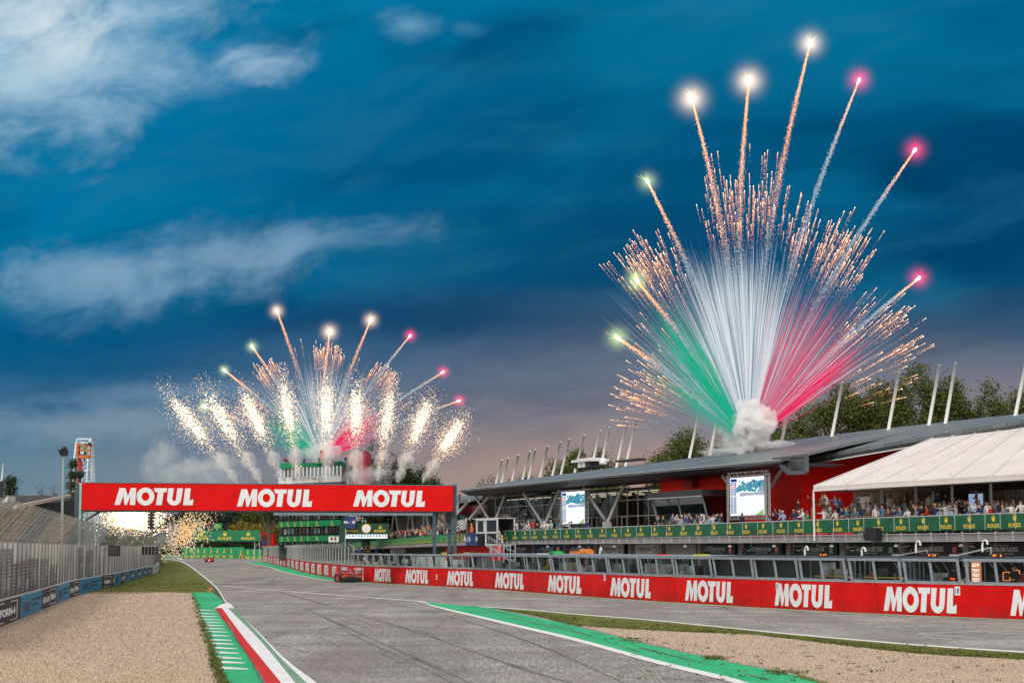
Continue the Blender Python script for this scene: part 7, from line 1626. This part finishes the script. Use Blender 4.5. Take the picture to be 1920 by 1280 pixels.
def comet(O, K, tip, col, label, group, curve=.03, hr=66):
    tip = Vector(tip); root = thing('comet', label, 'firework', tip, 0, group); d = tip - O; L = d.length; dn = d.normalized(); side = Vector((dn.z,0,-dn.x)); bend = curve*L*(1 if tip.x > O.x else -1)
    P = lambda f: O + d*f + side*(-bend*math.sin(math.pi*f)*.9)
    cs = {'white': ((1.0,.78,.52), (1.0,.72,.48)), 'green': ((.92,1.0,.42), (.75,.95,.35)), 'red': ((1.0,.03,.10), (1.0,.05,.16))}[col]
    mb = MB(); hd = MB(); s = K*2.9; hd.lathe((0,0,0), [(s*.2,-s*3.4),(s*.62,-s*1.6),(s,-s*.2),(s*.8,s*.7),(s*.25,s*1.25)], 8); o = hd.build('star', spk('star_core', (1,.95,.86), 9.0), root, True); tg = (P(1.0)-P(.97)).normalized(); o.rotation_euler = tg.to_track_quat('Z','Y').to_euler()
    st2 = MB()
    for k in range(7):      # short thin needles fanned out from the star
        a = k*.9+.3; ln_ = s*fr_.uniform(3.5,9); v_ = (Vector((math.cos(a),.3*math.sin(a*2),math.sin(a)))*.55 + tg*.9).normalized(); st2.tube([v_*s*.6, v_*ln_], [s*.12, .004], 3)
    st2.build('flare', spk('flare_'+col, cs[0] if col != 'white' else (1,.85,.6), 1.6), root)
    key = col; 
    if key not in HMESH: m_ = hme.copy(); m_.materials.append(halo_mat('halo_'+col, cs[1], {'white': 3.0, 'green': 2.2, 'red': 3.6}[col]/(44*K))); HMESH[key] = m_
    h = bpy.data.objects.new('glow', HMESH[key]); COL.objects.link(h); h.parent = root; h.scale = ((hr if col == 'white' else hr*.72)*K*fr_.uniform(.88,1.12),)*3; h['kind'] = 'stuff' if False else 'thing'
    for k in list(h.keys()): del h[k]
    Lp = L/K; n = int(Lp*1.0); f0 = .30
    for i in range(n*6):
        f = 1 - (1-f0)*(i/(n*6)); x = (1-f)/(1-f0)
        if fr_.random() < .6*x: continue
        jit = K*(1.6 + 6.5*min(1,x*1.4)) * (1 if col != 'red' else .8); c = P(f) - tip + Vector((fr_.gauss(0,.55), fr_.gauss(0,.55), fr_.gauss(0,.55)))*jit
        hot = x < (.62 if col == 'white' else .38 if col == 'green' else .18) + fr_.uniform(-.12,.12)
        if hot: dot(mb, c, K*fr_.uniform(.40,.95)*(1.1-.5*x), 0 if fr_.random() < .55 else 1)
        else: dot(mb, c, K*fr_.uniform(.4,1.5)*(1.2-.55*x), 2)
    mb.build('trail', [E_O, E_OP, E_BW], root)
# large burst over the pit roof
O1 = LA(1404, 828, 13.0); K1 = O1.y/F*1.0
fA = fan(O1, K1, [
    ('white_trails', [E_W, E_W, E_PB], 1500, -4, 10, 190, 375, .024, 22),
    ('pale_trails', [E_PB, E_PB, E_W], 420, 2, -54, 200, 405, .016, 60),
    ('green_trails', [E_G, E_G, E_GL], 360, -34, 4.6, 120, 320, .036, 26), ('low_green_trails', [E_GL, E_G, E_PB], 190, -49, 8, 110, 290, .018, 30),
    ('red_trails', [E_R, E_R, E_PK], 260, 49, 4.2, 90, 290, .036, 30), ('pink_trails', [E_PK, E_PK, E_PB, E_R], 520, 30, 9.5, 160, 350, .021, 34), ('red_ray', [E_R, E_PK], 60, 17.5, .9, 100, 240, .034, 26)])
LBL = {'white_trails':'dense white fan of firework trails rising above the pit roof','pale_trails':'thin pale blue firework trails spreading widest over the pit roof','green_trails':'bright green fan of trails left of the white fan','low_green_trails':'faint green trails sweeping low to the left','red_trails':'crimson fan of trails sweeping low to the right','pink_trails':'pink firework trails between the white and crimson fans','red_ray':'narrow red ray just right of the white fan'}
for nm, (mb, ms_) in fA.items(): tag(mb.build(nm, ms_), LBL[nm], 'firework', 'burst above the pit roof', 'stuff')
mb = sparks(O1, K1, [(-37,-23,370,455,75),(-33,-20,330,420,40),(-9,6,400,560,55),(-10,9,420,500,60),(10,32,395,470,105),(14,34,350,430,50),(37,62,250,400,62),(44,60,330,400,24),(-74,-52,190,280,52),(62,74,230,340,12),(-85,-70,200,260,6),(-52,-36,240,330,10)])
tag(mb.build('gold_sparks', [E_O, E_OP, E_HOT]), 'glittering orange gold sparks tipping the large burst over the pit roof', 'firework', 'burst above the pit roof', 'stuff')
CM = [((1158,633),'green','yellow green comet lowest on the left of the large burst'),((1193,525),'green','yellow green comet second from the left of the large burst'),((1214,340),'green','pale green comet third from the left of the large burst'),((1297,185),'white','white comet fourth from the left of the large burst'),((1404,152),'white','white comet straight above the large burst'),((1519,82),'white','highest white comet of all, top of the large burst'),((1611,150),'red','red comet just right of the highest white comet'),((1716,281),'red','red comet high on the right of the large burst'),((1723,521),'red','red comet lowest on the right of the large burst')]
for (u, v), c, lb_ in CM: comet(O1, K1, D(u, v, O1.y + fr_.uniform(-6,6)), c, lb_, 'comets of the large burst')
# small burst over the tower
O2 = D(603, 858, 355); K2 = 355/F*.62
fB = fan(O2, K2, [('small_white_trails', [E_W, E_PB, E_PB], 330, 2, 15, 180, 290, .05, 20), ('small_green_trails', [E_G, E_GL], 170, -50, 12, 110, 250, .06, 20), ('small_red_trails', [E_R, E_PK], 200, 52, 11, 110, 240, .06, 20), ('small_pale_trails', [E_PB, E_W], 200, 0, -48, 180, 330, .034, 40)])
LB2 = {'small_white_trails':'white fan of firework trails above the control tower','small_green_trails':'green trails low left above the control tower','small_red_trails':'red trails low right above the control tower','small_pale_trails':'thin pale trails spreading wide above the control tower'}
for nm, (mb, ms_) in fB.items(): tag(mb.build(nm, ms_), LB2[nm], 'firework', 'burst above the control tower', 'stuff')
mb = sparks(O2, K2*1.0, [(-38,-26,300,350,55),(-5,12,300,345,60),(28,44,290,350,60),(-62,-48,220,330,26),(46,60,250,350,10),(-18,24,300,370,10)], 1)
tag(mb.build('small_gold_sparks', [E_O, E_OP, E_HOT]), 'orange gold sparks tipping the burst above the control tower', 'firework', 'burst above the control tower', 'stuff')
CM2 = [((383,762),'green','small green comet lowest left of the tower burst'),((421,694),'green','yellow green comet at left of the tower burst'),((473,650),'green','pale green comet upper left of the tower burst'),((519,583),'white','highest white comet of the tower burst'),((618,622),'white','white comet straight above the control tower'),((695,600),'white','white comet upper right of the tower burst'),((769,629),'red','red comet upper right of the tower burst'),((831,697),'red','red comet at right of the tower burst'),((861,751),'red','red comet lowest right of the tower burst')]
for (u, v), c, lb_ in CM2: comet(O2, K2, D(u, v, 355), c, lb_, 'comets of the tower burst', .02, 58)
# row of nine spark fountains
def smoke_mat(name, dens, scale, thr, col=(.93,.92,.92), asp=1):
    m, n, o = base_mat(name); v = n.node('ShaderNodeVolumePrincipled'); tcn = n.node('ShaderNodeTexCoord').outputs['Object']; vm = n.node('ShaderNodeVectorMath', operation='LENGTH'); n.l.new(tcn, vm.inputs[0])
    ns = n.noise(tcn, scale, 5, .6, .4); f = n.m('SUBTRACT', n.m('ADD', n.m('MULTIPLY', n.m('SUBTRACT', 1.0, vm.outputs['Value']), 1.3), n.m('MULTIPLY', n.m('SUBTRACT', ns, .5), 4.6)), thr)
    n.l.new(n.m('MULTIPLY', n.m('MULTIPLY', f, 3.0, clamp=True), dens), v.inputs['Density']); v.inputs['Color'].default_value = (*col, 1); v.inputs['Anisotropy'].default_value = .1
    n.l.new(v.outputs[0], o.inputs[1]); MATS[name] = m; return m
SMK = smoke_mat('thick_smoke', 5.0, 1.3, .30, (.995,.99,.99)); SMT = smoke_mat('thin_smoke', .16, 1.4, .30, (.90,.91,.93)); SMG = smoke_mat('fountain_smoke', .55, 1.7, .15, (.995,.99,.99)); SMP = smoke_mat('pink_smoke', 4.0, 1.3, .30, (.995,.90,.885))
def smoke(c, s, mat, name, par=None, rot=(0,0,0)):
    me = hme.copy(); me.materials.append(mat); o = bpy.data.objects.new(name, me); COL.objects.link(o); o.scale = s; o.rotation_euler = rot; o.location = c
    if par: o.parent = par; o.location = Vector(c) - Vector(par.location)
    return o
GB = [((446,905),(345,775),42,80),((490,905),(408,770),44,84),((532,905),(470,765),40,84),((560,902),(537,752),44,84),((612,902),(612,752),44,86),((664,902),(668,760),40,80),((708,902),(728,765),40,84),((745,902),(793,778),44,80),((792,902),(852,808),36,70)]
for i, (b, t_, wd_, hh) in enumerate(GB):
    Yg = 262; B_ = D(*b, Yg); T_ = D(*t_, Yg); root = thing('spark_fountain', ORD[i] + ' white spark fountain from the left in the row above the gantry', 'firework', B_, 0, 'row of spark fountains'); ax = T_-B_; al = ax.normalized(); sd_ = Vector((al.z,0,-al.x)); kk = Yg/F; mb = MB()
    for _ in range(1700):
        f = fr_.gauss(.88, .25 + .05*math.sin(i*2.3))
        if f < .12 or f > 1.5: continue
        f = f; wv = wd_*kk*(.36+.05*math.sin(i*1.7))*math.exp(-((f-.95)/.62)**2)*(1.0 if f > .5 else .4+f*.9); off = fr_.gauss(0, 1)*wv
        c = ax*f + sd_*off + Vector((0,1,0))*fr_.gauss(0,1)*wv; core = abs(off) < wv*.55 and .62 < f < 1.2
        dot(mb, c, kk*fr_.uniform(.6,1.35)*(1.05 if core else .85), 1 if core else (0 if fr_.random() < .5 else 2))
    for _ in range(300):      # burning heart
        f = fr_.gauss(.88,.17); c = ax*f + sd_*fr_.gauss(0,1)*wd_*kk*.17 + Vector((0,fr_.gauss(0,1)*.5,0)); dot(mb, c, kk*fr_.uniform(.7,1.6), 1)
    for _ in range(160): f = fr_.uniform(.0,.9); c = ax*f + sd_*fr_.gauss(0,1)*wd_*kk*.5*f + Z*fr_.uniform(-.3,.3); dot(mb, c, kk*fr_.uniform(.5,.9), 2)
    mb.build('sparks', [spk('glitter_warm', (1,.66,.36), 1.5), spk('glitter_white', (1,.83,.60), 1.9), spk('glitter_peach', (1,.80,.66), 1.1)], root)
    for g in range(2):
        c = B_ + ax*(.12+.20*g); smoke(c, (wd_*kk*(.26+.13*g), wd_*kk*.3, wd_*kk*(.42+.12*g)), SMG, 'smoke_puff', root, (0, math.atan2(al.x, al.z), 0))
# two fountains below the banner on the left
for (cu, cv, ru, rv, Yf, n, cols, lb_, tilt) in ((247,972,47,27,214,4200,[spk('blaze_white', (1,.86,.62), 4.5), spk('blaze_gold', (1,.62,.30), 1.6)],'blazing white spark fountain beneath the left of the red gantry',0),(348,997,40,34,300,1500,[spk('gold_fleck', (1,.60,.28), 1.1), spk('pale_fleck', (1,.80,.52), 1.0)],'loose golden spark spray left of the green bridge',.6)):
    c0 = D(cu, cv, Yf); kk = Yf/F; root = thing('spark_fountain', lb_, 'firework', flat(c0, 0), 0, 'spark fountains beneath the gantry'); mb = MB()
    for _ in range(n):
        a, b = fr_.gauss(0,1), fr_.gauss(0,1); x = a*ru*.52; z = b*rv*.5 + a*tilt*rv*.45; core = abs(a) < .75 and abs(b) < 1.0
        c = c0 + Vector((x*kk, fr_.gauss(0,1)*1.6, -z*kk*-1)) - Vector((root.location)); dot(mb, c, kk*fr_.uniform(.7,1.7)*(1.5 if core and cu < 300 else 1), 0 if (core or fr_.random() < .3) else 1)
    mb.build('sparks', cols, root)
# smoke clouds
sc_ = thing('smoke_cloud', 'thick billowing white smoke cloud, pink at its right side, on the pit roof', 'smoke', LA(1404,835,12.5)); sc_['kind'] = 'stuff'
for (u, v, ru, rv) in ((1350,846,46,9),(1395,842,60,8),(1450,832,44,9),(1370,832,34,14)):
    c = LA(u, v, 12.0); k = c.y/F; o = smoke(c, (ru*k, ru*k*.8, rv*k), SMG, 'low_smoke'); o.parent = sc_; o.location = c - sc_.location
for (u, v, r, m_) in ((1378,806,20,SMK),(1392,790,24,SMK),(1384,772,15,SMK),(1407,800,26,SMK),(1414,778,20,SMK),(1430,794,20,SMK),(1398,766,11,SMK),(1372,795,13,SMK),(1437,780,12,SMP),(1388,826,18,SMK),(1404,838,17,SMK),(1424,818,17,SMK),(1418,834,14,SMK)):
    c = LA(1404+(u-1404)*1.18-3, 832+(v-832)*1.08, 12.5+fr_.uniform(-.6,.6)); k = c.y/F*r*1.42; o = smoke(c, (k, k, k), m_, 'puff', None, (fr_.random()*6, fr_.random()*6, fr_.random()*6)); o.parent = sc_; o.location = c - sc_.location
for (u, v), (ru, rv), Y, m_, lb_ in (((300,865),(44,62),330,SMT,'thin drifting smoke left of the spark fountains'),((350,885),(60,40),330,SMT,'thin smoke bank low above the gantry left part'),((410,878),(50,46),330,SMT,'thin smoke behind the two leftmost fountains'),((315,1000),(36,34),232,SMT,'grey smoke drifting between the two low fountains'),((603,845),(40,24),350,SMG,'white smoke at the foot of the tower burst'),((690,890),(60,24),300,SMT,'thin smoke before the cypress row'),((175,965),(34,26),190,SMT,'faint dark smoke by the left gantry post')):
    c = D(u, v, Y); k = Y/F; tag(smoke(c, (ru*k, ru*k*.6, rv*k), m_, 'smoke_cloud'), lb_, 'smoke', 'smoke from the fireworks', 'stuff')
bx_ = MB(); c = LA(1414, 843, 13.0); bx_.obox(c, DA*.9, NA*.5, Z*.25); 
for k in range(5): bx_.bar(c+DA*(.35*k-.7), c+DA*(.35*k-.7)+Z*.6+DA*.1*(k-2), .12)
small('firing_rack', 'small tan firework firing rack on the roof under the smoke', 'firework rack', bx_, pm('rack_tan', (.35,.20,.07), .7))
